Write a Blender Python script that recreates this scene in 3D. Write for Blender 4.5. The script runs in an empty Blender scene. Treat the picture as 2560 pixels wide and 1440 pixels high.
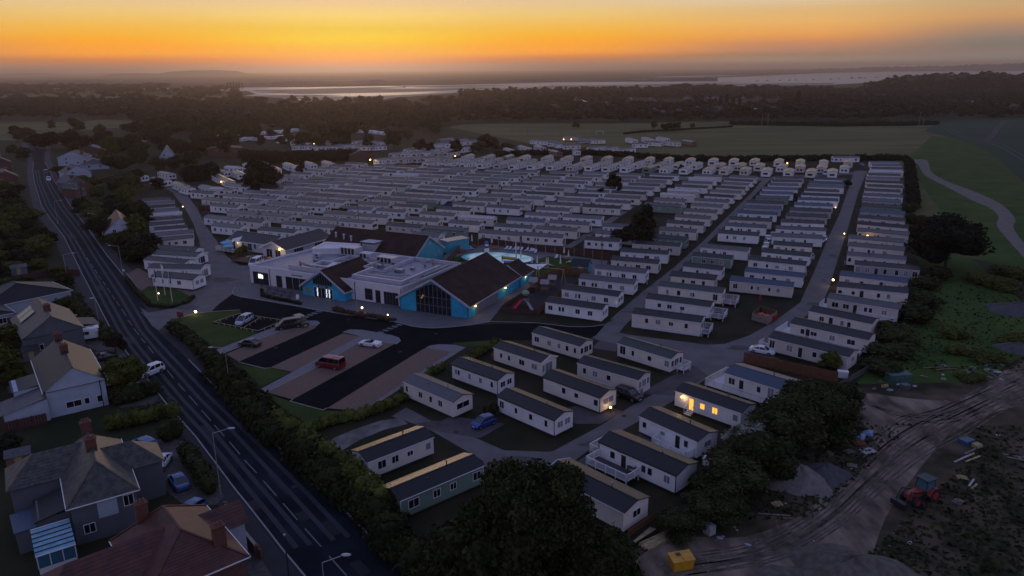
import bpy, bmesh, math, random
import numpy as np
from mathutils import Vector, Matrix

random.seed(7)
rng = np.random.default_rng(7)
SC = bpy.context.scene
COL = SC.collection

# ------------------------------------------------------------------ camera
F_PX, CAM_H = 1860.0, 48.0            # focal length in photo pixels, height over the ground in metres
ROLL = math.atan(0.0085)
PITCH = math.atan(548 * math.cos(ROLL) / F_PX)
_F = Vector((0, math.cos(PITCH), -math.sin(PITCH)))
_R = Vector((1, 0, 0))
_U = Vector((0, math.sin(PITCH), math.cos(PITCH)))
CR = _R * math.cos(ROLL) - _U * math.sin(ROLL)
CU = _R * math.sin(ROLL) + _U * math.cos(ROLL)
cam = bpy.data.cameras.new('camera')
cam.sensor_width = 36
cam.lens = F_PX / 2560 * 36
cam.clip_start = 0.5
cam.clip_end = 90000
co = bpy.data.objects.new('camera', cam)
COL.objects.link(co)
co.matrix_world = Matrix(((CR.x, CU.x, -_F.x, 0), (CR.y, CU.y, -_F.y, 0), (CR.z, CU.z, -_F.z, CAM_H), (0, 0, 0, 1)))
SC.camera = co


def P(px, py, z=0.0):
    """the point of the plane at height z that a pixel of the photograph shows"""
    d = _F + CR * ((px - 1280) / F_PX) - CU * ((py - 720) / F_PX)
    t = (z - CAM_H) / min(d.z, -0.0012)
    return Vector((d.x * t, d.y * t, z))


def lin(r, g, b):
    return tuple((c / 255 / 12.92) if c / 255 <= .04045 else ((c / 255 + .055) / 1.055) ** 2.4 for c in (r, g, b))


# ------------------------------------------------------------------ world: dusk sky, glow ahead and a little left
EXPOSURE = 0.0
world = bpy.data.worlds.new('World')
SC.world = world
world.use_nodes = True
wn, wl = world.node_tree.nodes, world.node_tree.links
wn.clear()
w_out = wn.new('ShaderNodeOutputWorld')
w_bg = wn.new('ShaderNodeBackground')
w_tc = wn.new('ShaderNodeTexCoord')
w_sep = wn.new('ShaderNodeSeparateXYZ')
wl.new(w_tc.outputs['Generated'], w_sep.inputs[0])
SUN_AZ = math.radians(-11.5)
sdx, sdy = math.sin(SUN_AZ), math.cos(SUN_AZ)


def wmath(op, a, b=None, c=None):
    n = wn.new('ShaderNodeMath')
    n.operation = op
    for i, v in enumerate((a, b, c)):
        if v is None:
            continue
        if isinstance(v, (int, float)):
            n.inputs[i].default_value = v
        else:
            wl.new(v, n.inputs[i])
    return n.outputs[0]


def wramp(fac, stops):
    n = wn.new('ShaderNodeValToRGB')
    n.color_ramp.interpolation = 'LINEAR'
    el = n.color_ramp.elements
    el[0].position, el[1].position = stops[0][0], stops[-1][0]
    el[0].color, el[1].color = stops[0][1] + (1,), stops[-1][1] + (1,)
    for p, c in stops[1:-1]:
        e = el.new(p)
        e.color = c + (1,)
    wl.new(fac, n.inputs[0])
    return n.outputs[0]


X, Y, Z = w_sep.outputs
hor = wmath('SQRT', wmath('MAXIMUM', wmath('SUBTRACT', 1.0, wmath('MULTIPLY', Z, Z)), 1e-4))
cosd = wmath('DIVIDE', wmath('ADD', wmath('MULTIPLY', X, sdx), wmath('MULTIPLY', Y, sdy)), hor)
ang = wmath('DIVIDE', wmath('ARCCOSINE', wmath('MINIMUM', wmath('MAXIMUM', cosd, -1.0), 1.0)), math.pi)   # 0 toward the glow, 1 behind
# faint streaks in the elevation so the bands are not perfectly even
w_map = wn.new('ShaderNodeMapping')
w_map.inputs['Scale'].default_value = (2.2, 2.2, 34)
wl.new(w_tc.outputs['Generated'], w_map.inputs[0])
w_noi = wn.new('ShaderNodeTexNoise')
w_noi.inputs['Scale'].default_value = 1.6
w_noi.inputs['Detail'].default_value = 4
wl.new(w_map.outputs[0], w_noi.inputs[0])
elev = wmath('SQRT', wmath('MAXIMUM', wmath('ADD', Z, wmath('MULTIPLY', wmath('SUBTRACT', w_noi.outputs[0], 0.5), 0.008)), 0.0))   # sqrt(sin elevation)
sq = math.sqrt
UP1, UP2, UP3 = (.36, .38, .58), (.225, .26, .48), (.165, .20, .43)
# SKYTAB
ELEV = [.002, .008, .014, .020, .028, .038, .050, .065, .085]
SKY = {'sun': [(0.95, 0.26, 0.07), (1.2, 0.32, 0.02), (1.3, 0.42, 0.0), (1.1434, 0.4952, 0.0), (1.0696, 0.5636, 0.0), (1.044, 0.6771, 0.0), (0.9439, 0.6093, 0.0375), (0.9894, 0.6832, 0.18), (0.8472, 0.5786, 0.3546)], 'mid': [(0.62, 0.22, 0.12), (0.72, 0.23, 0.07), (0.98, 0.27, 0.02), (1.3, 0.44, 0.0), (1.2412, 0.4376, 0.0), (1.1117, 0.4925, 0.0), (1.0069, 0.5421, 0.0644), (0.9285, 0.6107, 0.1846), (0.8132, 0.5853, 0.3501)], 'side': [(0.45, 0.33, 0.24), (0.5185, 0.3787, 0.2524), (0.415, 0.2405, 0.121), (0.5636, 0.2632, 0.1525), (0.7447, 0.2923, 0.1122), (0.9528, 0.4016, 0.0823), (0.9274, 0.4949, 0.1426), (0.8048, 0.5114, 0.2098), (0.7521, 0.6523, 0.5006)], 'far': [(0.33, 0.29, 0.24), (0.3494, 0.3236, 0.272), (0.3084, 0.223, 0.1973), (0.2313, 0.1964, 0.1537), (0.261, 0.2196, 0.1741), (0.4349, 0.2524, 0.1608), (0.6814, 0.3557, 0.1331), (0.64, 0.41, 0.19), (0.54, 0.43, 0.29)]}
# ENDTAB
HIGH = {'sun': [(.17, lin(186, 180, 182)), (.33, UP1), (.6, UP2), (1, UP3)], 'mid': [(.17, lin(180, 174, 178)), (.33, UP1), (.6, UP2), (1, UP3)],
        'side': [(.17, lin(160, 158, 170)), (.33, (.28, .29, .45)), (.6, UP2), (1, UP3)], 'far': [(.17, lin(146, 148, 164)), (.33, (.27, .28, .44)), (.6, UP2), (1, UP3)]}
RAMPS = {k: wramp(elev, [(0, v[0])] + [(sq(e), c) for e, c in zip(ELEV, v)] + [(sq(e), c) for e, c in HIGH[k]]) for k, v in SKY.items()}
ramp_back = wramp(elev, [(0, (.28, .23, .36)), (sq(.06), (.37, .31, .46)), (sq(.17), (.36, .33, .53)), (sq(.33), (.30, .31, .53)), (sq(.6), UP2), (1, UP3)])


def wmix(f, a, b):
    n = wn.new('ShaderNodeMix')
    n.data_type = 'RGBA'
    wl.new(f, n.inputs[0])
    wl.new(a, n.inputs[6])
    wl.new(b, n.inputs[7])
    return n.outputs[2]


def wsmooth(v, a, b):
    n = wn.new('ShaderNodeMapRange')
    n.interpolation_type = 'SMOOTHSTEP'
    wl.new(v, n.inputs[0])
    n.inputs[1].default_value, n.inputs[2].default_value = a, b
    return n.outputs[0]


_lo = wmix(wsmooth(ang, .0, .083), RAMPS['sun'], RAMPS['mid'])
_lo = wmix(wsmooth(ang, .083, .178), _lo, RAMPS['side'])
_lo = wmix(wsmooth(ang, .178, .244), _lo, RAMPS['far'])
sky_col = wmix(wsmooth(ang, .25, .75), _lo, ramp_back)
wl.new(sky_col, w_bg.inputs[0])
w_bg.inputs[1].default_value = 1.0
wl.new(w_bg.outputs[0], w_out.inputs[0])

sun = bpy.data.lights.new('sun', 'SUN')
sun.energy = 0.13
sun.angle = math.radians(12)
sun.color = (1.0, .66, .42)
so = bpy.data.objects.new('sun', sun)
COL.objects.link(so)
so.rotation_euler = Vector((-sdx, -sdy, -math.tan(math.radians(4)))).to_track_quat('-Z', 'Y').to_euler()

SC.view_settings.view_transform = 'Standard'
SC.view_settings.look = 'None'
SC.view_settings.exposure = EXPOSURE
SC.view_settings.gamma = 1
SC.view_settings.use_curve_mapping = False
SC.cycles.use_denoising = True
SC.cycles.max_bounces = 5
SC.cycles.diffuse_bounces = 2
SC.cycles.glossy_bounces = 2
SC.cycles.transmission_bounces = 2
SC.cycles.volume_bounces = 0
SC.cycles.sample_clamp_indirect = 2.0

# ------------------------------------------------------------------ materials
MATS = {}


def mat(name, col, rough=.7, var=0.0, scale=1.0, bump=0.0, bscale=20.0, spec=.5, emit=0.0, metal=0.0, rand=0.0, col2=None, pattern=None, stretch=None, detail=6):
    """procedural material: base colour with noise variation (towards col2), optional bump, per-object random tint"""
    if name in MATS:
        return MATS[name]
    m = bpy.data.materials.new(name)
    m.use_nodes = True
    n, l = m.node_tree.nodes, m.node_tree.links
    b = n['Principled BSDF']
    b.inputs['Roughness'].default_value = rough
    b.inputs['Specular IOR Level'].default_value = spec
    b.inputs['Metallic'].default_value = metal
    b.inputs['Base Color'].default_value = (*col, 1)
    tc = n.new('ShaderNodeTexCoord')
    src = tc.outputs['Object']
    if stretch:
        mp = n.new('ShaderNodeMapping')
        mp.inputs['Scale'].default_value = stretch
        l.new(src, mp.inputs[0])
        src = mp.outputs[0]
    if emit:
        b.inputs['Emission Color'].default_value = (*col, 1)
        b.inputs['Emission Strength'].default_value = emit
    cur = None
    if var or col2:
        no = n.new('ShaderNodeTexNoise')
        no.inputs['Scale'].default_value = scale
        no.inputs['Detail'].default_value = detail
        l.new(src, no.inputs[0])
        cr = n.new('ShaderNodeValToRGB')
        c2 = col2 or tuple(min(1, c * (1 + var)) for c in col)
        c1 = col if col2 else tuple(c * (1 - var) for c in col)
        cr.color_ramp.elements[0].position, cr.color_ramp.elements[1].position = .36, .66
        cr.color_ramp.elements[0].color = (*c1, 1)
        cr.color_ramp.elements[1].color = (*c2, 1)
        l.new(no.outputs[0], cr.inputs[0])
        cur = cr.outputs[0]
    if rand:
        oi = n.new('ShaderNodeObjectInfo')
        mr = n.new('ShaderNodeMapRange')
        mr.inputs[3].default_value, mr.inputs[4].default_value = 1 - rand, 1 + rand
        l.new(oi.outputs['Random'], mr.inputs[0])
        hs = n.new('ShaderNodeHueSaturation')
        if cur:
            l.new(cur, hs.inputs['Color'])
        else:
            hs.inputs['Color'].default_value = (*col, 1)
        l.new(mr.outputs[0], hs.inputs['Value'])
        cur = hs.outputs[0]
    if cur:
        l.new(cur, b.inputs['Base Color'])
    h = None
    if pattern == 'boards':          # horizontal cladding boards
        w = n.new('ShaderNodeTexWave')
        w.wave_type, w.bands_direction, w.wave_profile = 'BANDS', 'Z', 'SAW'
        w.inputs['Scale'].default_value = 1.6
        l.new(tc.outputs['Object'], w.inputs[0])
        h = w.outputs[1]
    elif pattern == 'bricks':
        w = n.new('ShaderNodeTexBrick')
        w.inputs['Scale'].default_value = 1.0
        w.inputs['Brick Width'].default_value = .42
        w.inputs['Row Height'].default_value = .21
        w.inputs['Mortar Size'].default_value = .012
        w.inputs['Color1'].default_value = (*col, 1)
        w.inputs['Color2'].default_value = (*(col2 or col), 1)
        w.inputs['Mortar'].default_value = (*[c * .45 for c in col], 1)
        l.new(tc.outputs['Object'], w.inputs[0])
        l.new(w.outputs[0], b.inputs['Base Color'])
    if bump:
        if h is None:
            no2 = n.new('ShaderNodeTexNoise')
            no2.inputs['Scale'].default_value = bscale
            no2.inputs['Detail'].default_value = 5
            l.new(src, no2.inputs[0])
            h = no2.outputs[0]
        bp = n.new('ShaderNodeBump')
        bp.inputs['Strength'].default_value = bump
        bp.inputs['Distance'].default_value = .05
        l.new(h, bp.inputs['Height'])
        l.new(bp.outputs[0], b.inputs['Normal'])
    MATS[name] = m
    return m


M_WALL = [mat('wall_white', (.77, .77, .77), .55, .08, .5, .25, pattern='boards', rand=.07),
          mat('wall_cream', (.72, .67, .60), .6, .06, .5, .25, pattern='boards', rand=.08),
          mat('wall_beige', (.58, .53, .49), .6, .06, .5, .25, pattern='boards', rand=.08),
          mat('wall_sage', (.17, .25, .20), .6, .06, .5, .25, pattern='boards'),
          mat('wall_grey', (.36, .36, .38), .6, .06, .5, .25, pattern='boards', rand=.05),
          mat('wall_brown', (.22, .13, .09), .7, .1, .5, .25, pattern='boards')]
M_ROOF = [mat('roof_slate', (.007, .007, .010), .27, .25, 3, .10, 12, spec=.35, rand=.15),
          mat('roof_mauve', (.024, .021, .028), .30, .2, 3, .10, 12, spec=.7, rand=.15),
          mat('roof_grey', (.040, .040, .048), .30, .2, 2, .08, 12, spec=.7, rand=.15),
          mat('roof_blue', (.012, .032, .075), .28, .2, 3, .2, 12),
          mat('roof_pale', (.40, .38, .38), .4, .2, 2, .1, 12),
          mat('roof_green', (.012, .020, .019), .30, .25, 3, .3, 12)]
M_FRAME = mat('upvc_white', (.72, .72, .74), .4)
M_PANE = mat('window_glass', (.012, .014, .02), .08, spec=.8)
M_CURTAIN = mat('window_blind', (.22, .22, .25), .25, .2, 6, spec=.8)
M_PANE_LIT = mat('window_lit', lin(255, 190, 80), .3, emit=1.1)
M_DARK = mat('dark_void', (.012, .011, .012), .9)
M_CHASSIS = mat('chassis_dark', (.03, .028, .028), .9)  # plain dark tone, shared with wheel tracks, lane joints and manhole covers
M_BLACK = mat('black_plastic', (.02, .02, .022), .5)
M_METAL = mat('galvanised', (.30, .31, .32), .45, .1, 5, metal=.3)
M_WOOD = mat('fence_wood', (.15, .085, .05), .8, .3, 3, .4, 30, rand=.1)
M_TIMBER = mat('timber_pale', (.36, .27, .14), .8, .25, 3, .3, 30)
M_RED = mat('red_paint', (.33, .02, .02), .5)
M_ORANGE = mat('lamp_glass', lin(255, 196, 96), .3, emit=7.0)
M_WHITE_LIT = mat('white_lit_panel', (.75, .85, 1.0), .3, emit=1.6)
M_GRASS = mat('grass_dark', (.022, .028, .013), .95, .5, .09, .6, 3, rand=0, col2=(.042, .040, .020), spec=.1)
M_PARK = mat('park_turf', (.020, .023, .012), .95, 0, .16, .6, 5, col2=(.044, .034, .022), spec=.1)
M_LAWN = mat('lawn_green', (.030, .058, .012), .95, 0, .25, .6, 8, col2=(.050, .075, .018), spec=.1)
M_FIELD = mat('field_grass', (.075, .080, .030), .95, 0, .012, .5, .6, col2=(.14, .13, .055), spec=.1, stretch=(1, 3.5, 1))
M_CROP = mat('crop_green', (.020, .048, .030), .95, 0, .02, .4, 1, col2=(.030, .062, .034), spec=.1)
M_ASPH_NEW = mat('asphalt_new', (.006, .0065, .010), .9, .35, .35, .3, 60, spec=.06)
M_ASPH_OLD = mat('asphalt_old', (.011, .0155, .023), .9, .35, .22, .3, 60, spec=.08)
M_CONC = mat('concrete_lane', (.13, .12, .12), .85, .14, .3, .3, 30, spec=.3)
M_PAVE = mat('plaza_paving', (.115, .115, .125), .75, .1, .6, .2, 40, spec=.3)
M_KERB = mat('kerb_stone', (.24, .23, .24), .8, .12, 1)
M_BLOCK = mat('block_paving', (.15, .098, .075), .85, .1, 1, 0, pattern='bricks', col2=(.19, .125, .10), spec=.3)
M_DIRT = mat('dirt_track', (.070, .053, .038), .95, 0, .26, .9, 1.6, col2=(.24, .19, .145), spec=.15, stretch=(1.6, .7, 1))
M_YARD = mat('yard_scrub', (.026, .025, .013), .95, 0, .22, .8, 2, col2=(.10, .078, .052), spec=.1)
M_LINE = mat('road_paint', (.11, .12, .13), .7, .15, 1)
M_TURQ = mat('turquoise_render', (.016, .34, .55), .7, .16, .35, .15, 5)
M_TURQ2 = mat('teal_render', (.05, .33, .42), .7, .10, .5, .15, 5)
M_ROOFBR = mat('club_roof_brown', (.036, .020, .017), .8, .3, .5, .35, 25, spec=.15)
M_FLAT = mat('flat_roof', (.22, .22, .27), .5, .14, .5, .2, 10)
M_DUCT = mat('roof_duct', (.44, .43, .47), .45, .1, 1)
M_RENDER = mat('render_white', (.62, .62, .65), .7, .06, .6, .1, 5)
M_HOUSE = [mat('house_white', (.36, .42, .50), .8, .08, .6, .1, 5), mat('house_grey', (.10, .11, .125), .8, .1, .6, .1, 5), mat('house_brick', (.11, .055, .04), .9, .15, 2, .3, 12)]
M_TILE = [mat('tile_black', (.009, .009, .011), .5, .3, 3), mat('tile_lichen', (.075, .07, .055), .5, 0, 1.6, .3, 8, col2=(.022, .022, .022)),
          mat('tile_red', (.070, .020, .013), .55, .3, 1.2), mat('tile_slate', (.07, .07, .078), .5, .25, 2)]
M_BRICK = mat('chimney_brick', (.12, .05, .035), .9, .2, 5)
M_POT = mat('chimney_pot', (.20, .08, .05), .8)
M_BARK = mat('bark', (.045, .034, .026), .95, .3, 4, .6, 10)
M_TYRE = mat('tyre_rubber', (.012, .012, .013), .8)
M_RIM = mat('wheel_rim', (.25, .25, .27), .4, metal=.6)
M_HEADL = mat('headlamp', (.6, .62, .66), .15)
M_TAILL = mat('tail_lamp', (.30, .012, .012), .3)
M_SKYBLUE = mat('pale_blue_fabric', (.15, .42, .62), .7)


def leafmat(name, c1, c2, rand=.25):
    m = mat(name, c1, .9, 0, .55, 0, rand=rand, col2=c2, spec=.12, detail=3)
    return m


L_MID = leafmat('leaf_mid', (.022, .026, .010), (.048, .050, .018))
L_DARK = leafmat('leaf_dark', (.012, .014, .008), (.024, .026, .013))
L_OLIVE = leafmat('leaf_olive', (.046, .056, .012), (.095, .098, .022), .15)
L_FAR = leafmat('leaf_far', (.022, .021, .014), (.060, .050, .032))  # leaf tone lifted, distance haze put into the colour
L_RUST = leafmat('leaf_rust', (.040, .024, .016), (.065, .038, .022))


# ------------------------------------------------------------------ mesh helpers
class MB:
    """collects boxes, tubes and polygons; build() links them as one mesh object"""

    def __init__(s):
        s.v, s.f, s.m, s.mx = [], [], [], None

    def at(s, mx):
        s.mx = mx
        return s

    def add(s, vs, fs, mi=0):
        k = len(s.v)
        if s.mx is not None:
            vs = [s.mx @ Vector(v) for v in vs]
        s.v += [tuple(v) for v in vs]
        s.f += [[i + k for i in f] for f in fs]
        s.m += [mi] * len(fs)
        return s

    def box(s, x0, x1, y0, y1, z0, z1, mi=0):
        vs = [(x0, y0, z0), (x1, y0, z0), (x1, y1, z0), (x0, y1, z0), (x0, y0, z1), (x1, y0, z1), (x1, y1, z1), (x0, y1, z1)]
        return s.add(vs, [(0, 3, 2, 1), (4, 5, 6, 7), (0, 1, 5, 4), (1, 2, 6, 5), (2, 3, 7, 6), (3, 0, 4, 7)], mi)

    def bar(s, a, b, w, h=None, mi=0):
        a, b = Vector(a), Vector(b)
        h = h or w
        d = (b - a)
        if d.length < 1e-6:
            return s
        d.normalize()
        u = d.cross(Vector((0, 0, 1)))
        if u.length < 1e-3:
            u = Vector((1, 0, 0))
        u.normalize()
        q = u.cross(d)
        vs = [p + u * (i * w / 2) + q * (j * h / 2) for p in (a, b) for i, j in ((-1, -1), (1, -1), (1, 1), (-1, 1))]
        return s.add(vs, [(0, 1, 2, 3), (7, 6, 5, 4), (0, 4, 5, 1), (1, 5, 6, 2), (2, 6, 7, 3), (3, 7, 4, 0)], mi)

    def tube(s, a, b, r0, r1=None, n=8, mi=0):
        a, b = Vector(a), Vector(b)
        r1 = r0 if r1 is None else r1
        d = (b - a).normalized()
        u = d.cross(Vector((0, 0, 1)))
        if u.length < 1e-3:
            u = Vector((1, 0, 0))
        u.normalize()
        q = d.cross(u)
        vs = []
        for p, r in ((a, r0), (b, r1)):
            vs += [p + (u * math.cos(t) + q * math.sin(t)) * r for t in (2 * math.pi * i / n for i in range(n))]
        fs = [(i, (i + 1) % n, n + (i + 1) % n, n + i) for i in range(n)] + [tuple(range(n - 1, -1, -1)), tuple(range(n, 2 * n))]
        return s.add(vs, fs, mi)

    def extrude(s, pts, z0, z1, mi=0, mtop=None):
        n = len(pts)
        ar = sum(pts[i][0] * pts[(i + 1) % n][1] - pts[(i + 1) % n][0] * pts[i][1] for i in range(n))
        if ar < 0:
            pts = pts[::-1]
        vs = [(p[0], p[1], z0) for p in pts] + [(p[0], p[1], z1) for p in pts]
        s.add(vs, [(i, (i + 1) % n, n + (i + 1) % n, n + i) for i in range(n)], mi)
        s.add([(p[0], p[1], z1) for p in pts], [tuple(range(n))], mi if mtop is None else mtop)
        return s.add([(p[0], p[1], z0) for p in pts], [tuple(range(n - 1, -1, -1))], mi)

    def ball(s, c, rx, ry=None, rz=None, nu=10, nv=6, mi=0):
        ry, rz = ry or rx, rz or rx
        vs = [(c[0], c[1], c[2] - rz)]
        for j in range(1, nv):
            t = -math.pi / 2 + math.pi * j / nv
            vs += [(c[0] + rx * math.cos(t) * math.cos(2 * math.pi * i / nu), c[1] + ry * math.cos(t) * math.sin(2 * math.pi * i / nu), c[2] + rz * math.sin(t)) for i in range(nu)]
        vs.append((c[0], c[1], c[2] + rz))
        fs = [(0, 1 + (i + 1) % nu, 1 + i) for i in range(nu)]
        for j in range(nv - 2):
            fs += [(1 + j * nu + i, 1 + j * nu + (i + 1) % nu, 1 + (j + 1) * nu + (i + 1) % nu, 1 + (j + 1) * nu + i) for i in range(nu)]
        e = 1 + (nv - 2) * nu
        fs += [(e + i, e + (i + 1) % nu, len(vs) - 1) for i in range(nu)]
        return s.add(vs, fs, mi)

    def mesh(s, name, mats):
        me = bpy.data.meshes.new(name)
        me.from_pydata(s.v, [], s.f)
        for m in (mats if isinstance(mats, (list, tuple)) else [mats]):
            me.materials.append(m)
        if any(s.m):
            me.polygons.foreach_set('material_index', s.m)
        me.update()
        return me

    def build(s, name, mats, parent=None, smooth=False):
        me = s.mesh(name, mats)
        if smooth:
            me.polygons.foreach_set('use_smooth', [True] * len(me.polygons))
        return link(name, me, parent)


def link(name, me, parent=None):
    o = bpy.data.objects.new(name, me)
    COL.objects.link(o)
    if parent is not None:
        o.parent = parent
    return o


def tag(o, label=None, cat=None, group=None, kind=None):
    for k, v in (('label', label), ('category', cat), ('group', group), ('kind', kind)):
        if v:
            o[k] = v
    return o


def thing(name, label, cat, loc=(0, 0, 0), rz=0.0, group=None):
    o = bpy.data.objects.new(name, None)
    COL.objects.link(o)
    o.location = loc
    o.rotation_euler = (0, 0, rz)
    o.empty_display_size = .3
    return tag(o, label, cat, group)


def copy_tree(o, parent=None):
    c = o.copy()
    COL.objects.link(c)
    c.parent = parent
    for ch in o.children:
        copy_tree(ch, c)
    return c


def smooth_pts(pts, n=4, closed=True):
    """Catmull-Rom through the points"""
    out, k = [], len(pts)
    for i in range(k if closed else k - 1):
        p0, p1, p2, p3 = (pts[(i + j) % k] if closed else pts[max(0, min(k - 1, i + j))] for j in (-1, 0, 1, 2))
        for t in (q / n for q in range(n)):
            out.append(tuple(.5 * ((2 * b) + (-a + c) * t + (2 * a - 5 * b + 4 * c - d) * t * t + (-a + 3 * b - 3 * c + d) * t ** 3) for a, b, c, d in zip(p0, p1, p2, p3)))
    if not closed:
        out.append(tuple(pts[-1]))
    return out


def sheet(name, px, z, m, kind='structure', smooth=0, label=None, cat=None):
    """a flat sheet of ground whose outline is read off the photograph and laid on the plane"""
    w = [P(x, y, 0) for x, y in px]
    w = [(p.x, p.y) for p in w]
    if smooth:
        w = smooth_pts(w, smooth)
    b = MB()
    n = len(w)
    ar = sum(w[i][0] * w[(i + 1) % n][1] - w[(i + 1) % n][0] * w[i][1] for i in range(n))
    if ar < 0:
        w = w[::-1]
    b.add([(x, y, z) for x, y in w], [tuple(range(n))])
    o = b.build(name, m)
    return tag(o, label, cat, None, kind)


def kerb_line(name, px, m=None, w=.16, h=.12, closed=False, smooth=0, z=0.0):
    pts = [P(x, y, 0) for x, y in px]
    pts = [(p.x, p.y) for p in pts]
    if smooth:
        pts = smooth_pts(pts, smooth, closed)
    b = MB()
    k = len(pts)
    for i in range(k if closed else k - 1):
        a, c = pts[i], pts[(i + 1) % k]
        b.bar((*a, z + h / 2), (*c, z + h / 2), w, h)
    o = b.build(name, m or M_KERB)
    o['kind'] = 'structure'
    return o


# ------------------------------------------------------------------ foliage
def quads_mesh(name, V, mats, extra=None):
    """V: (n,4,3) array of quads; extra: MB with inner shapes"""
    n = len(V)
    ev = np.array(extra.v, dtype=np.float32).reshape(-1, 3) if extra else np.zeros((0, 3), np.float32)
    ef = extra.f if extra else []
    me = bpy.data.meshes.new(name)
    vv = np.concatenate([V.reshape(-1, 3).astype(np.float32), ev])
    me.vertices.add(len(vv))
    me.vertices.foreach_set('co', vv.ravel())
    lens = [4] * n + [len(f) for f in ef]
    idx = np.concatenate([np.arange(4 * n), np.array([i + 4 * n for f in ef for i in f], dtype=np.int64)]).astype(np.int32)
    me.loops.add(len(idx))
    me.loops.foreach_set('vertex_index', idx)
    me.polygons.add(len(lens))
    st = np.concatenate([[0], np.cumsum(lens)[:-1]]).astype(np.int32)
    me.polygons.foreach_set('loop_start', st)
    me.polygons.foreach_set('loop_total', np.array(lens, np.int32))
    me.materials.append(mats)
    me.update(calc_edges=True)
    return me


def leaf_quads(C, N, size, jit=.9):
    """quads at centres C facing about N"""
    n = len(C)
    d = N + rng.normal(0, jit, (n, 3))
    d /= np.linalg.norm(d, axis=1, keepdims=True) + 1e-6
    r = rng.normal(0, 1, (n, 3))
    u = np.cross(d, r)
    u /= np.linalg.norm(u, axis=1, keepdims=True) + 1e-6
    v = np.cross(d, u)
    s = size * rng.uniform(.55, 1.25, (n, 1))
    a = s * rng.uniform(.7, 1.2, (n, 1))
    return np.stack([C - u * s - v * a * .3, C + u * .25 * s - v * a, C + u * s + v * a * .35, C - u * .2 * s + v * a], 1)


def shell_points(n, c, r):
    d = rng.normal(0, 1, (n, 3))
    d /= np.linalg.norm(d, axis=1, keepdims=True)
    d[:, 2] = np.where(d[:, 2] < -.35, -d[:, 2] * .7, d[:, 2])
    rad = rng.uniform(.72, 1.20, (n, 1))
    return c + d * r * rad, d


def crown_mesh(name, lobes, n, size, m, core=.80):
    Cs, Ns = [], []
    vol = np.array([l[3] * l[4] for l in lobes])
    cnt = (n * vol / vol.sum()).astype(int) + 1
    ex = MB()
    for (x, y, z, r, rz), k in zip(lobes, cnt):
        c, d = shell_points(k, np.array([x, y, z]), np.array([r, r, rz]))
        Cs.append(c)
        Ns.append(d)
        ex.ball((x, y, z), r * core, r * core, rz * core, 7, 5)
    return quads_mesh(name, leaf_quads(np.concatenate(Cs), np.concatenate(Ns), size), m, ex)


def round_lobes(h, w, k, lo=.12):
    """lobes of a broadleaf crown: h total height, w width"""
    L = [(0, 0, h * .55, w * .30, h * .32)]
    for i in range(k):
        a = 2 * math.pi * i / k + random.uniform(-.4, .4)
        rr = w * random.uniform(.16, .34)
        z = h * random.uniform(lo + .08, .84)
        f = 1 - max(0, (z / h - .6)) * 1.3
        r = w * random.uniform(.13, .21)
        L.append((rr * f * math.cos(a), rr * f * math.sin(a), z, r, r * random.uniform(.75, 1.0)))
    return L


def trunk_mesh(h, r, k=4):
    b = MB()
    b.tube((0, 0, -.1), (0, 0, h * .5), r, r * .7, 8)
    for i in range(k):
        a = 2 * math.pi * i / k + random.uniform(-.3, .3)
        b.tube((0, 0, h * random.uniform(.25, .45)), (h * .25 * math.cos(a), h * .25 * math.sin(a), h * random.uniform(.6, .8)), r * .5, r * .2, 6)
    return b.mesh('trunk', M_BARK)


TREE_T = {}


def tree_template(kind):
    if kind in TREE_T:
        return TREE_T[kind]
    base, vr = kind.split('.') if '.' in kind else (kind, '0')
    h = 10.0
    if base == 'round':
        me = crown_mesh('crown', round_lobes(h, 10, 11 + int(vr)), 1500, .42, L_MID)
    elif base == 'dark':
        me = crown_mesh('crown', round_lobes(h, 9, 10 + int(vr), .15), 1500, .42, L_DARK)
    elif base == 'near':
        me = crown_mesh('crown', round_lobes(h, 10.5, 20, .15), 7000, .24, L_OLIVE if vr == '1' else L_MID)
    elif base == 'low':
        me = crown_mesh('crown', [(random.uniform(-4, 4), random.uniform(-3, 3), random.uniform(2.5, 7), random.uniform(2, 3), random.uniform(2, 3)) for _ in range(12)], 2600, .38, L_MID)
    elif base == 'poplar':
        me = crown_mesh('crown', [(random.uniform(-.2, .2), random.uniform(-.2, .2), 1.5 + 8 * i / 9, 1.25 * math.sin(math.pi * (i + 1.2) / 11) + .2, 1.3) for i in range(10)], 700, .40, L_DARK)
    elif base == 'cypress':
        me = crown_mesh('crown', [(random.uniform(-2.6, 2.6) * (1 - .6 * t), random.uniform(-2.6, 2.6) * (1 - .6 * t), 1.6 + 7.6 * t, 2.4 * (1.05 - t * .75), 1.9) for t in (i / 13 for i in range(14))], 5200, .30, L_DARK, .86)
    elif base == 'bush':
        me = crown_mesh('crown', [(random.uniform(-2.5, 2.5), random.uniform(-2.5, 2.5), random.uniform(2, 6), random.uniform(2.2, 3.2), random.uniform(2.5, 3.4)) for _ in range(9)], 1900, .42, L_MID if vr != '1' else L_OLIVE)
    TREE_T[kind] = (me, trunk_mesh(h * .75, .35 if base not in ('bush',) else .2))
    return TREE_T[kind]


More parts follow.
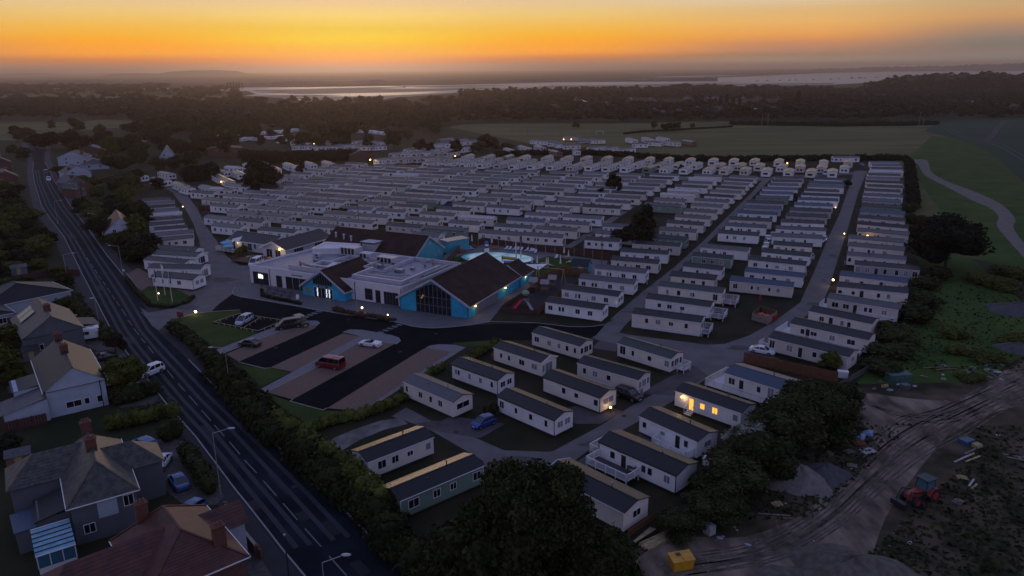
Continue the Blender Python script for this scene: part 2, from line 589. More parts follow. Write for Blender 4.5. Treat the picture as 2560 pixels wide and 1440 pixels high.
def tree(kind, p, h, w, label, group=None, name='tree', cat='tree', m=None, rz=None):
    """h height, w width in metres"""
    me, tr = tree_template(kind)
    base = {'round': 9.6, 'dark': 9, 'near': 10.5, 'low': 12, 'poplar': 2.9, 'cypress': 8, 'bush': 9}[kind.split('.')[0]]
    t = thing(name, label, cat, (p.x, p.y, 0), random.uniform(0, 6.28) if rz is None else rz, group)
    c = link('crown', me, t)
    c.scale = (w / base, w / base, h / 10)
    if m:
        c.material_slots[0].link = 'OBJECT'
        c.material_slots[0].material = m
    if kind.split('.')[0] != 'bush':
        k = link('trunk', tr, t)
        k.scale = (h / 12, h / 12, h / 10)
    return t


def hedge(px, w, h, label, m=None, dens=38, size=.26, jitter=.35, name='hedge', world=None, zb=0.0):
    """a hedge along a line: real leaf clumps over a lumpy core"""
    pts = world or [P(x, y, 0) for x, y in px]
    Cs, Ns, ex = [], [], MB()
    for a, b in zip(pts[:-1], pts[1:]):
        L = (b - a).length
        if L < .1:
            continue
        u = (b - a) / L
        s = Vector((-u.y, u.x, 0))
        k = max(1, int(L / (w * .42)))
        for i in range(k + 1):
            c = a + u * (L * i / k) + s * random.uniform(-jitter, jitter) * w * .3
            hh = h * random.uniform(1 - jitter * .7, 1 + jitter * .4)
            ww = w * .5 * random.uniform(.85, 1.2)
            ex.ball((c.x, c.y, hh * .45 + zb), ww * .88, ww * .88, hh * .5, 7, 5)
            n = int(dens * w * h / 2 * max(L / (k + 1), .5) / 1.2) + 8
            q, d = shell_points(n, np.array([c.x, c.y, hh * .47 + zb]), np.array([ww, ww, hh * .53]))
            Cs.append(q)
            Ns.append(d)
    me = quads_mesh(name, leaf_quads(np.concatenate(Cs), np.concatenate(Ns), size), m or L_MID, ex)
    o = link(name, me)
    return tag(o, label, 'hedge')

# ================================================================== GROUND AND WATER
b = MB()
b.add([(-34000, -300, 0), (34000, -300, 0), (34000, 34000, 0), (-34000, 34000, 0)], [(0, 1, 2, 3)])
tag(b.build('ground', M_GRASS), kind='structure')
M_WATER = mat('estuary_water', (.05, .05, .07), .34, 0, .002, col2=(.09, .08, .10), bump=.15, bscale=.05, spec=.6, stretch=(.4, 2, 1))
M_MUD = mat('mud_flat', (.045, .036, .032), .6, 0, .01, .3, .1, col2=(.09, .075, .07), stretch=(.3, 1.6, 1))
M_HILL = mat('far_hill', (.09, .075, .075), .95, .4, .004, spec=.1)  # lightened for far fields, with distance haze put into the colour
sheet('water', [(-400, 222), (40, 221), (158, 218.5), (300, 219), (440, 221), (560, 220), (640, 219), (800, 218), (1116, 213), (1327, 208), (1503, 203), (1700, 197), (2082, 182), (2300, 178), (2469, 176),
                (2700, 173), (3300, 168), (3300, 188), (2700, 187), (2504, 187), (2290, 192), (2187, 206), (2082, 212), (1871, 215), (1660, 217), (1468, 221), (1257, 224),
                (1151, 231), (1040, 238), (976, 246), (930, 252), (756, 252), (700, 245), (612, 240), (640, 236), (620, 228), (440, 225), (150, 223), (-400, 230)], .5, M_WATER)
sheet('mud_flat', [(640, 232), (760, 227), (950, 222), (1100, 222), (1180, 219), (1250, 221), (1120, 227), (1010, 231), (900, 233), (760, 236)], .9, M_MUD)
sheet('mud_flat', [(630, 226), (760, 223), (900, 219.5), (1040, 217.5), (960, 221), (820, 225), (700, 229), (640, 229.5)], .9, M_MUD)
sheet('mud_flat', [(700, 247), (840, 243), (990, 239), (1120, 233), (1180, 230), (1100, 238), (960, 247), (900, 250), (780, 251)], .9, M_MUD)
sheet('mud_flat', [(1180, 224), (1400, 217), (1640, 211), (1860, 206), (1780, 210), (1500, 216.5), (1260, 223)], .92, M_MUD)
sheet('mud_flat', [(610, 241), (700, 238), (800, 238), (860, 241), (790, 243), (700, 246)], .9, M_MUD)
sheet('mud_flat', [(980, 217), (1150, 214.5), (1290, 213), (1210, 216.5), (1090, 219)], .95, M_MUD)
sheet('mud_flat', [(1380, 215), (1560, 213), (1700, 212), (1900, 209), (2090, 208), (2080, 211), (1870, 213.5), (1660, 216), (1460, 219), (1300, 221)], .9, M_MUD)
sheet('water', [(1600, 193.4), (1760, 189.5), (1900, 187), (1800, 190.5), (1660, 194)], .9, M_WATER)
sheet('sandbank', [(1560, 199.5), (1700, 194.5), (1900, 190), (2000, 187.5), (1920, 190.5), (1760, 195.5), (1600, 200.5)], .95, M_MUD)


def px_dir(x):
    yh = 172 - .0085 * (x - 1280) + 3
    d = P(x, yh, 0)
    return Vector((d.x, d.y, 0)).normalized()


def crest_z(x, y, D):
    d = _F + CR * ((x - 1280) / F_PX) - CU * ((y - 720) / F_PX)
    return CAM_H + D * d.z / math.hypot(d.x, d.y)


def ridge(name, pts, D, m, depth=.12, rough=0.0, step=12):
    """a rounded ridge of land at distance D whose crest follows the skyline"""
    b = MB()
    rows = []
    x = pts[0][0]
    while x <= pts[-1][0]:
        for (xa, ya), (xb, yb) in zip(pts[:-1], pts[1:]):
            if xa <= x <= xb:
                t = (x - xa) / (xb - xa)
                t = t * t * (3 - 2 * t)
                y = ya + (yb - ya) * t
                break
        d = px_dir(x)
        z = max(3, crest_z(x, y, D)) + random.uniform(-1, 1) * rough
        rows.append([(*(d * D * (1 - depth)).xy, 0), (*(d * D * (1 - depth * .55)).xy, z * .55), (*(d * D * (1 - depth * .15)).xy, z * .95), (*(d * D).xy, z), (*(d * D * (1 + depth)).xy, z * .5), (*(d * D * (1 + 2 * depth)).xy, 0)])
        x += step
    V = [v for r in rows for v in r]
    Fs = [(i * 6 + j, (i + 1) * 6 + j, (i + 1) * 6 + j + 1, i * 6 + j + 1) for i in range(len(rows) - 1) for j in range(5)]
    b.add(V, Fs)
    o = b.build(name, m, smooth=True)
    return tag(o, kind='structure')


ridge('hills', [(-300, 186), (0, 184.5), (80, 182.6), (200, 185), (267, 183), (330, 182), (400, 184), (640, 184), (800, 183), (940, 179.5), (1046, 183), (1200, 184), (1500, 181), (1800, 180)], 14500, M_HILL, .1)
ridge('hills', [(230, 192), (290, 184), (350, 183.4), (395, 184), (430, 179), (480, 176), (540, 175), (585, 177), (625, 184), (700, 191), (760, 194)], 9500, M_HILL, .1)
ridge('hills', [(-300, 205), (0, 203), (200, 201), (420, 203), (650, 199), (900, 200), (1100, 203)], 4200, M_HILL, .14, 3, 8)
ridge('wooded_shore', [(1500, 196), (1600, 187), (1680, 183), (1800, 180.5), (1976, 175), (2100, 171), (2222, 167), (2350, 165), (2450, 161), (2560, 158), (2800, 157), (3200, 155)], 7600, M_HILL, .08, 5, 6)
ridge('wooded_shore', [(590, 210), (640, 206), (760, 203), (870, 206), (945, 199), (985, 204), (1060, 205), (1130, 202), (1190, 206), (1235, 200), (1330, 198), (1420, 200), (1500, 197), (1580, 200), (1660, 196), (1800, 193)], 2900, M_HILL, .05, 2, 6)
ridge('wooded_hill', [(2150, 216), (2187, 205), (2236, 194), (2293, 190), (2363, 187), (2430, 186), (2479, 180), (2510, 187), (2560, 187), (2700, 186), (2900, 190)], 1750, mat('hill_wood', (.018, .020, .012), .95, .5, .03, 1, .2, spec=.1), .12, 2.0, 7)

# fields seen between the woods
sheet('field', [(1120, 318), (1160, 312), (1300, 308), (1450, 309), (1640, 306), (1790, 301), (1850, 306), (2000, 309), (2240, 313), (2340, 312), (2440, 316), (2560, 325), (2700, 335), (2700, 700), (2400, 640), (2290, 560), (2260, 470), (2240, 402),
                (2100, 396), (1900, 396), (1760, 398), (1600, 396), (1500, 370), (1330, 360), (1240, 342)], .02, M_FIELD)
sheet('field', [(2340, 309), (2420, 300), (2560, 298), (2900, 300), (2900, 470), (2560, 455), (2520, 420), (2480, 385), (2400, 350), (2310, 328)], .10, M_CROP)
sheet('field', [(-60, 312), (60, 305), (170, 306), (260, 300), (330, 303), (320, 318), (250, 322), (180, 330), (170, 360), (60, 352), (-60, 350)], .05, M_FIELD)
sheet('field', [(1560, 266), (1700, 262), (1880, 253), (1960, 257), (1900, 262), (1700, 272)], .1, M_FIELD)
for k, a in enumerate([[(2508, 301), (2458, 357)], [(2516, 301), (2468, 357)]]):     # tractor wheelings across the crop
    kerb_line('wheel_track', a, M_CHASSIS, 1.6, .16)
for k, pts in enumerate(([(2366, 325), (2400, 342), (2450, 352), (2500, 367), (2530, 385), (2560, 402)], [(2376, 322), (2410, 339), (2460, 349), (2508, 363), (2540, 380), (2570, 396)])):
    kerb_line('wheel_track', pts, M_CHASSIS, 1.3, .16, smooth=3)
sheet('park_ground', [(330, 455), (520, 420), (620, 400), (640, 385), (800, 372), (950, 360), (1150, 335), (1260, 352), (1340, 356), (1480, 336), (1760, 350), (1780, 372), (2130, 388), (2262, 400), (2275, 480), (2290, 580),
                      (2310, 700), (2270, 800), (2210, 900), (2100, 960), (1960, 1010), (1880, 1130), (1760, 1260), (1640, 1340), (1500, 1420), (1300, 1500), (1130, 1400), (930, 1250), (700, 1060), (440, 830), (330, 700), (300, 560)], .008, M_PARK)
sheet('grass_bank', [(2260, 402), (2300, 470), (2400, 620), (2560, 760), (2700, 820), (2700, 900), (2560, 890), (2440, 960), (2200, 985), (2140, 960), (2230, 860), (2300, 740), (2290, 560)], .016, mat('bank_grass', (.030, .062, .012), .95, 0, .12, .9, 1.5, col2=(.058, .090, .020), spec=.1))
sheet('grass_bank', [(2262, 402), (2330, 340), (2440, 350), (2520, 400), (2620, 470), (2800, 620), (2800, 800), (2560, 700), (2440, 640), (2330, 500)], .06, MATS['bank_grass'])
sheet('field', [(-80, 236), (200, 234), (560, 240), (600, 249), (300, 256), (-80, 256)], .1, M_FIELD)
sheet('field', [(620, 262), (900, 258), (1120, 262), (1000, 270), (700, 272)], .1, M_FIELD)
sheet('country_path', [(2270, 400), (2317, 401), (2327, 429), (2363, 452), (2437, 480), (2504, 512), (2538, 548), (2533, 566), (2545, 590), (2600, 650), (2700, 720), (2700, 790), (2600, 690), (2512, 592), (2491, 563), (2496, 541), (2471, 519),
                       (2430, 502), (2363, 466), (2314, 441), (2300, 422), (2290, 408)], .12, mat('path_gravel', (.12, .105, .09), .9, .18, .3, .4, 6), smooth=3)
sheet('yard_ground', [(2140, 960), (2440, 955), (2560, 900), (2900, 900), (2900, 1700), (1500, 1700), (1560, 1400), (1700, 1290), (1900, 1130), (2020, 1010)], .021, M_YARD)
sheet('dirt_track', [(2900, 830), (2560, 905), (2464, 972), (2375, 1001), (2262, 995), (2154, 985), (2148, 1040), (2180, 1090), (2190, 1130), (2142, 1174), (2077, 1214), (2013, 1283), (1860, 1343), (1700, 1345), (1590, 1400), (1560, 1500), (1650, 1700),
                     (2150, 1700), (2190, 1480), (2180, 1400), (2214, 1295), (2262, 1222), (2323, 1142), (2375, 1085), (2464, 1041), (2560, 1014), (2900, 960)], .030, M_DIRT, smooth=3)
fr9 = random.Random(4)
rut_m = mat('rut_soil', (.085, .066, .050), .95, .5, .8)
for pts in ([(1700, 1400), (1900, 1370), (2050, 1290), (2150, 1200), (2250, 1110), (2350, 1050), (2480, 985), (2620, 930)], [(1700, 1430), (1930, 1390), (2080, 1310), (2180, 1220), (2290, 1130), (2400, 1070), (2500, 1010), (2640, 960)],
            [(2170, 1010), (2250, 1040), (2350, 1045), (2440, 1020)], [(2150, 1150), (2260, 1060), (2370, 1025), (2540, 940)]):
    [kerb_line('wheel_rut', [(x + dx, y + dx * .5 + fr9.uniform(-4, 4)) for x, y in pts], rut_m, .22, .045, smooth=5, z=.0) for dx in (-18, -9, 0, 12, 20)]

# main road with verges, pavements, kerbs and paint
ROAD_L = [(60, 340), (78, 385), (84, 405), (82, 425), (86, 455), (104, 515), (128, 550), (160, 592), (184, 640), (203, 680), (236, 744), (278, 825), (314, 878), (389, 975), (414, 1008), (489, 1092), (583, 1218), (625, 1270), (708, 1377), (761, 1440), (880, 1590)]
ROAD_R = [(120, 340), (112, 385), (112, 405), (124, 425), (134, 450), (151, 476), (178, 518), (211, 560), (267, 638), (308, 688), (358, 760), (389, 822), (472, 900), (560, 990), (622, 1050), (750, 1168), (889, 1304), (1020, 1435), (1180, 1600)]
sheet('verge', [(x - 14 - max(0, (y - 420)) * .07, y + 3) for x, y in ROAD_L] + [(x + 14 + max(0, (y - 420)) * .055, y - 3) for x, y in ROAD_R[::-1]], .012, mat('pavement', (.020, .021, .026), .9, .2, .5, .3, 20))
sheet('road', ROAD_L + ROAD_R[::-1], .020, M_ASPH_OLD)
streak = mat('road_wear', (.019, .025, .034), .85, .2, .4, stretch=(.3, .3, 1))
for f in (.16, .32, .60, .78):
    kerb_line('tyre_wear', [((1 - f) * P(*a).x + f * P(*c).x, (1 - f) * P(*a).y + f * P(*c).y) for a, c in ()] or [
        (lambda a, c: ((1 - f) * a[0] + f * c[0], (1 - f) * a[1] + f * c[1]))(a, c) for a, c in zip(ROAD_L[3:19], [(124, 425), (134, 455), (178, 518), (211, 558), (240, 600), (268, 640), (300, 682), (346, 745), (396, 825), (432, 862), (520, 952), (552, 985), (640, 1066), (765, 1183), (812, 1228), (918, 1333)])], streak, .55, .006, z=.022)
kerb_line('kerb', ROAD_L[2:], w=.18, h=.13)
kerb_line('kerb', ROAD_R[2:10], w=.18, h=.13)
kerb_line('kerb', ROAD_R[12:], w=.18, h=.13)


def dash(px_a, px_b, w=.15, z=.034, parent=None):
    a, c = P(*px_a), P(*px_b)
    u = (c - a).normalized()
    s = Vector((-u.y, u.x, 0)) * w / 2
    b = MB()
    b.add([(q.x, q.y, z) for q in (a - s, a + s, c + s, c - s)], [(0, 3, 2, 1)])
    o = b.build('road_marking', M_LINE)
    return tag(o, kind='structure')


for a, c in (((400, 904), (412, 920)), ((418, 926), (434, 946)), ((445, 959), (463, 979)), ((473, 990), (494, 1014)), ((504, 1026), (527, 1052)), ((536, 1063), (561, 1091)), ((573.6, 1105), (600, 1136)), ((611, 1150), (641.7, 1183)),
             ((658, 1202), (691.7, 1240.6)), ((707.8, 1259), (744, 1300.6)), ((762.5, 1322), (802.8, 1367)), ((822.8, 1390.6), (866.7, 1440)), ((370, 866), (384, 884)), ((353, 846), (363, 858)), ((335, 822), (347, 838)), ((320, 800), (330, 814)),
             ((304, 772), (315, 790)), ((291, 754), (299, 765)), ((280, 738), (287, 749)), ((268, 720), (276, 732)), ((257, 703), (264, 714)), ((247, 690), (253, 699)), ((237, 674), (243, 684)), ((227, 660), (233, 669)),
             ((217, 644), (223, 654)), ((207, 630), (213, 639)), ((197, 614), (203, 624)), ((187, 600), (193, 609))):
    dash(a, c)
for k in range(9):       # give-way dashes at the park entrance and at the side drive
    for ax, ay, bx, by in ((354, 780, 388, 815),) + (((379, 798, 393, 811),) if k < 5 else ()):
        n = 9 if (ax == 354) else 5
        t0, t1 = k / n, (k + .6) / n
        dash((ax + (bx - ax) * t0, ay + (by - ay) * t0), (ax + (bx - ax) * t1, ay + (by - ay) * t1), .3)
for k in range(6):
    dash((412 + 4.4 * k, 1012 + 5 * k), (414.6 + 4.4 * k, 1015 + 5 * k), .35)
    dash((416 + 4.4 * k, 1010 + 5 * k), (418.6 + 4.4 * k, 1013 + 5 * k), .35)
dash((455, 1056), (486, 1091), .12)

# light forecourt, lanes, new asphalt
sheet('entrance_road', [(350, 768), (372, 782), (405, 776), (440, 768), (468, 757), (486, 742), (480, 725), (505, 700), (512, 670), (506, 640), (497, 600), (484, 560), (462, 520), (430, 480), (395, 462), (385, 454), (470, 454), (440, 462), (462, 480),
                        (492, 520), (512, 560), (540, 600), (566, 640), (600, 664), (640, 664), (640, 716), (600, 726), (583, 735), (560, 760), (540, 782), (505, 786), (452, 792), (420, 806), (398, 826), (380, 815)], .030, M_CONC)
sheet('asphalt', [(583, 734), (602, 743), (700, 757), (788, 775), (985, 805.5), (1029, 816.5), (1082, 821), (1160, 815), (1240, 811), (1340, 808), (1420, 817), (1511, 814), (1490, 839), (1478, 844), (1350, 850), (1227, 851), (1128, 859), (1100, 861), (1165, 868),
                  (911, 1027), (870, 1029), (807, 1026), (725, 1004), (668, 982), (653, 972), (727, 931), (676, 920), (662, 922), (597, 906), (565, 886), (543, 874), (686, 818), (646, 832), (534, 810), (603, 782), (599, 775), (528, 780), (545, 762)], .036, M_ASPH_NEW)
sheet('plaza_paving', [(581, 733), (588, 720), (612, 708), (660, 690), (1000, 740), (1160, 770), (1290, 690), (1320, 690), (1345, 700), (1310, 730), (1252, 770), (1224, 805), (1160, 815), (1082, 821), (1029, 816), (985, 805), (788, 775), (602, 743)], .055, M_PAVE)
kerb_line('kerb', [(588, 719), (581, 732), (602, 743), (700, 757), (788, 775), (985, 805), (1029, 816), (1082, 821), (1160, 815), (1224, 805)], w=.2, h=.13, smooth=2)
sheet('parking_bay', [(565, 886), (597, 904.5), (786, 822), (796, 812), (770, 812), (690, 832)], .046, M_BLOCK)
sheet('parking_bay', [(676, 919), (729.5, 930), (908, 843), (857, 834)], .046, M_BLOCK)
sheet('parking_bay', [(669, 982), (732, 999), (992, 857), (908, 846)], .046, M_BLOCK)
sheet('parking_bay', [(818, 1021), (905, 1028), (1128, 881), (1068, 870), (1058, 873)], .046, M_BLOCK)
STRIP = mat('grey_strip_paving', (.15, .15, .165), .8, .1, .8, .2, 20)
sheet('paved_strip', [(543, 874), (553, 886), (690, 833), (770, 813), (793, 813), (799, 808), (792, 803), (768, 803), (686, 818)], .058, STRIP)
sheet('paved_strip', [(654, 972), (667, 982), (788, 921), (908, 851), (990, 861), (1001, 853), (996, 845), (977, 839), (906, 826), (876, 825), (857, 831), (900, 841), (788, 900), (728, 932)], .058, STRIP)
sheet('paved_strip', [(905, 1026), (916, 1027), (1165, 869), (1140, 863), (1100, 861), (1076, 864), (1064, 870), (1128, 881)], .058, STRIP)
kerb_line('kerb', [(543, 874), (553, 886), (690, 833), (793, 813), (799, 808), (792, 803), (768, 803)], w=.15, h=.1)
kerb_line('kerb', [(654, 972), (667, 982), (788, 921), (908, 851)], w=.15, h=.1)
kerb_line('kerb', [(990, 861), (1001, 853), (996, 845), (977, 839), (906, 826), (876, 825), (857, 831)], w=.15, h=.1)
kerb_line('kerb', [(676, 920), (662, 922), (597, 906)], w=.15, h=.1)
kerb_line('kerb', [(732, 999), (725, 1004), (807, 1026), (818, 1021)], w=.15, h=.1)
for x0, y0 in ((788, 776), (971, 810)):         # the two block crossings
    for k in range(4 if x0 == 788 else 5):
        cx, cy = (788 - 7.4 * 1.45 * k + 8, 776 + 4.3 * k + 3) if x0 == 788 else (997 - 11.5 * k, 812 + 4.7 * k)
        q = [(cx - 9, cy - 2.5), (cx + 8, cy - .6), (cx + 9, cy + 2.2 - .2), (cx - 8, cy + .4)]
        sheet('crossing_stripe', [(cx - 3, cy - 2), (cx + 11, cy + .2), (cx + 5, cy + 2.8), (cx - 9, cy + .6)], .05, M_LINE)
M_KN = mat('knee_rail_timber', (.42, .34, .20), .8, .2, 4)
sheet('lawn', [(414, 814), (428, 797), (452, 796), (480, 787), (528, 780), (599, 775.5), (603, 781), (534, 809.7), (646, 832), (545, 872), (482, 845), (440, 822)], .050, M_LAWN)
sheet('lawn', [(597, 914), (676, 921), (725, 931), (653, 968), (619, 932)], .050, M_LAWN)
sheet('lawn', [(668, 985), (722, 1003), (808, 1027), (865, 1029), (900, 1030), (880, 1060), (755, 1062), (695, 1013)], .050, M_LAWN)
sheet('lawn', [(1224, 806), (1260, 780), (1300, 760), (1370, 780), (1440, 800), (1560, 800), (1534, 800), (1500, 815), (1420, 817), (1340, 808)], .050, M_PARK)
sheet('lawn', [(1128, 858), (1227, 851), (1240, 856), (1200, 866), (1160, 866)], .050, M_LAWN)
sheet('lawn', [(352, 740), (372, 768), (420, 768), (470, 752), (484, 742), (440, 722), (372, 712)], .040, M_LAWN)
sheet('block_forecourt', [(318, 686), (345, 670), (400, 700), (470, 725), (500, 735), (480, 742), (440, 724), (372, 716), (352, 728)], .045, M_BLOCK)
kerb_line('kerb', [(316, 684), (340, 715), (365, 752), (392, 763), (440, 762), (472, 750), (484, 742)], h=.25, smooth=2)
kerb_line('kerb', [(599.6, 775.5), (528, 780), (480, 787), (452, 796)], w=.15, smooth=2)
kerb_line('kerb', [(1224, 805), (1340, 808), (1420, 817), (1480, 817), (1511, 812)], w=.15, smooth=2)

sheet('concrete_lane', [(1480, 845), (1534, 791), (1606, 730), (1681, 672), (1756, 605), (1800, 560), (1876, 485), (1912, 444), (1930, 444), (1892, 482), (1840, 540), (1774, 602), (1729, 647), (1673, 699), (1618, 758), (1562, 814), (1548, 832),
                        (1578, 838), (1656, 848), (1766, 862), (1812, 860), (1875, 838), (1937, 803), (2000, 757), (2038, 674), (2066, 605), (2099, 535), (2118, 480), (2136, 427), (2168, 427), (2146, 480), (2118, 577), (2093, 652), (2074, 716),
                        (2056, 758), (2000, 802), (1953, 834), (1908, 872), (1862, 902), (1831, 912), (1770, 944), (1692, 997), (1592, 1056), (1516, 1097), (1463, 1132), (1437, 1152), (1317, 1182), (1229, 1202), (1207, 1152), (1165, 1127), (1066, 1070),
                        (979, 1041), (1016, 1019), (1082, 1054), (1195, 1098), (1260, 1126), (1370, 1130), (1383, 1128), (1506, 1062), (1574, 1018), (1662, 970), (1740, 918), (1700, 905), (1620, 870), (1530, 862)], .026, M_CONC)
sheet('concrete_lane', [(1600, 440), (1905, 443), (2168, 428), (2168, 434), (1930, 450), (1880, 452), (1600, 448)], .034, M_CONC)
sheet('concrete_lane', [(1140, 655), (1200, 625), (1290, 596), (1420, 612), (1500, 560), (1600, 500), (1600, 508), (1515, 566), (1432, 618), (1410, 630), (1300, 606), (1210, 640)], .026, M_CONC)
for k, pts in enumerate(([(2040, 690), (2074, 694)], [(2060, 617), (2096, 621)], [(2080, 575), (2112, 578)], [(2106, 517), (2130, 518)], [(1610, 736), (1640, 742)], [(1706, 650), (1740, 655)])):
    kerb_line('lane_joint', pts, M_CHASSIS, .12, .01, z=.03)
for px in ([(1060, 1074), (1128, 1040), (1262, 1060), (1200, 1096)], [(1440, 1060), (1395, 1030), (1480, 1000), (1560, 1030), (1500, 1060)], [(1600, 985), (1640, 960), (1700, 930), (1740, 915), (1770, 940), (1690, 990)],
           [(1160, 1292), (1220, 1240), (1290, 1250), (1240, 1300)], [(1420, 1170), (1480, 1130), (1520, 1150), (1470, 1180)], [(1550, 1120), (1600, 1085), (1630, 1100), (1580, 1130)], [(1900, 870), (1870, 890), (1900, 905), (1950, 900)],
           [(1500, 850), (1480, 870), (1540, 880), (1545, 862)]):
    sheet('paved_pad', px, .032, mat('pad_slabs', (.075, .065, .070), .9, .2, .5, .4, 10))
sheet('old_pitch_slab', [(820, 1102), (880, 1076), (952, 1052), (1000, 1045), (1020, 1060), (960, 1075), (900, 1100), (850, 1130)], .034, mat('stained_slab', (.08, .075, .07), .9, 0, .4, .3, 5, col2=(.19, .18, .175)))

# repairs, drains and stains on the road and lanes
M_PATCH = mat('tar_patch', (.004, .005, .008), .85, .3, 2)
for px, w_, l_ in (((430, 1000), 1.2, 3), ((520, 1080), .8, 5), ((640, 1262), 1.6, 2.2), ((700, 1210), .9, 6), ((760, 1290), 1.3, 2), ((330, 850), 1.4, 4), ((250, 720), 1.5, 5), ((830, 1320), 1.0, 3), ((180, 590), 1.6, 7), ((560, 1150), .7, 8), ((900, 1420), 1.2, 2.5)):
    c_ = P(*px)
    b = MB().at(Matrix.Translation(c_) @ Matrix.Rotation(math.radians(128), 4, 'Z'))
    b.add([(-l_ / 2, -w_ / 2, .027), (l_ / 2, -w_ / 2 * .9, .027), (l_ / 2 * 1.03, w_ / 2, .027), (-l_ / 2 * .97, w_ / 2 * .95, .027)], [(0, 1, 2, 3)])
    tag(b.build('road_patch', M_PATCH), kind='structure')
for px in ((735, 1218), (540, 1010), (1090, 835), (870, 800), (690, 870), (1000, 880), (1140, 1080), (1340, 1150), (1560, 1040), (1690, 985), (1620, 740), (520, 700), (2060, 700)):
    c_ = P(*px)
    b = MB().at(Matrix.Translation(c_))
    b.tube((0, 0, 0), (0, 0, .062), .36, n=12)
    tag(b.build('manhole_cover', M_CHASSIS), kind='structure')
M_STAIN = mat('lane_stain', (.07, .062, .060), .9, .3, 1)
for px, rx, ry in (((1290, 1150), 2.5, 1.2), ((1480, 1110), 1.6, .7), ((1700, 930), 2.5, 1.1), ((1850, 870), 2.4, 1.0), ((1570, 780), 1.2, .8), ((2040, 760), 1.6, 1.4), ((560, 700), 3, 2), ((470, 770), 2.4, 1.2), ((2085, 640), 1.2, 2.2), ((1080, 1060), 2.0, .8)):
    c_ = P(*px)
    b = MB()
    b.add([(c_.x + rx * (1 + .3 * math.sin(3 * t_ + px[0])) * math.cos(t_), c_.y + ry * (1 + .3 * math.cos(2 * t_ + px[1])) * math.sin(t_), .0325) for t_ in (2 * math.pi * i / 18 for i in range(18))], [tuple(range(18))])
    tag(b.build('lane_stain', M_STAIN), kind='structure')

# ================================================================== STATIC CARAVANS
EAVE, RIDGE = 2.78, 3.36
# window patterns on the side that faces the road: (fraction of the length, width, height); ends: (B end, A end) styles
PATS = [([(.16, .8, .8), (.33, .45, .8), (.40, .45, .8), (.60, .9, .8), (.82, .8, .8)], 'two', 'none'),
        ([(.13, .9, .9), (.34, .5, .8), (.52, .8, .7), (.76, .9, .9)], 'wide', 'none'),
        ([(.20, .5, .8), (.38, .7, .8), (.58, .6, .8), (.80, 1.1, .9)], 'porch', 'none'),
        ([(.10, 1.0, .9), (.27, .6, .8), (.55, 1.1, .8), (.86, .9, .9)], 'bay', 'one'),
        ([(.24, .5, .9), (.42, .9, .8), (.66, .5, .9)], 'two', 'one'),
        ([(.14, .7, .9), (.30, .6, .8), (.70, .7, .8), (.88, .7, .9)], 'none', 'bay')]
_cm = {}


def quant(L):
    return max(6.0, round(L * 2) / 2)


def body_mesh(L, W):
    k = ('b', L, W)
    if k not in _cm:
        b = MB()
        x, y = L / 2, W / 2
        zb = .42
        vs = [(-x, -y, zb), (-x, y, zb), (-x, y, EAVE), (-x, 0, RIDGE - .03), (-x, -y, EAVE)]
        vs += [(x, *v[1:]) for v in vs]
        b.add(vs, [(0, 4, 3, 2, 1), (5, 6, 7, 8, 9), (0, 5, 9, 4), (1, 2, 7, 6), (0, 1, 6, 5), (2, 3, 8, 7), (3, 4, 9, 8)])
        _cm[k] = b.mesh('wall', M_WALL[0])
    return _cm[k]


def roof_mesh(L, W, ribs):
    k = ('r', L, W, ribs)
    if k not in _cm:
        b = MB()
        ox, oy = .16, .14
        x, y = L / 2 + ox, W / 2 + oy
        sl = (RIDGE - EAVE) / (W / 2)
        z0, z1 = RIDGE - sl * y + .01, RIDGE + .01
        for s in (-1, 1):
            if not ribs:
                b.add([(-x, s * y, z0 + .05), (x, s * y, z0 + .05), (x, 0, z1 + .05), (-x, 0, z1 + .05)], [(0, 1, 2, 3) if s < 0 else (3, 2, 1, 0)])
            else:
                n, rows = int(2 * x / .15), 6
                vs, fs = [], []
                for j in range(rows):
                    for e in (0, 1):
                        t = (j + e) / rows
                        for i in range(n + 1):
                            vs.append((-x + 2 * x * i / n, s * y * (1 - t), z0 + (z1 - z0) * t + .05 + (.007 if i % 2 else 0) + (.012 if e == 0 else 0)))
                for j in range(2 * rows - 1):
                    for i in range(n):
                        q = (j * (n + 1) + i, j * (n + 1) + i + 1, (j + 1) * (n + 1) + i + 1, (j + 1) * (n + 1) + i)
                        fs.append(q if s < 0 else q[::-1])
                b.add(vs, fs)
            b.add([(-x, s * y, z0 - .02), (x, s * y, z0 - .02), (x, s * y, z0 + .05), (-x, s * y, z0 + .05)], [(0, 1, 2, 3)])
        for e in (-1, 1):      # verge ends
            vs = [(e * x, -y, z0 - .02), (e * x, -y, z0 + .06), (e * x, 0, z1 + .06), (e * x, y, z0 + .06), (e * x, y, z0 - .02), (e * x, 0, z1 - .05)]
            b.add(vs, [(0, 1, 2, 5), (5, 2, 3, 4)])
        b.add([(-x, -y, z0 - .02), (x, -y, z0 - .02), (x, 0, z1 - .06), (-x, 0, z1 - .06), (-x, y, z0 - .02), (x, y, z0 - .02)], [(0, 3, 2, 1), (3, 4, 5, 2)])
        b.bar((-x, 0, z1 + .07), (x, 0, z1 + .07), .18, .05)
        _cm[k] = b.mesh('roof', M_ROOF[0])
    return _cm[k]


def chassis_mesh(L, W):
    k = ('c', L, W)
    if k not in _cm:
        b = MB()
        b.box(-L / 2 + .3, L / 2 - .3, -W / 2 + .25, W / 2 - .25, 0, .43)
        _cm[k] = b.mesh('chassis', M_CHASSIS)
    return _cm[k]


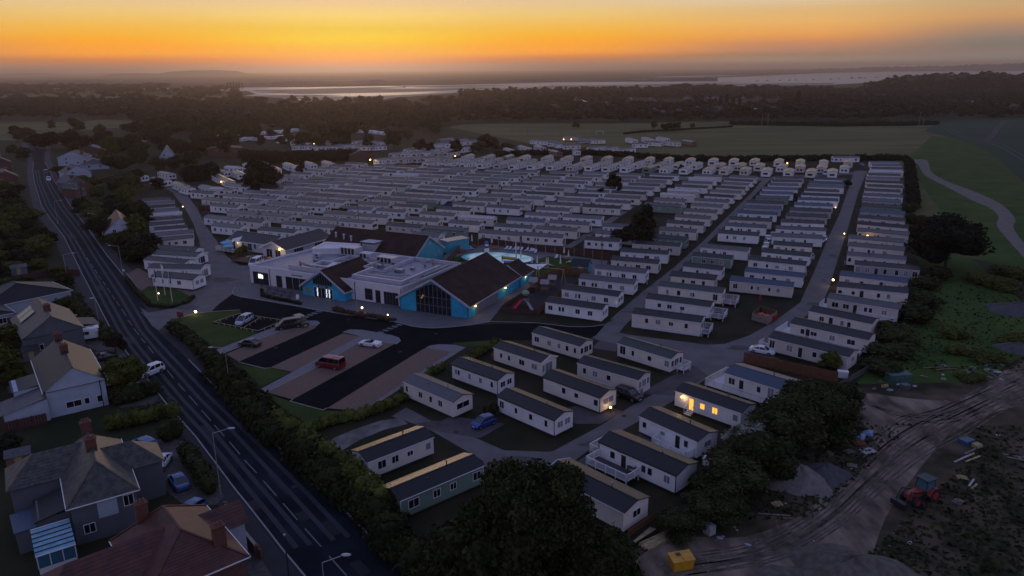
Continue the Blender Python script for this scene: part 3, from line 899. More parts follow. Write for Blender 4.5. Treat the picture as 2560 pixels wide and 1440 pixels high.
def frame_mesh(w, h):
    """window frame centred at the origin, facing -y"""
    k = ('f', w, h)
    if k not in _cm:
        b = MB()
        t = .07
        x, z = w / 2 + t, h / 2 + t
        b.box(-x, x, -.035, .02, -z, -z + t)
        b.box(-x, x, -.035, .02, z - t, z)
        b.box(-x, -x + t, -.035, .02, -z + t, z - t)
        b.box(x - t, x, -.035, .02, -z + t, z - t)
        if w > .75:
            b.box(-.025, .025, -.030, .02, -z + t, z - t)
        _cm[k] = b.mesh('window', M_FRAME)
        b = MB()
        b.add([(-w / 2, -.012, -h / 2), (w / 2, -.012, -h / 2), (w / 2, -.012, h / 2), (-w / 2, -.012, h / 2)], [(0, 1, 2, 3)])
        _cm[('p', w, h)] = b.mesh('pane', M_PANE)
    return _cm[k], _cm[('p', w, h)]


def barge_mesh(L, W, e):
    k = ('g', L, W, e)
    if k not in _cm:
        b = MB()
        x = e * (L / 2 + .20)
        sl = (RIDGE - EAVE) / (W / 2)
        y = W / 2 + .18
        for s in (-1, 1):
            b.bar((x, s * y, RIDGE - sl * y + .02), (x, 0, RIDGE + .04), .06, .20)
        _cm[k] = b.mesh('barge_board', M_FRAME)
    return _cm[k]


def gutter_mesh(L, W):
    k = ('u', L, W)
    if k not in _cm:
        b = MB()
        for s in (-1, 1):
            b.bar((-L / 2 - .1, s * (W / 2 + .16), EAVE - .06), (L / 2 + .1, s * (W / 2 + .16), EAVE - .06), .08, .09)
        for ex in (-1, 1):
            b.bar((ex * (L / 2 - .02), -W / 2 - .03, .42), (ex * (L / 2 - .02), -W / 2 - .03, EAVE), .09, .05)
        _cm[k] = b.mesh('gutter', M_BLACK)
    return _cm[k]


def setmat(o, m):
    o.material_slots[0].link = 'OBJECT'
    o.material_slots[0].material = m
    return o


def win(parent, x, y, z, w, h, rot=0.0, pane=None, name='window'):
    f, p = frame_mesh(w, h)
    o = link(name, f, parent)
    o.location = (x, y, z)
    o.rotation_euler = (0, 0, rot)
    q = link('pane', p, o)
    if pane:
        setmat(q, pane)
    return o


CARAVANS = []


def near_caravan(c, ang, L, W, wall, roof, pat, label, group, ribs=True, zoff=0.0, door=None, lit=(), dark_trim=False, skirt=False, ends=None, sides=None, panes=None):
    L = quant(L)
    t = thing('static_caravan', label, 'static caravan', (c.x, c.y, zoff), ang, group)
    setmat(link('wall', body_mesh(L, W), t), M_WALL[wall])
    setmat(link('roof', roof_mesh(L, W, ribs), t), M_ROOF[roof])
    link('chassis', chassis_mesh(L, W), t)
    fr, bend, aend = PATS[pat]
    if sides is not None:
        fr = sides
    if ends:
        bend, aend = ends
    pm = panes or [M_PANE, M_PANE, M_CURTAIN]
    for i, (fx, w, h) in enumerate(fr):
        win(t, -L / 2 + fx * L, -W / 2, 1.72, w, h, 0, M_PANE_LIT if i in lit else random.choice(pm))
    for e, st in ((1, bend), (-1, aend)):
        r = math.pi / 2 * e
        x = e * L / 2
        pn = random.choice([M_PANE, M_CURTAIN])
        if st == 'two':
            win(t, x, -.75, 1.75, 1.0, .85, r, pn)
            win(t, x, .75, 1.75, 1.0, .85, r, pn)
        elif st == 'wide':
            win(t, x, 0, 1.75, 2.4, .85, r, pn)
        elif st == 'bay':
            win(t, x, -1.2, 1.7, .7, 1.0, r, pn)
            win(t, x, 0, 1.7, 1.1, 1.1, r, pn)
            win(t, x, 1.2, 1.7, .7, 1.0, r, pn)
        elif st == 'porch':
            win(t, x, 0, 1.45, 1.7, 1.7, r, pn)
            win(t, x, -1.35, 1.6, .5, 1.2, r, pn)
            link('barge_board', barge_mesh(L, W, e), t)
        elif st == 'one':
            win(t, x, .5, 1.75, .8, .8, r, pn)
        elif st == 'pair':
            win(t, x, .1, 1.75, 1.3, .8, r, pn)
    if door is not None:
        d = win(t, -L / 2 + door * L, -W / 2, 1.46, .72, 1.75, 0, M_PANE_LIT if 'door' in lit else M_DARK, 'door')
    if ribs:
        g = link('gutter', gutter_mesh(L, W), t)
        setmat(g, M_BLACK if dark_trim else M_FRAME)
    if skirt:
        b = MB()
        for zz in (.06, .24, .42):
            b.box(-L / 2 - .03, L / 2 + .03, -W / 2 - .05, -W / 2 - .01, zz, zz + .14)
            b.box(L / 2 + .01, L / 2 + .05, -W / 2 - .05, W / 2, zz, zz + .14)
        b.build('skirting', M_FRAME, t)
    if random.random() < .5 or ribs:
        b = MB()
        b.tube((L * .18, .35, RIDGE - .15), (L * .18, .35, RIDGE + .35), .07, n=8)
        b.tube((L * .18, .35, RIDGE + .35), (L * .18, .35, RIDGE + .42), .13, n=8)
        b.build('flue', M_METAL if random.random() < .4 else M_BLACK, t)
        b = MB()
        b.box(-L * .12, -L * .12 + .3, -.75, -.45, RIDGE - .22, RIDGE - .08)
        b.build('roof_vent', M_BLACK, t)
    return t


_far = {}


def far_mesh(L, W, pat, porch):
    """one mesh with wall, roof, chassis, window and trim materials, for caravans too far off to show their parts"""
    k = (L, W, pat, porch)
    if k not in _far:
        b = MB()
        x, y, zb = L / 2, W / 2, .42
        vs = [(-x, -y, zb), (-x, y, zb), (-x, y, EAVE), (-x, 0, RIDGE - .03), (-x, -y, EAVE)]
        vs += [(x, *v[1:]) for v in vs]
        b.add(vs, [(0, 4, 3, 2, 1), (5, 6, 7, 8, 9), (0, 5, 9, 4), (1, 2, 7, 6), (0, 1, 6, 5)], 0)
        X, Yo = x + .15, y + .14
        sl = (RIDGE - EAVE) / y
        z0 = RIDGE - sl * Yo
        for dz in (.05, -.03):
            b.add([(-X, -Yo, z0 + dz), (X, -Yo, z0 + dz), (X, 0, RIDGE + dz), (-X, 0, RIDGE + dz), (X, Yo, z0 + dz), (-X, Yo, z0 + dz)], [(0, 1, 2, 3), (3, 2, 4, 5)], 1)
        for s in (-1, 1):
            b.add([(-X, s * Yo, z0 - .03), (X, s * Yo, z0 - .03), (X, s * Yo, z0 + .05), (-X, s * Yo, z0 + .05)], [(0, 1, 2, 3)], 1)
        b.bar((-X, 0, RIDGE + .07), (X, 0, RIDGE + .07), .2, .05, 1)
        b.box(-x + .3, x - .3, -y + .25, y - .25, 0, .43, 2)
        for fx, w, h in PATS[pat][0]:
            cx = -x + fx * L
            b.box(cx - w / 2 - .06, cx + w / 2 + .06, -y - .03, -y, 1.72 - h / 2 - .06, 1.72 + h / 2 + .06, 4)
            b.box(cx - w / 2, cx + w / 2, -y - .035, -y, 1.72 - h / 2, 1.72 + h / 2, 3)
        for e, st in ((1, PATS[pat][1]), (-1, PATS[pat][2])):
            for yy in ((-.75, .75) if st in ('two', 'bay') else (0,) if st in ('wide', 'porch', 'one') else ()):
                w = .9 if st in ('two', 'bay') else 2.0
                b.box(e * x - .03 * (e < 0), e * x + .03 * (e > 0), yy - w / 2, yy + w / 2, 1.3, 2.15, 3)
            if porch and e == porch:
                for s in (-1, 1):
                    b.bar((e * (x + .2), s * Yo, z0 + .02), (e * (x + .2), 0, RIDGE + .04), .06, .22, 4)
        _far[k] = b.mesh('static_caravan', [M_WALL[0], M_ROOF[0], M_CHASSIS, M_PANE, M_FRAME])
    return _far[k]


def far_caravan(c, ang, L, W, wall, roof, pat, label, group, porch=0):
    me = far_mesh(quant(L), W, pat, porch)
    o = link('static_caravan', me)
    o.location = (c.x, c.y, 0)
    o.rotation_euler = (0, 0, ang)
    for i, m in ((0, M_WALL[wall]), (1, M_ROOF[roof])):
        o.material_slots[i].link = 'OBJECT'
        o.material_slots[i].material = m
    return tag(o, label, 'static caravan', group)


WN = ['white', 'cream', 'beige', 'sage green', 'grey', 'brown']
RN = ['dark slate', 'dull mauve', 'grey', 'dark blue', 'pale', 'green black']
ORD = ['first', 'second', 'third', 'fourth', 'fifth', 'sixth', 'seventh', 'eighth', 'ninth', 'tenth', 'eleventh', 'twelfth', 'thirteenth', 'fourteenth', 'fifteenth', 'sixteenth', 'seventeenth', 'eighteenth', 'nineteenth', 'twentieth', 'twenty-first', 'twenty-second']

SPECS = []        # every caravan: dict(dist, centre, angle, length, ...)


def ends_to(a, c, off=.15):
    m = (a + c) / 2
    d = c - a
    return Vector((m.x, m.y, 0)), math.atan2(d.y, d.x), d.length - 2 * off


def add_spec(**k):
    k['dist'] = k['c'].length
    SPECS.append(k)


def row(la, lb, na, nb, n, where, W=3.8, jit=.25, pats=(0, 1, 2, 4), roofs=(0, 1, 1, 2, 1, 2), walls=(0, 0, 1, 1, 1, 2), porch=.45, lenj=.06):
    """n caravans between the far one (ridge ends la, lb) and the near one (ridge ends na, nb)"""
    A0, B0, A1, B1 = (P(*p, RIDGE) for p in (la, lb, na, nb))
    L = ((B0 - A0).length + (B1 - A1).length) / 2
    L = min(13.0, max(9.5, L))
    for i in range(n):
        t = i / max(1, n - 1)
        a, c = A0.lerp(A1, t), B0.lerp(B1, t)
        ctr, ang, _ = ends_to(a, c)
        ctr = ctr + Vector((random.uniform(-jit, jit) * 2.2, random.uniform(-jit, jit), 0))
        wl_, rf, pt = random.choice(walls), random.choice(roofs), random.choice(pats)
        if random.random() < .03:
            wl_ = 3
        if random.random() < .05:
            rf = 4 if random.random() < .5 else 3
        k = n - i
        lb_ = f"{WN[wl_]} caravan, {ORD[k - 1]} from the near end of {where}"
        add_spec(c=ctr, ang=ang + random.uniform(-.012, .012), L=L * random.uniform(1 - lenj * 1.6, 1 + lenj * .5), W=W if random.random() < .75 else 3.1, wall=wl_, roof=rf, pat=pt, label=lb_, group='static caravans in rows across the park', porch=(1 if random.random() < porch else 0))


R1 = dict(porch=.1, pats=(0, 1, 4, 3), roofs=(0, 3, 2, 2, 0), walls=(0, 0, 1, 2, 4))
row((2172, 403), (2255, 404), (2141, 553), (2270, 564), 15, 'the edge row beside the bank', **R1)
row((2030, 443), (2117, 446), (1926, 582), (2050, 588), 12, 'the row left of the straight lane', **R1)
row((1933, 440), (2013, 441), (1796, 574), (1896, 581), 12, 'the row right of the middle lane', **R1)
row((1824, 437), (1894, 441), (1647, 566), (1741, 573), 12, 'the row left of the middle lane')
row((1733, 434.5), (1808, 437), (1614, 505), (1701, 511), 8, 'the short row behind the round conifer')
row((1622, 432), (1698, 435), (1466, 510), (1555, 515), 9, 'the row ending at the round conifer')
row((1543, 432), (1611, 434), (1199, 573.5), (1301, 581), 14, 'the long row behind the pool fence')
row((1413, 535), (1509, 541), (1312, 580), (1416, 587), 4, 'the four beside the side lane')
row((1458, 428), (1522, 430.5), (1222, 511), (1305, 516), 10, 'the row behind the white-roofed caravan')
row((1374, 426), (1441, 428), (973, 555), (1059, 562), 14, 'the row behind the brown club roof')
row((1282, 424), (1345, 426), (853, 545), (935, 551), 14, 'the row behind the roof flues')
row((1214, 421), (1276, 423), (649, 566), (751, 574), 16, 'the row behind the lit lodge')
row((1135, 417), (1192, 419), (532, 556), (614, 564), 16, 'the long row starting at the lane corner')
row((1071, 414), (1128, 416), (517, 536), (596, 544), 15, 'the row one behind the lane corner')
row((992, 412), (1051, 415), (533, 507), (608, 513), 13, 'the row behind the red bin enclosure')
row((937, 410), (988, 412), (511, 492), (582, 498), 12, 'the row behind the blue roof')
row((865, 405), (910, 407), (475, 475), (542, 480), 11, 'the back row under the dark hedge')
row((348, 498), (433, 492), (397, 594), (481, 587), 10, 'the row beside the road trees', roofs=(2, 2, 0), porch=0)
EO = dict(pats=(3, 4, 5, 3), roofs=(1, 1, 2, 0), porch=0, W=4.0, jit=.5)


def erow(fa, fb, la, lb, n, where):
    """end-on units: near ridge end, far ridge end of the first and last"""
    A0, B0, A1, B1 = (P(*p, RIDGE) for p in (fa, fb, la, lb))
    for i in range(n):
        t = i / max(1, n - 1)
        ctr, ang, L = ends_to(A0.lerp(A1, t), B0.lerp(B1, t))
        w_, r_ = random.choice((0, 0, 1, 2)), random.choice((1, 1, 2, 0))
        if random.random() < .06:
            w_ = 3
        ctr = ctr + Vector((random.uniform(-1, 1), random.uniform(-1.2, 1.2), 0))
        add_spec(c=ctr, ang=ang + random.uniform(-.03, .03), L=min(12.5, max(9, 11.3 + random.uniform(-1, .8))), W=4.0, wall=w_, roof=r_, pat=random.choice((3, 3, 5, 4)), label=f"{WN[w_]} end-on caravan, {ORD[i]} from the left in {where}", group='static caravans in rows across the park', porch=0)


erow((1062, 405), (1100, 398), (2078, 429), (2081, 420.6), 22, 'the front gable row')
erow((1085, 397), (1122, 391), (2110, 418), (2112.5, 410.5), 22, 'the middle gable row')
erow((1158, 390), (1180, 383), (2120, 406), (2121, 397), 19, 'the back gable row')
erow((945, 396.5), (982, 392), (1064, 392), (1100, 388), 5, 'the left gable group')
erow((973, 382), (1012, 378), (1112, 380), (1150, 374), 6, 'the second left gable group')
erow((1010, 372), (1050, 368), (1145, 370), (1182, 365), 5, 'the third left gable group')
erow((1060, 362), (1100, 358), (1145, 352), (1190, 350), 4, 'the group under the scrub trees')
erow((1090, 348), (1135, 344), (1205, 352), (1230, 351), 4, 'the farthest left group')


def one(a, c, label, wall=0, roof=0, pat=0, mode='r', W=3.8, **k):
    """a single caravan read off the photograph by its ridge ends (r) or by the foot of its front wall (b)"""
    if mode == 'r':
        ctr, ang, L = ends_to(P(*a, RIDGE), P(*c, RIDGE))
    else:
        A, B = P(*a, .42), P(*c, .42)
        d = (B - A).normalized()
        s = Vector((-d.y, d.x, 0))
        if s.y < 0:
            s = -s
        ctr, ang, L = ends_to(A, B, 0)
        ctr = ctr + s * W / 2
    add_spec(c=ctr, ang=ang, L=L, W=W, wall=wall, roof=roof, pat=pat, label=label, group='static caravans near the entrance and car park', porch=0, **k)


H = dict(hero=True)
T3 = [(.16, .9, .9), (.36, .55, .8), (.55, .6, .8), (.74, .5, .9)]
one((1012.3, 989.2), (1132.6, 1043), 'cream caravan with a worn grey metal roof and steel flue, beside the hedge gap', 1, 2, 1, 'b', sides=[(.06, .5, .9), (.35, .8, .9), (.56, .6, .9), (.75, .8, .9)], ends=('wide', 'none'), **H)
one((1129.9, 944), (1244.7, 986.5), 'white caravan with black gutters just behind the car park hedge', 0, 0, 0, 'b', sides=[(.10, .45, .8), (.16, .45, .8), (.40, .5, .9), (.64, .6, .8), (.88, .5, .9)], dark_trim=True, **H)
one((1244.7, 1027.5), (1385.6, 1089.5), 'white caravan on the corner lawn to the right of the blue hatchback', 0, 0, 0, 'b', sides=[(.08, .8, 1.0), (.34, .5, .8), (.60, .6, .8), (.86, .5, .9)], dark_trim=True, **H)
one((1234.6, 900.3), (1354, 941.3), 'cream caravan with white barge boards and a red gas bottle at its left', 1, 0, 2, 'b', sides=[(.16, .5, .8), (.33, .5, .8), (.60, 1.1, .9), (.86, 1.1, .9)], **H)
one((1331, 862), (1448, 897.6), 'cream caravan beside the junction of the black road and the concrete lane', 1, 0, 3, 'b', sides=[(.10, 1.0, .9), (.37, .8, .9), (.58, .6, .8), (.75, .6, .9), (.91, .5, .9)], **H)
one((1356.9, 976.9), (1500.4, 1031.6), 'grey white caravan with a glowing ground lamp at its front corner', 1, 0, 1, 'b', sides=[(.38, .7, .9), (.60, .7, .7), (.93, .7, .9)], dark_trim=True, ends=('wide', 'none'), **H)
one((1445, 941), (1592, 985), 'pale caravan with white slatted skirting beside the parked black car', 2, 0, 3, 'b', sides=[(.12, .6, .9), (.30, .9, .9), (.53, .7, .8)], skirt=True, **H)
one((1544, 889.4), (1674, 930.4), 'cream caravan with a green grey roof on the bend of the lane', 1, 5, 3, 'b', sides=[(.10, 1.1, 1.4), (.30, .5, .9), (.62, .7, .8), (.94, .8, 1.0)], **H)
one((1597, 1078), (1742, 1146), 'white caravan whose front terrace holds patio chairs, next below the lit one', 0, 0, 4, 'b', W=4.2, sides=[(.09, .6, .8), (.42, .7, .5), (.82, .6, .9)], ends=('pair', 'none'), door=.68, **H)
one((1498.4, 1146), (1686.5, 1232.3), 'long white caravan with the big raised deck in front of it', 0, 0, 4, 'b', W=4.3, sides=[(.19, .7, .9), (.60, .6, .9), (.68, .6, .9), (.89, .8, .9)], ends=('none', 'none'), door=.34, dark_trim=True, **H)
one((1393.4, 1152), (1594.6, 1251), 'cream caravan half hidden by the big foreground tree', 1, 0, 4, W=4.3, sides=[(.2, .8, .9), (.62, .7, .9)], ends=('pair', 'porch'), **H)
one((1706, 956), (1876, 1012), 'white caravan with lit door, lit windows and a glowing wall lamp', 0, 0, 4, W=4.0, sides=[(.43, .7, .8), (.62, .8, .9), (.92, .7, .9)], lit=(0, 1, 'door'), ends=('none', 'none'), door=.26, **H)
one((1833, 910.6), (1983, 955), 'cream lodge with a dark blue roof and a cream railed terrace', 1, 3, 4, W=5.2, sides=[(.13, 1.0, 1.0), (.60, .6, .9), (.80, .9, 1.6)], ends=('none', 'none'), door=.30, **H)
one((1934, 827.5), (2137, 876), 'grey beige caravan behind the brown board fence', 2, 0, 4, W=4.2, sides=[(.05, .9, 1.3), (.28, 1.0, 1.1), (.60, .7, .9)], ends=('pair', 'bay'), door=.42, **H)
one((1986, 793), (2184, 834.7), 'beige caravan with a white railed terrace, second up from the board fence', 2, 0, 4, W=4.2, sides=[(.17, .7, .9), (.32, 1.1, .7), (.56, .9, .9), (.80, 1.3, .9)], ends=('none', 'none'), door=.24, **H)
one((2033, 763.8), (2190.6, 796), 'cream caravan with plain walls, third up from the board fence', 1, 0, 4, W=4.0, sides=[(.22, .8, .9), (.55, .6, .9), (.66, .6, .9)], ends=('none', 'none'), door=.37, **H)
one((2073, 732.5), (2254.7, 760.6), 'beige caravan with a weathered grey roof and bay end windows', 2, 2, 5, W=4.2, sides=[(.12, 1.2, 1.0), (.28, 1.1, .9), (.56, .6, .9), (.63, .6, .9), (.82, .9, .9)], ends=('none', 'bay'), door=.41, **H)
one((2093.8, 704), (2270, 720.6), 'cream caravan just right of the lane lamp that lights the road', 1, 0, 4, W=4.0, sides=[(.05, .7, .7), (.24, .6, .7), (.60, .6, .9), (.74, .6, .9)], door=.36, ends=('none', 'none'), **H)
one((2100, 677), (2274, 696.7), 'cream caravan directly behind the one beside the lane lamp', 1, 3, 4, W=4.0, sides=[(.12, .9, .7), (.34, .7, .6), (.90, .7, .8)], door=.63, ends=('none', 'none'), **H)
one((2135, 650.8), (2301.7, 664.7), 'grey caravan with white framed windows standing farther right than its row', 4, 0, 4, W=4.2, sides=[(.05, .9, 1.2), (.20, .9, 1.2), (.48, .7, 1.2), (.66, .7, 1.2), (.80, .8, 1.2), (.94, 1.0, 1.2)], door=.34, ends=('none', 'none'), **H)
one((2117, 628.6), (2267, 641), 'cream caravan level with the big round tree, third below the lit one', 1, 2, 4, sides=[(.05, .7, .9), (.32, .7, .8), (.46, .5, .8), (.65, .5, .8)], **H)
one((2121, 605), (2264, 617.5), 'cream caravan level with the big round tree, second below the lit one', 1, 2, 4, sides=[(.08, .6, .8), (.38, .6, .9), (.46, .6, .7), (.66, .8, .8)], **H)
one((2119.7, 586.4), (2264, 598), 'cream caravan directly in front of the one with the yellow wall light', 1, 2, 4, sides=[(.13, .8, .6), (.34, .8, .6), (.62, .5, .7), (.83, .5, .7)], **H)
one((2144.7, 569.4), (2273.9, 580), 'beige caravan with a yellow light glowing on its wall', 2, 2, 4, sides=[(.06, .7, .9), (.35, .8, .9), (.42, .6, .7), (.62, .9, .7)], **H)
one((1935, 602), (2032, 609), 'short cream caravan, first of the near group left of the straight lane', 1, 0, 1)
one((1906, 620), (2030, 632), 'white caravan with a small dish at its right end, left of the lane', 0, 0, 0)
one((1874, 639), (2018, 654), 'white caravan directly behind the bright blue roof', 0, 0, 1, **H)
one((1866, 668), (2010, 682.7), 'white caravan with the bright blue roof', 0, 3, 1, **H)
one((1828, 690), (1986, 706), 'beige caravan in front of the bright blue roof, above the bin enclosure', 2, 3, 0, W=4.0, sides=[(.09, .9, 1.0), (.36, .5, .8), (.46, .6, .9), (.64, .5, .8), (.78, .7, .9)], **H)
one((1753.9, 609), (1874.7, 620), 'white caravan with porch boards behind the sage green one', 0, 2, 1, sides=[(.10, 1.1, .9), (.30, .7, .7), (.52, .8, .8)], ends=('porch', 'none'), **H)
one((1733, 630), (1834, 639), 'dark sage green caravan right of the middle lane', 3, 0, 4, sides=[(.30, .9, .9), (.52, .9, .8), (.76, .9, .9)], **H)
one((1711, 655), (1811, 665.6), 'white caravan in front of the dark sage green one', 0, 0, 0, sides=[(.38, .6, .9), (.65, .7, .9)], **H)
one((1680, 676.7), (1792.8, 688), 'cream caravan with black corner trim between two white neighbours by the lane', 1, 0, 0, sides=[(.30, .6, .8), (.52, .9, .7), (.75, .6, .9)], dark_trim=True, **H)
one((1648, 702), (1815, 721), 'long cream caravan with a green black ribbed roof and end terrace', 1, 5, 4, W=4.0, sides=[(.15, .5, 1.0), (.33, .7, 1.0), (.53, .5, .8), (.56, .5, .8), (.90, .9, 1.3)], ends=('bay', 'none'), **H)
one((1622, 733), (1781.7, 753.6), 'white caravan whose end terrace has a black floor', 0, 0, 4, W=4.0, sides=[(.22, .7, .8), (.38, .9, .8), (.58, .8, .7)], ends=('bay', 'none'), **H)
one((1587, 769), (1759, 791), 'cream caravan with white slatted skirting and steps at its right end', 1, 0, 4, W=4.0, sides=[(.22, .6, .9), (.39, .9, .9), (.58, .8, .7), (.80, .6, .9)], ends=('bay', 'none'), skirt=True, **H)
one((1623, 584), (1720.6, 592.5), 'sage green caravan beside the big dark conifer', 3, 0, 1, **H)
one((1584, 600), (1702.5, 608), 'beige caravan with porch end in front of the conifer', 2, 0, 2, **H)
one((1554, 619.7), (1673, 627), 'white caravan fourth up from the playground fence corner', 0, 0, 2, sides=[(.14, .5, .8), (.30, .5, .8), (.56, 1.2, .9), (.77, 1.2, .9)], **H)
one((1531.7, 640), (1651, 650), 'cream caravan beside the small blue cabin', 1, 0, 2, sides=[(.15, .5, .8), (.31, .5, .8), (.58, 1.1, .9), (.80, 1.1, .9)], **H)
S4 = [(.09, .9, .9), (.26, .45, .9), (.32, .45, .9), (.58, .9, .9), (.80, .9, .9)]
one((1491, 660), (1620.6, 673), 'white caravan with square black windows, farthest of four alike', 0, 1, 0, sides=S4, **H)
one((1454, 685), (1590, 699.4), 'white caravan with square black windows, second farthest of four alike', 0, 1, 0, sides=S4, **H)
one((1413.6, 710.6), (1552.5, 729), 'white caravan with square black windows and a lamp at its lane corner', 0, 0, 0, sides=S4, **H)
one((1372.8, 741.7), (1513.6, 761), 'white caravan with square black windows, nearest of four by the playground', 0, 0, 0, sides=S4, **H)
one((1516, 557.8), (1566, 560.5), 'short white caravan partly behind the big dark conifer', 0, 1, 1)
one((1494, 574.4), (1587, 584), 'white caravan left of the big dark conifer', 0, 1, 0, **H)
one((1465, 590.6), (1552.5, 596.7), 'white caravan behind the tall dark pole and the pool fence', 0, 0, 1, **H)
one((896, 1130), (1062.8, 1068), 'cream ribbed roof caravan at the end of the side lane by the roadside hedge', 1, 0, 4, sides=[(.20, 1.1, 1.0), (.40, .9, .9), (.63, .8, .6), (.92, .7, .9)], ends=('none', 'none'), **H)
one((972.5, 1223), (1186.4, 1135.6), 'sage green caravan with white framed windows behind the foreground tree', 3, 0, 4, sides=[(.15, 1.3, 1.0), (.42, .9, .9), (.62, .8, .8), (.92, 1.1, 1.0)], ends=('none', 'none'), **H)
one((394.4, 677.8), (497, 687), 'white show caravan behind the flagpoles', 0, 0, 0, W=4.2, sides=[(.06, .6, .9), (.27, .5, .9), (.44, .6, .8), (.66, 1.0, .9)], ends=('two', 'none'), dark_trim=True, **H)
one((379, 658.6), (515, 662), 'white show lodge with a dark open gable behind the flagpole caravan', 0, 0, 4, W=4.4, ends=('porch', 'none'), **H)
one((372, 639.7), (474, 649), 'white show caravan between the two show lodges', 0, 0, 1, **H)
one((389, 624), (508, 631), 'white show lodge with a lamp lighting its gable end', 0, 0, 4, W=4.4, ends=('porch', 'none'), **H)
one((403, 612.8), (497, 618), 'white show caravan at the back of the show pitch', 0, 0, 1, **H)
one((1152.5, 536), (1238, 541), 'cream caravan with a pale pinkish roof behind the pool', 1, 4, 1, **H)
one((1127.5, 549), (1204, 555.5), 'white caravan with black corner trim just in front of the pale roof', 0, 1, 4, dark_trim=True, **H)
one((1069, 563), (1165, 570), 'grey green caravan with a small lit end behind the turquoise gable', 3, 1, 1, **H)
one((1036, 578), (1104, 585), 'white caravan with dark end windows right behind the turquoise gable', 0, 1, 2)
one((799, 559), (845, 562), 'pale cream caravan half hidden by the brown club roof', 1, 2, 1)
# group at the upper left and the scattered ones in the field
for i, (a, c, w_, r_) in enumerate([((330, 433), (362, 437), 0, 2), ((377, 441), (425, 450), 0, 1), ((402, 427), (430, 432), 0, 2), ((438, 452), (465, 462), 0, 0), ((456, 462), (478, 468), 0, 0), ((505, 461), (530, 465), 0, 2), ((530, 467), (585, 470), 1, 4),
                                    ((540, 420), (570, 427), 0, 0), ((566, 414), (600, 416), 0, 4), ((588, 425), (604, 432), 0, 0), ((538, 433), (556, 442), 0, 0), ((560, 443), (577, 451), 1, 0), ((612, 406), (642, 413), 0, 1), ((640, 401), (668, 406), 0, 1), ((672, 411), (700, 423), 0, 1),
                                    ((712, 404), (732, 413), 0, 1), ((735, 412), (752, 420), 0, 1), ((760, 400), (790, 411), 0, 1), ((808, 399), (832, 408), 1, 1), ((572, 458), (625, 463), 0, 2), ((612, 455), (640, 457), 0, 0), ((500, 424), (552, 421), 0, 2)]):
    one(a, c, f"{WN[w_]} caravan, {ORD[i]} from the left in the scattered group by the left hedges" if i < 22 else '', w_, r_, 3)
FIELD = [((1260, 367), (1290, 375)), ((1298, 362), (1325, 368)), ((1338, 360), (1362, 367)), ((1328, 348), (1368, 351)), ((1350, 350), (1390, 352)), ((1370, 354), (1405, 355)), ((1386, 358), (1440, 356)), ((1408, 361), (1450, 360)), ((1418, 369), (1448, 376)), ((1372, 372), (1400, 378)),
         ((1408, 340), (1450, 341)), ((1448, 347), (1488, 345)), ((1476, 348), (1512, 347)), ((1468, 368), (1515, 364)), ((1504, 371), (1545, 366)), ((1543, 372), (1585, 368)), ((1568, 343), (1590, 348)), ((1605, 341), (1636, 347)), ((1643, 340), (1672, 345)),
         ((1580, 357), (1620, 357)), ((1612, 352), (1655, 354)), ((1664, 351), (1698, 354)), ((1708, 348), (1738, 353)), ((2078, 390), (2150, 390))]
for i, (a, c) in enumerate(FIELD):
    w_ = 5 if i in (9, 22) else 4 if i in (10, 11) else random.choice((0, 0, 1, 2))
    r_ = random.choice((1, 2, 1))
    one(a, c, f"{WN[w_]} caravan out on the field, {ORD[i] if i < 22 else 'last but ' + ORD[23 - i] if i < 23 else 'alone at the far right'} counting from the left", w_, r_, 3 if i % 2 else 4)
    SPECS[-1]['group'] = 'caravans standing out on the field'
for i in range(16):     # second park between the hedge and the woods
    x = 728 + (i % 8) * 28 + random.uniform(-5, 5)
    y = 363 - (i // 8) * 9 + random.uniform(-2, 2)
    one((x, y), (x + 38, y + random.uniform(-3, 2)), f"pale caravan beyond the tall dark hedge, {ORD[i % 8]} from the left in its {'front' if i < 8 else 'back'} line", random.choice((0, 0, 1)), 1, 3)

SPECS.sort(key=lambda s: s['dist'])
LIMIT = 300
seen_lab = set()
rest = []
for i, s in enumerate(SPECS):
    if i >= LIMIT:
        rest.append(s)
        continue
    lb_ = s['label']
    L = min(13.5, max(7.5, s['L']))
    ex = {k: s[k] for k in ('sides', 'ends', 'door', 'lit', 'dark_trim', 'skirt') if k in s}
    if s.get('hero') and s['dist'] < 205:
        near_caravan(s['c'], s['ang'], L, s['W'], s['wall'], s['roof'], s['pat'], lb_, s['group'], True, **ex)
    elif s.get('hero') or s['dist'] < 265:
        if s['porch']:
            ex['ends'] = ('porch', PATS[s['pat']][2])
        near_caravan(s['c'], s['ang'], L, s['W'], s['wall'], s['roof'], s['pat'], lb_, s['group'], False, **ex)
    else:
        far_caravan(s['c'], s['ang'], L, s['W'], s['wall'], s['roof'], s['pat'], lb_, s['group'], s['porch'])
# the farthest ones, beyond the limit, joined
V, Fc, Mi, k = [], [], [], 0
slots = [M_CHASSIS, M_PANE, M_FRAME] + M_WALL + M_ROOF
for s in rest:
    me = far_mesh(quant(min(13, max(8, s['L']))), s['W'], s['pat'], s['porch'])
    mx = Matrix.Translation((s['c'].x, s['c'].y, 0)) @ Matrix.Rotation(s['ang'], 4, 'Z')
    V += [tuple(mx @ v.co) for v in me.vertices]
    mp = {0: 3 + s['wall'], 1: 3 + len(M_WALL) + s['roof'], 2: 0, 3: 1, 4: 2}
    for p in me.polygons:
        Fc.append([k + v for v in p.vertices])
        Mi.append(mp[p.material_index])
    k += len(me.vertices)
me = bpy.data.meshes.new('distant_static_caravans')
me.from_pydata(V, [], Fc)
for m in slots:
    me.materials.append(m)
me.polygons.foreach_set('material_index', Mi)
me.update()
tag(link('distant_static_caravans', me), 'pale static caravans massed in the farthest rows of the park', 'static caravans', None, 'stuff')
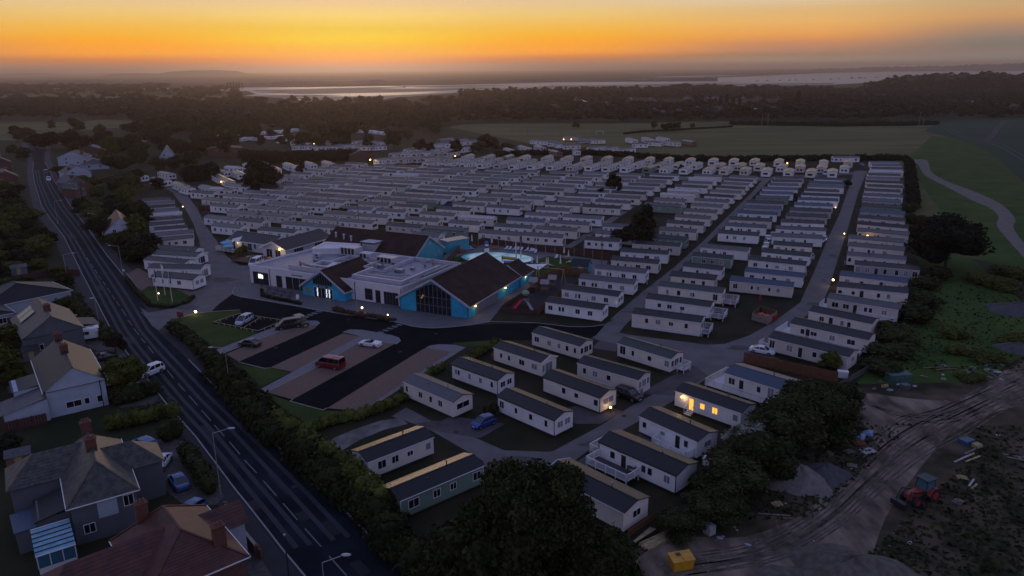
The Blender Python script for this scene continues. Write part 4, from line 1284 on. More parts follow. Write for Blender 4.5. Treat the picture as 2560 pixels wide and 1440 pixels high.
print('caravans', len(SPECS), 'rest', len(rest))

# ================================================================== CLUB COMPLEX
def frame(c0, c1, z=0.0):
    A, B = P(*c0, z), P(*c1, z)
    d = B - A
    return Vector((A.x, A.y, 0)), math.atan2(d.y, d.x), d.length


def gable_shell(t, W, L, eave, rz, wallm, roofm, over=.5, fascia=None, front=.5, th=.18, wname='wall'):
    """gable facing local -y at y=0; x 0..W, y 0..L"""
    b = MB()
    vs = [(0, 0, 0), (W, 0, 0), (W, 0, eave), (W / 2, 0, rz - .1), (0, 0, eave)]
    vs += [(x, L, z) for x, _, z in vs]
    b.add(vs, [(0, 1, 2, 3, 4), (9, 8, 7, 6, 5), (1, 6, 7, 2), (5, 0, 4, 9)])
    b.build(wname, wallm, t)
    b = MB()
    sl = (rz - eave) / (W / 2)
    for s in (-1, 1):
        xe = W / 2 + s * (W / 2 + over)
        ze = eave - sl * over
        y0, y1 = -front, L + .3
        vs = [(xe, y0, ze), (xe, y1, ze), (W / 2, y1, rz), (W / 2, y0, rz)]
        vs += [(x, y, z + th) for x, y, z in vs]
        b.add(vs, [(0, 1, 2, 3), (7, 6, 5, 4), (0, 4, 5, 1), (1, 5, 6, 2), (3, 7, 4, 0)] if s > 0 else [(3, 2, 1, 0), (4, 5, 6, 7), (1, 5, 4, 0), (2, 6, 5, 1), (0, 4, 7, 3)])
    b.bar((W / 2, -front, rz + th + .02), (W / 2, L + .3, rz + th + .02), .3, .1)
    b.build('roof', roofm, t)
    if fascia:
        b = MB()
        for s in (-1, 1):
            xe = W / 2 + s * (W / 2 + over)
            ze = eave - sl * over
            b.bar((xe, -front - .04, ze + .05), (W / 2, -front - .04, rz + .05), .06, .42)
            b.bar((xe + s * .04, -front, ze + .06), (xe + s * .04, L + .3, ze + .06), .06, .26)
        b.build('fascia', fascia, t)


def rect_win(t, x0, x1, z0, z1, nx=1, nz=1, y=0.0, frame_m=None, glass=None, name='window', fr=.08, proud=.05, mx=None):
    """a glazed opening on the local front face; mullions real, panes set back"""
    b = MB().at(mx)
    f = fr
    b.box(x0 - f, x1 + f, y - proud, y - .003, z0 - f, z0)
    b.box(x0 - f, x1 + f, y - proud, y - .003, z1, z1 + f)
    b.box(x0 - f, x0, y - proud, y - .003, z0, z1)
    b.box(x1, x1 + f, y - proud, y - .003, z0, z1)
    for i in range(1, nx):
        x = x0 + (x1 - x0) * i / nx
        b.box(x - .03, x + .03, y - proud + .01, y - .004, z0, z1)
    for i in range(1, nz):
        z = z0 + (z1 - z0) * i / nz
        b.box(x0, x1, y - proud + .015, y - .005, z - .03, z + .03)
    w = b.build(name, frame_m or M_FRAME, t)
    b = MB().at(mx)
    b.add([(x0, y - .012, z0), (x1, y - .012, z0), (x1, y - .012, z1), (x0, y - .012, z1)], [(0, 1, 2, 3)])
    b.build('pane', glass or M_PANE, w)
    return w


def lamp_light(p, e=30, col=(1, .62, .25), r=.12, parent=None):
    l = bpy.data.lights.new('lamp_light', 'POINT')
    l.energy = e
    l.color = col
    l.shadow_soft_size = r
    o = bpy.data.objects.new('lamp_light', l)
    COL.objects.link(o)
    o.location = p
    if parent:
        o.parent = parent
    return o


def wall_lamp(p, label, e=60, size=.22, group=None):
    t = thing('wall_lamp', label, 'lamp', p, 0, group)
    b = MB()
    b.box(-.12, .12, -.02, .10, -.15, .15)
    b.build('bracket', M_BLACK, t)
    b = MB()
    b.ball((0, -.28, 0), size, nu=10, nv=6)
    b.build('bulb', M_ORANGE, t, True)
    lamp_light((0, -.75, -.1), e, (1, .72, .38), .2, t)
    return t


# --- big turquoise hall with glazed gable
o, a, W = frame((1000, 772), (1172, 797))
hall = thing('turquoise_hall', 'turquoise hall with tall glazed gable and big brown roof', 'building', o, a)
HL, HR, HE = 24.3, 7.25, 2.75
gable_shell(hall, W, HL, HE, HR, M_TURQ, M_ROOFBR, .55, M_DUCT, .45)
# glazed gable: panes between mullions, following the slope of the roof
slope = (HR - HE) / (W / 2)
x0, x1, nb = 4.1, 12.3, 8
M_MULL = mat('mullion_grey', (.10, .13, .17), .5)
fr = MB()
gl = MB()
for i in range(nb + 1):
    x = x0 + (x1 - x0) * i / nb
    top = min(HR - .95, HE + slope * min(x, W - x) - .55)
    fr.box(x - .05, x + .05, -.09, -.002, .05, top)
for i in range(nb):
    xa, xb = x0 + (x1 - x0) * i / nb, x0 + (x1 - x0) * (i + 1) / nb
    ta, tb = (min(HR - .95, HE + slope * min(x, W - x) - .55) for x in (xa, xb))
    fr.bar((xa, -.06, ta), (xb, -.06, tb), .10, .10)
    for z in (1.75, 3.5):
        if z < min(ta, tb):
            fr.box(xa, xb, -.08, -.003, z - .04, z + .04)
wf = fr.build('window', M_MULL, hall)
for i in range(nb):
    xa, xb = x0 + (x1 - x0) * i / nb, x0 + (x1 - x0) * (i + 1) / nb
    ta, tb = (min(HR - .95, HE + slope * min(x, W - x) - .55) for x in (xa, xb))
    g = MB()
    g.add([(xa, -.02, .05), (xb, -.02, .05), (xb, -.02, tb), (xa, -.02, ta)], [(0, 1, 2, 3)])
    g.build('pane', M_PANE, wf)
for x in (.12, W - .12):
    b = MB()
    b.tube((x, -.1, 0), (x, -.1, HE), .06, n=6)
    b.build('downpipe', M_BLACK, hall)
# side openings (local +x wall): built in a rotated child frame
QT = Matrix.Rotation(math.pi / 2, 4, 'Z')
for k in range(9):
    rect_win(hall, 3.0 + k * 1.14, 3.0 + k * 1.14 + 1.02, .15, 2.25, 1, 1, frame_m=M_MULL, glass=M_CURTAIN, mx=Matrix.Translation((W, 0, 0)) @ QT)
# lean end piece at the back of the hall
o2 = P(1304, 722)
ann = thing('turquoise_annexe', 'low turquoise annexe with brown hipped roof at the back of the hall', 'building', hall.location + Vector((math.cos(a) * 9.7 - math.sin(a) * (HL + .35), math.sin(a) * 9.7 + math.cos(a) * (HL + .35), 0)), a)
gable_shell(ann, 7.0, 6.2, 2.5, 4.7, M_TURQ, M_ROOFBR, .4, M_DUCT, .0)
ca, sa = math.cos(a), math.sin(a)


def hall_pt(x, y, z):
    return Vector((hall.location.x + x * ca - y * sa, hall.location.y + x * sa + y * ca, z))


for (yy, zz, lb) in ((2.4, 2.05, 'round wall lamp glowing at the front corner of the turquoise hall'), (16.5, 2.05, 'round wall lamp glowing midway along the turquoise hall side'), (27.2, 1.9, 'round wall lamp glowing on the low turquoise annexe')):
    t = wall_lamp(hall_pt(W + .05, yy, zz), lb, 26, .20, 'lamps along the hall side')
    t.rotation_euler = (0, 0, a + math.pi / 2)

# --- entrance gable
o, a2, W2 = frame((758, 736.7), (862.5, 754.4))
ent = thing('entrance_gable', 'small turquoise entrance building with glazed triangle and lit doors', 'building', o, a2)
gable_shell(ent, W2, 13.0, 2.35, 6.2, M_TURQ, M_ROOFBR, .55, M_DUCT, .45)
sl2 = (6.2 - 2.35) / (W2 / 2)
b = MB()
g = MB()
n = 8
xa0, xb0 = 3.3, 8.6
tops = []
for i in range(n + 1):
    x = xa0 + (xb0 - xa0) * i / n
    tp = 2.35 + sl2 * min(x, W2 - x) - .5
    b.box(x - .04, x + .04, -.08, -.002, 3.0, tp)
    tops.append((x, tp))
for (xa, ta), (xb, tb) in zip(tops[:-1], tops[1:]):
    b.bar((xa, -.05, ta), (xb, -.05, tb), .08, .08)
b.box(xa0, xb0, -.08, -.002, 2.94, 3.02)
wf = b.build('window', M_MULL, ent)
for (xa, ta), (xb, tb) in zip(tops[:-1], tops[1:]):
    g = MB()
    g.add([(xa, -.02, 3.0), (xb, -.02, 3.0), (xb, -.02, tb), (xa, -.02, ta)], [(0, 1, 2, 3)])
    g.build('pane', M_PANE, wf)
rect_win(ent, 3.35, 8.6, .05, 2.3, 5, 1, frame_m=M_FRAME, name='door')
b = MB()
b.box(4.7, 7.3, -.25, -.10, 2.45, 2.85)
sg = b.build('sign', mat('sign_navy', (.02, .03, .09), .5), ent)
font_c = bpy.data.curves.new('lettering', 'FONT')
font_c.body = 'WELCOME'
font_c.size = .36
font_c.extrude = .01
font_c.align_x, font_c.align_y = 'CENTER', 'CENTER'
fo = link('lettering', font_c, sg)
fo.location = (6.0, -.27, 2.65)
fo.rotation_euler = (math.pi / 2, 0, 0)
font_c.materials.append(M_FRAME)
for x in (4.35, 6.95, 7.75):       # tall lit logo columns on the door glass
    b = MB()
    for k in range(4):
        z = .35 + k * .47
        b.box(x - .14, x + .14, -.075, -.06, z, z + .09)
        b.box(x - .14, x + .14, -.075, -.06, z + .30, z + .39)
        b.box(x + (.06 if k % 2 else -.14), x + (.14 if k % 2 else -.06), -.075, -.06, z + .09, z + .30)
    b.build('lit_emblem', M_WHITE_LIT, ent)
b = MB()
b.box(.9, 1.8, -.08, -.02, 1.0, 2.0)
b.box(1.7, 2.4, -.10, -.03, .9, 1.35)
b.build('poster', mat('poster_colours', (.35, .13, .03), .6, .0, 2, col2=(.25, .30, .03)), ent)

# --- white flat-roofed block
FZ = 4.3
o, a3, W3 = frame((623, 663), (1000, 718), FZ)
cb = thing('flat_roofed_clubhouse', 'white flat roofed clubhouse crowded with pale roof ducts', 'building', o, a3)
D = 22.6
b = MB()
b.extrude([(0, 0), (W3 + .5, 0), (W3 + .5, 8), (W3 + 1.5, D), (3.0, D), (.6, 10.2)], 0, FZ - .35)
b.build('wall', M_RENDER, cb)
b = MB()
b.extrude([(.3, .3), (W3 + .2, .3), (W3 + 1.2, D - .2), (3.2, D - .2), (.9, 10.2)], FZ - .34, FZ - .30)
b.build('roof', M_FLAT, cb)
b = MB()
for p, q in (((0, .12), (W3 + .5, .12)), ((.12, .25), (.72, 10.2)), ((.72, 10.2), (3.1, D)), ((W3 + .38, .25), (W3 + 1.4, D)), ((3.2, D), (W3 + 1.4, D))):
    b.bar((*p, FZ - .12), (*q, FZ - .12), .26, .52)
b.build('parapet', M_RENDER, cb)
# openings along the front: x read in metres from the left corner
rect_win(cb, 1.0, 5.6, .1, 2.9, 3, 2, frame_m=mat('shopfront_teal', (.03, .09, .10), .5), glass=M_PANE)
rect_win(cb, 8.1, 9.9, .05, 2.8, 1, 1, frame_m=M_RENDER, glass=M_DARK)
rect_win(cb, 11.0, 17.2, .05, 2.9, 3, 1, frame_m=M_RENDER, glass=M_DARK, name='open_bay')
rect_win(cb, 33.6, 35.5, .5, 2.9, 1, 2, frame_m=M_MULL)
rect_win(cb, 36.4, 37.6, .1, 2.8, 1, 1, frame_m=M_MULL, name='door')
rect_win(cb, 38.6, 42.2, .1, 2.8, 5, 1, frame_m=M_MULL)
b = MB()
b.box(2.6, 3.0, -.035, -.02, 1.5, 2.5)
b.box(3.15, 3.5, -.035, -.02, 1.5, 2.5)
b.box(3.65, 4.0, -.035, -.02, 1.5, 2.4)
b.build('lit_screen', mat('lit_screen', (1, .93, .85), .4, emit=2.2), cb)
for x in (6.2, 30.9, 43.0):
    b = MB()
    b.bar((x, -.06, 0), (x, -.06, FZ - .3), .14, .12)
    b.build('downpipe', mat('downpipe_grey', (.12, .12, .13), .5), cb)
b = MB()
for i in range(16):
    b.box(13.0 + i * .2, 13.0 + i * .2 + .13, -.06, -.02, 3.35, 3.35 + (.22 if i % 3 else .28))
b.build('lettering', mat('sign_teal', (.02, .18, .25), .5), cb)
# screened duct runs, ducts with bends, units and rooflights on the roof
RZ = FZ - .28


def duct(pts, w, z0, h, name='roof_duct', m=None):
    b = MB()
    for p, q in zip(pts[:-1], pts[1:]):
        b.bar((*p, z0 + h / 2), (*q, z0 + h / 2), w, h)
    for p in pts:
        b.box(p[0] - w / 2 - .002, p[0] + w / 2 + .002, p[1] - w / 2 - .002, p[1] + w / 2 + .002, z0, z0 + h + .004)
    return b.build(name, m or M_DUCT, cb)


def pipe(pts, r, name='roof_pipe', m=None):
    b = MB()
    for p, q in zip(pts[:-1], pts[1:]):
        b.tube(p, q, r, n=8)
        b.ball(q, r * 1.06, nu=8, nv=5)
    return b.build(name, m or M_METAL, cb, True)


duct([(10.5, 2.0), (21.5, 2.0)], .25, RZ, 1.15, 'screen_wall')
duct([(29.0, 9.0), (29.0, 2.1), (41.8, 2.1), (41.8, 17.0)], .5, RZ, .95)
duct([(29.0, 9.0), (26.5, 9.0), (26.5, 18.6)], .35, RZ, .9)
duct([(32.0, 12.8), (24.8, 12.8)], .3, RZ, .8)
duct([(32.0, 12.8), (32.0, 21.4), (44.0, 21.4)], .4, RZ, .8)
duct([(32.2, 9.4), (32.2, 12.8), ], .4, RZ, .8)
duct([(14.0, 5.4), (26.0, 5.4)], .5, RZ, .8)
duct([(14.0, 5.4), (14.0, 9.5), (22.6, 9.5), (22.6, 15.0)], .35, RZ, .75)
duct([(16.0, 9.5), (16.0, 17.0), (24.0, 17.0)], .4, RZ, .7)
duct([(6.0, 19.5), (22.0, 19.5)], .35, RZ, .7)
duct([(30.5, 4.6), (40.2, 4.6), ], .2, RZ, .7, 'screen_wall')
pipe([(11.5, 4.6, RZ), (11.5, 4.6, RZ + 1.3), (13.4, 4.2, RZ + 1.0), (16.5, 4.0, RZ + .7)], .32)
pipe([(37.5, 17.6, RZ), (37.5, 17.6, RZ + 1.1), (38.8, 19.2, RZ + 1.4), (38.8, 19.2, RZ + .3)], .26)
pipe([(42.9, 3.2, RZ + .5), (43.2, 6.5, RZ + .5)], .25)
pipe([(42.8, 9.0, RZ + .5), (43.3, 18.5, RZ + .7)], .28)
pipe([(35.0, 6.6, RZ + .4), (39.6, 8.4, RZ + .4)], .14)
pipe([(30.3, 7.6, RZ + .5), (33.5, 7.9, RZ + .5)], .2)
pipe([(17.0, 12.0, RZ + .5), (20.5, 14.0, RZ + .5), (23.5, 14.0, RZ + .5)], .18)
for (x, y, w, d, h, nm) in ((19.0, 16.8, 3.2, 2.2, 1.5, 'air_unit'), (25.5, 15.0, 5.0, 2.4, 1.7, 'air_unit'), (12.5, 17.8, 4.6, 3.0, 2.1, 'air_unit'), (8.2, 13.2, 1.4, 1.2, 1.0, 'air_unit'),
                        (30.2, 14.4, 1.6, 1.2, .9, 'air_unit'), (20.2, 12.3, 1.2, 1.0, .8, 'air_unit'), (33.8, 10.3, 2.2, 1.4, .7, 'air_unit'), (36.0, 13.5, 1.0, .9, .5, 'air_unit'), (10.4, 10.0, 1.0, .9, .5, 'air_unit'),
                        (24.2, 11.0, 1.2, .9, .7, 'air_unit'), (28.3, 11.4, 1.0, 1.6, .8, 'air_unit')):
    b = MB()
    b.box(x, x + w, y, y + d, RZ + .25, RZ + h)
    b.box(x + .1, x + .3, y + .1, y + d - .1, RZ, RZ + .25)
    b.box(x + w - .3, x + w - .1, y + .1, y + d - .1, RZ, RZ + .25)
    u = b.build(nm, M_METAL if h < 1 else M_DUCT, cb)
    b = MB()
    for k in range(max(1, int(w / 1.1))):
        b.box(x + .25 + k * 1.05, x + .25 + k * 1.05 + .75, y - .02, y - .002, RZ + .45, RZ + h - .15)
    b.build('grille', M_DARK, u)
b = MB()       # pyramid rooflight
b.add([(17.2, 6.6, RZ + .3), (20.2, 6.6, RZ + .3), (20.2, 9.0, RZ + .3), (17.2, 9.0, RZ + .3), (18.7, 7.8, RZ + 1.3)], [(0, 1, 4), (1, 2, 4), (2, 3, 4), (3, 0, 4)])
b.box(17.1, 20.3, 6.5, 9.1, RZ, RZ + .3)
b.build('rooflight', M_FRAME, cb)
# raised white box roof at the back left
b = MB()
b.extrude([(5.5, 15.5), (14.5, 20.5), (13.5, 24.5), (4.0, 22.5)], 0, FZ + 1.0)
b.build('upper_block', M_RENDER, cb)
b = MB()
for p, q in (((5.5, 15.5), (14.5, 20.5)), ((14.5, 20.5), (13.5, 24.5)), ((13.5, 24.5), (4.0, 22.5)), ((4.0, 22.5), (5.5, 15.5))):
    b.bar((*p, FZ + 1.15), (*q, FZ + 1.15), .25, .35)
b.build('coping', M_FRAME, cb)

# --- long brown roofed hall behind with the turquoise gable facing the pool
R0, R1 = P(842, 567, 7.6), P(1070.8, 590.8, 7.6)
d = (R1 - R0)
bl = d.length
ab = math.atan2(d.y, d.x)
HWb = 6.8
back = thing('long_brown_hall', 'long brown roofed hall with a pale turquoise gable by the pool', 'building', Vector((R1.x, R1.y, 0)) + Vector((math.sin(ab), -math.cos(ab), 0)) * HWb, ab + math.pi / 2)
gable_shell(back, 2 * HWb, bl, 3.3, 7.5, M_TURQ2, M_ROOFBR, .4, M_DUCT, .3)
for (x, z, s) in ((7.2, 5.2, 1.7), (9.9, 1.7, 1.3), (11.5, 2.3, 1.2), (5.2, 1.0, 1.0)):
    c = bpy.data.curves.new('lettering', 'FONT')
    c.body = 'A'
    c.size = s
    c.extrude = .02
    c.align_x = 'CENTER'
    c.materials.append(M_DUCT)
    q = link('lettering', c, back)
    q.location = (x, -.06, z)
    q.rotation_euler = (math.pi / 2, 0, .0)
    b = MB()
    b.box(x - s * .42, x + s * .42, -.07, -.03, z + s * .28, z + s * .33)
    b.build('emblem_bar', M_DUCT, back)
for (fx, fy) in ((3.3, bl - 5.0), (3.0, bl - 7.6), (3.6, bl - 2.2)):
    b = MB()
    zz = 3.3 + (7.5 - 3.3) * fx / HWb
    b.tube((fx, fy, zz - .1), (fx, fy, zz + 1.2), .28, .22, 10)
    b.tube((fx, fy, zz + 1.25), (fx, fy, zz + 1.5), .42, .15, 10)
    b.build('roof_cowl', M_DUCT, back)
b = MB()
b.box(.2, 3.5, bl * .42, bl * .42 + 3.6, 3.6, 5.6)
b.add([(-.3, bl * .42 - .5, 6.2), (3.8, bl * .42 - .5, 6.0), (3.8, bl * .42 + 4.1, 6.0), (-.3, bl * .42 + 4.1, 6.2)], [(0, 1, 2, 3)])
b.build('roof_plant_room', M_DUCT, back)
# flat turquoise store beside it
o, a5, W5 = frame((1116, 640), (1158, 622))
st = thing('pool_store', 'flat roofed turquoise store catching the glow on its roof', 'building', P(1120, 634), math.radians(38))
b = MB()
b.box(0, 7.0, 0, 3.6, 0, 3.2)
b.build('wall', M_TURQ2, st)
b = MB()
b.box(-.2, 7.2, -.2, 3.8, 3.21, 3.36)
b.build('roof', mat('felt_roof_shiny', (.20, .17, .14), .30, .1, 1), st)

# --- glazed pavilion with dark gable roof at the left, plus its deck
R0, R1 = P(683, 604, 4.6), P(798, 573, 4.6)
d = R1 - R0
pav = thing('terrace_pavilion', 'white pavilion with dark gable roof and a railed terrace, two lamps lit', 'building', Vector((R0.x, R0.y, 0)) - Vector((-math.sin(math.atan2(d.y, d.x)), math.cos(math.atan2(d.y, d.x)), 0)) * -4.2, math.atan2(d.y, d.x) - math.pi / 2)
gable_shell(pav, 8.4, d.length, 2.8, 4.5, M_RENDER, mat('pavilion_roof', (.045, .036, .038), .7, .2, 2), .5, M_FRAME, .6)
rect_win(pav, 1.4, 3.4, .2, 2.4, 2, 1, glass=M_PANE)
rect_win(pav, 4.6, 6.4, .2, 2.4, 2, 1, glass=M_PANE)
mxs = Matrix.Translation((8.4, 0, 0)) @ QT
rect_win(pav, 3.0, 6.4, .2, 2.3, 4, 1, mx=mxs)
rect_win(pav, 11, 14, .2, 2.3, 3, 1, mx=mxs)


def deck_mesh(t, x0, x1, y0, y1, z, rails, floor_m, rail_m, gap=.16, hgt=1.0, boards=True):
    """deck floor made of boards, posts and balusters; rails: list of ((x,y),(x,y))"""
    b = MB()
    n = max(2, int((y1 - y0) / .6))
    for i in range(n):
        ya = y0 + (y1 - y0) * i / n
        b.box(x0, x1, ya, ya + (y1 - y0) / n - .02, z - .08, z)
    b.build('deck_floor', floor_m, t)
    b = MB()
    for x in (x0 + .1, x1 - .1):
        for y in (y0 + .1, y1 - .1):
            b.box(x - .06, x + .06, y - .06, y + .06, 0, z - .08)
    b.build('deck_post', rail_m, t)
    for p, q in rails:
        b = MB()
        L = math.hypot(q[0] - p[0], q[1] - p[1])
        b.bar((*p, z + hgt), (*q, z + hgt), .09, .06)
        b.bar((*p, z + .12), (*q, z + .12), .06, .05)
        k = max(1, int(L / gap))
        for i in range(k + 1):
            x, y = p[0] + (q[0] - p[0]) * i / k, p[1] + (q[1] - p[1]) * i / k
            if i % max(1, round(1.5 / gap)) == 0 or i == k:
                b.box(x - .05, x + .05, y - .05, y + .05, z - .15, z + hgt + .08)
            else:
                b.box(x - .02, x + .02, y - .02, y + .02, z + .1, z + hgt)
        b.build('railing', rail_m, t)


td = thing('terrace_deck', 'brown railed terrace with tables in front of the white pavilion', 'deck', pav.location, pav.rotation_euler.z)
deck_mesh(td, -3.0, 8.2, -8.0, -.7, .5, [((-3, -8), (8.2, -8)), ((-3, -8), (-3, -.7)), ((8.2, -8), (8.2, -.7))], M_WOOD, M_WOOD, .3)
for (x, y) in ((0, -5), (3.5, -5.5), (6, -3.5)):
    q = thing('terrace_table', f'round table on the brown terrace, {"left" if x == 0 else "middle" if x == 3.5 else "right"} of three', 'table', Matrix.Translation(pav.location) @ Matrix.Rotation(pav.rotation_euler.z, 4, 'Z') @ Vector((x, y, .5)), 0, 'terrace tables')
    b = MB()
    b.tube((0, 0, .70), (0, 0, .75), .6, n=14)
    b.build('table_top', M_TIMBER, q)
    b = MB()
    b.tube((0, 0, 0), (0, 0, .70), .06, n=6)
    b.build('leg', M_BLACK, q)
mxp = Matrix.Translation(pav.location) @ Matrix.Rotation(pav.rotation_euler.z, 4, 'Z')
t = wall_lamp(mxp @ Vector((7.2, -.65, 3.0)), 'bright lamp glowing under the front gable of the white pavilion', 55, .26, 'pavilion lamps')
t.rotation_euler.z = pav.rotation_euler.z
t = wall_lamp(mxp @ Vector((9.0, d.length - .2, 3.2)), 'bright lamp glowing at the back corner of the dark pavilion roof', 55, .26, 'pavilion lamps')
t.rotation_euler.z = pav.rotation_euler.z + 1.57

# --- lodge at the lane corner
A, B = P(594, 578, 4.3), P(702, 592, 4.3)
d = B - A
al = math.atan2(d.y, d.x)
ll = d.length
lg = thing('corner_lodge', 'white lodge with slate roof, little lit porch and pale blue parasol terrace', 'building', Vector((B.x, B.y, 0)) + Vector((math.sin(al), -math.cos(al), 0)) * 3.6, al + math.pi / 2)
gable_shell(lg, 7.2, ll, 2.7, 4.3, M_RENDER, M_ROOF[0], .4, M_FRAME, .4)
mxl = Matrix.Translation((0, ll, 0)) @ Matrix.Rotation(-math.pi / 2, 4, 'Z')
for x0, x1, z0 in ((1.0, 2.6, .3), (5.4, 6.2, 1.0), (7.6, 9.0, .4), (9.9, 10.7, 1.0)):
    rect_win(lg, x0, x1, z0, 2.3, 2, 1, mx=mxl)
b = MB().at(mxl)       # porch gablet
b.add([(3.0, -1.6, 2.5), (5.0, -1.6, 2.5), (4.0, -1.6, 3.6), (4.0, 2.0, 3.6), (3.0, 1.0, 2.6), (5.0, 1.0, 2.6)], [(0, 2, 3, 4), (2, 1, 5, 3)])
for s in (3.0, 5.0):
    b.bar((s, -1.65, 2.45), (4.0, -1.65, 3.6), .07, .2)
    b.box(s - .08, s + .08, -1.6, -1.45, 0, 2.5)
b.build('porch', M_FRAME, lg)
ml = Matrix.Translation(lg.location) @ Matrix.Rotation(al + math.pi / 2, 4, 'Z') @ Matrix.Translation((0, ll, 0)) @ Matrix.Rotation(-math.pi / 2, 4, 'Z')
t = wall_lamp(ml @ Vector((4.0, -.05, 2.2)), 'orange lamp glowing inside the lodge porch', 18, .14)
t.rotation_euler.z = al
ld = thing('lodge_terrace', 'white railed terrace in front of the slate roofed lodge', 'deck', ml.to_translation(), al)
deck_mesh(ld, -.5, 7.0, -4.2, -.2, .4, [((-.5, -4.2), (7.0, -4.2)), ((-.5, -4.2), (-.5, -.2)), ((7.0, -4.2), (7.0, -.2))], M_CONC, M_FRAME, .2)


def parasol(p, label, r=1.5, h=2.6, open_=True, m=None, group=None, z=0.0):
    t = thing('parasol', label, 'parasol', (p.x, p.y, z), random.uniform(0, 1), group)
    b = MB()
    b.tube((0, 0, 0), (0, 0, h), .03, n=6)
    b.box(-.3, .3, -.3, .3, 0, .08)
    b.build('pole', M_BLACK, t)
    b = MB()
    if open_:
        n = 8
        vs = [(r * math.cos(2 * math.pi * i / n), r * math.sin(2 * math.pi * i / n), h - .5) for i in range(n)] + [(0, 0, h)]
        b.add(vs, [(i, (i + 1) % n, n) for i in range(n)])
        b.add([(v[0], v[1], v[2] - .12) for v in vs[:n]] + vs[:n], [(i, (i + 1) % n, n + (i + 1) % n, n + i) for i in range(n)])
    else:
        b.tube((0, 0, h * .38), (0, 0, h), .26, .06, 8)
    b.build('canopy', m or M_WALL[1], t)
    return t


parasol(ml @ Vector((2.2, -2.6, 0)), 'pale blue parasol on the lodge terrace, nearer the porch', 1.7, 2.7, True, M_SKYBLUE, 'blue parasols on the lodge terrace', .4)
parasol(ml @ Vector((4.4, -4.0, 0)), 'pale blue parasol on the lodge terrace, lower one by the railing', 1.5, 2.2, True, M_SKYBLUE, 'blue parasols on the lodge terrace', .4)

# ================================================================== POOL
pc = P(1244, 643)
tpx = [P(1156, 640), P(1334, 651)]
sheet('pool_deck', [(1105, 668), (1110, 640), (1150, 615), (1215, 606), (1340, 620), (1400, 636), (1520, 652), (1500, 690), (1430, 690), (1360, 700), (1310, 690), (1150, 664)], .014, mat('pool_deck', (.13, .12, .13), .8, .1, 1, .2, 20))
sheet('artificial_turf', [(1300, 690), (1330, 640), (1336, 652), (1370, 640), (1440, 650), (1480, 668), (1440, 690), (1330, 712)], .026, M_LAWN)
sheet('artificial_turf', [(1110, 650), (1150, 640), (1170, 655), (1150, 665), (1100, 672)], .026, M_LAWN)


def ellipse_pts(px_l, px_r, py_top, py_bot, n=40):
    c = ((px_l + px_r) / 2, (py_top + py_bot) / 2)
    return [(c[0] + (px_r - px_l) / 2 * math.cos(2 * math.pi * i / n), c[1] + (py_bot - py_top) / 2 * math.sin(2 * math.pi * i / n) + .03 * ((px_r - px_l) / 2 * math.cos(2 * math.pi * i / n))) for i in range(n)]


rim = [P(*q, 0) for q in ellipse_pts(1151, 1337, 630.5, 661)]
inn = [P(*q, 0) for q in ellipse_pts(1154, 1334, 631.5, 660)]
pool = thing('swimming_pool', 'oval paddling pool with pale lit water and dark blue edge', 'pool', (0, 0, 0))
b = MB()
n = len(rim)
b.add([(p.x, p.y, .16) for p in rim] + [(p.x, p.y, .16) for p in inn] + [(p.x, p.y, 0) for p in rim] + [(p.x, p.y, -.02) for p in inn],
      [(i, (i + 1) % n, n + (i + 1) % n, n + i) for i in range(n)] + [(i, 2 * n + i, 2 * n + (i + 1) % n, (i + 1) % n) for i in range(n)] + [(n + i, n + (i + 1) % n, 3 * n + (i + 1) % n, 3 * n + i) for i in range(n)])
b.build('pool_edge', mat('pool_edge_blue', (.01, .02, .07), .5), pool)
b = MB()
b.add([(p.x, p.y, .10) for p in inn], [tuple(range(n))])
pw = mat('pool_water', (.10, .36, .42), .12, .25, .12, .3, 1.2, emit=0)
nt = pw.node_tree
bs = nt.nodes['Principled BSDF']
# pool light is put into the water, which itself glows unevenly; no lamps
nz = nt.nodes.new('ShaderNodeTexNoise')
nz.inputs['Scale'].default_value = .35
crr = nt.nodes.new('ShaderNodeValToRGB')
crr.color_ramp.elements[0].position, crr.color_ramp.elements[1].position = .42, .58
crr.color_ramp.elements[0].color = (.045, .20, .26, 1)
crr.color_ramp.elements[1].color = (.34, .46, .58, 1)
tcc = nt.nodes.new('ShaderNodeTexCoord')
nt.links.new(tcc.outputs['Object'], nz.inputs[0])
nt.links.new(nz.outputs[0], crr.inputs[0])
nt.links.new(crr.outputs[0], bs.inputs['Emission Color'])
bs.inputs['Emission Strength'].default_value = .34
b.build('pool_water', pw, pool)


def lounger(p, rz, label, m, group):
    t = thing('sun_lounger', label, 'sun lounger', (p.x, p.y, 0), rz, group)
    b = MB()
    b.box(-.32, .32, -.6, .6, .28, .36)
    b.add([(-.32, .6, .34), (.32, .6, .34), (.32, 1.1, .85), (-.32, 1.1, .85), (-.32, .6, .28), (.32, .6, .28), (.32, 1.15, .80), (-.32, 1.15, .80)], [(0, 1, 2, 3), (7, 6, 5, 4), (3, 2, 6, 7), (0, 3, 7, 4), (1, 5, 6, 2)])
    b.build('bed', m, t)
    for sx in (-.28, .28):
        b = MB()
        b.box(sx - .03, sx + .03, -.5, -.44, 0, .28)
        b.box(sx - .03, sx + .03, .5, .56, 0, .28)
        b.build('leg', M_METAL, t)
    return t


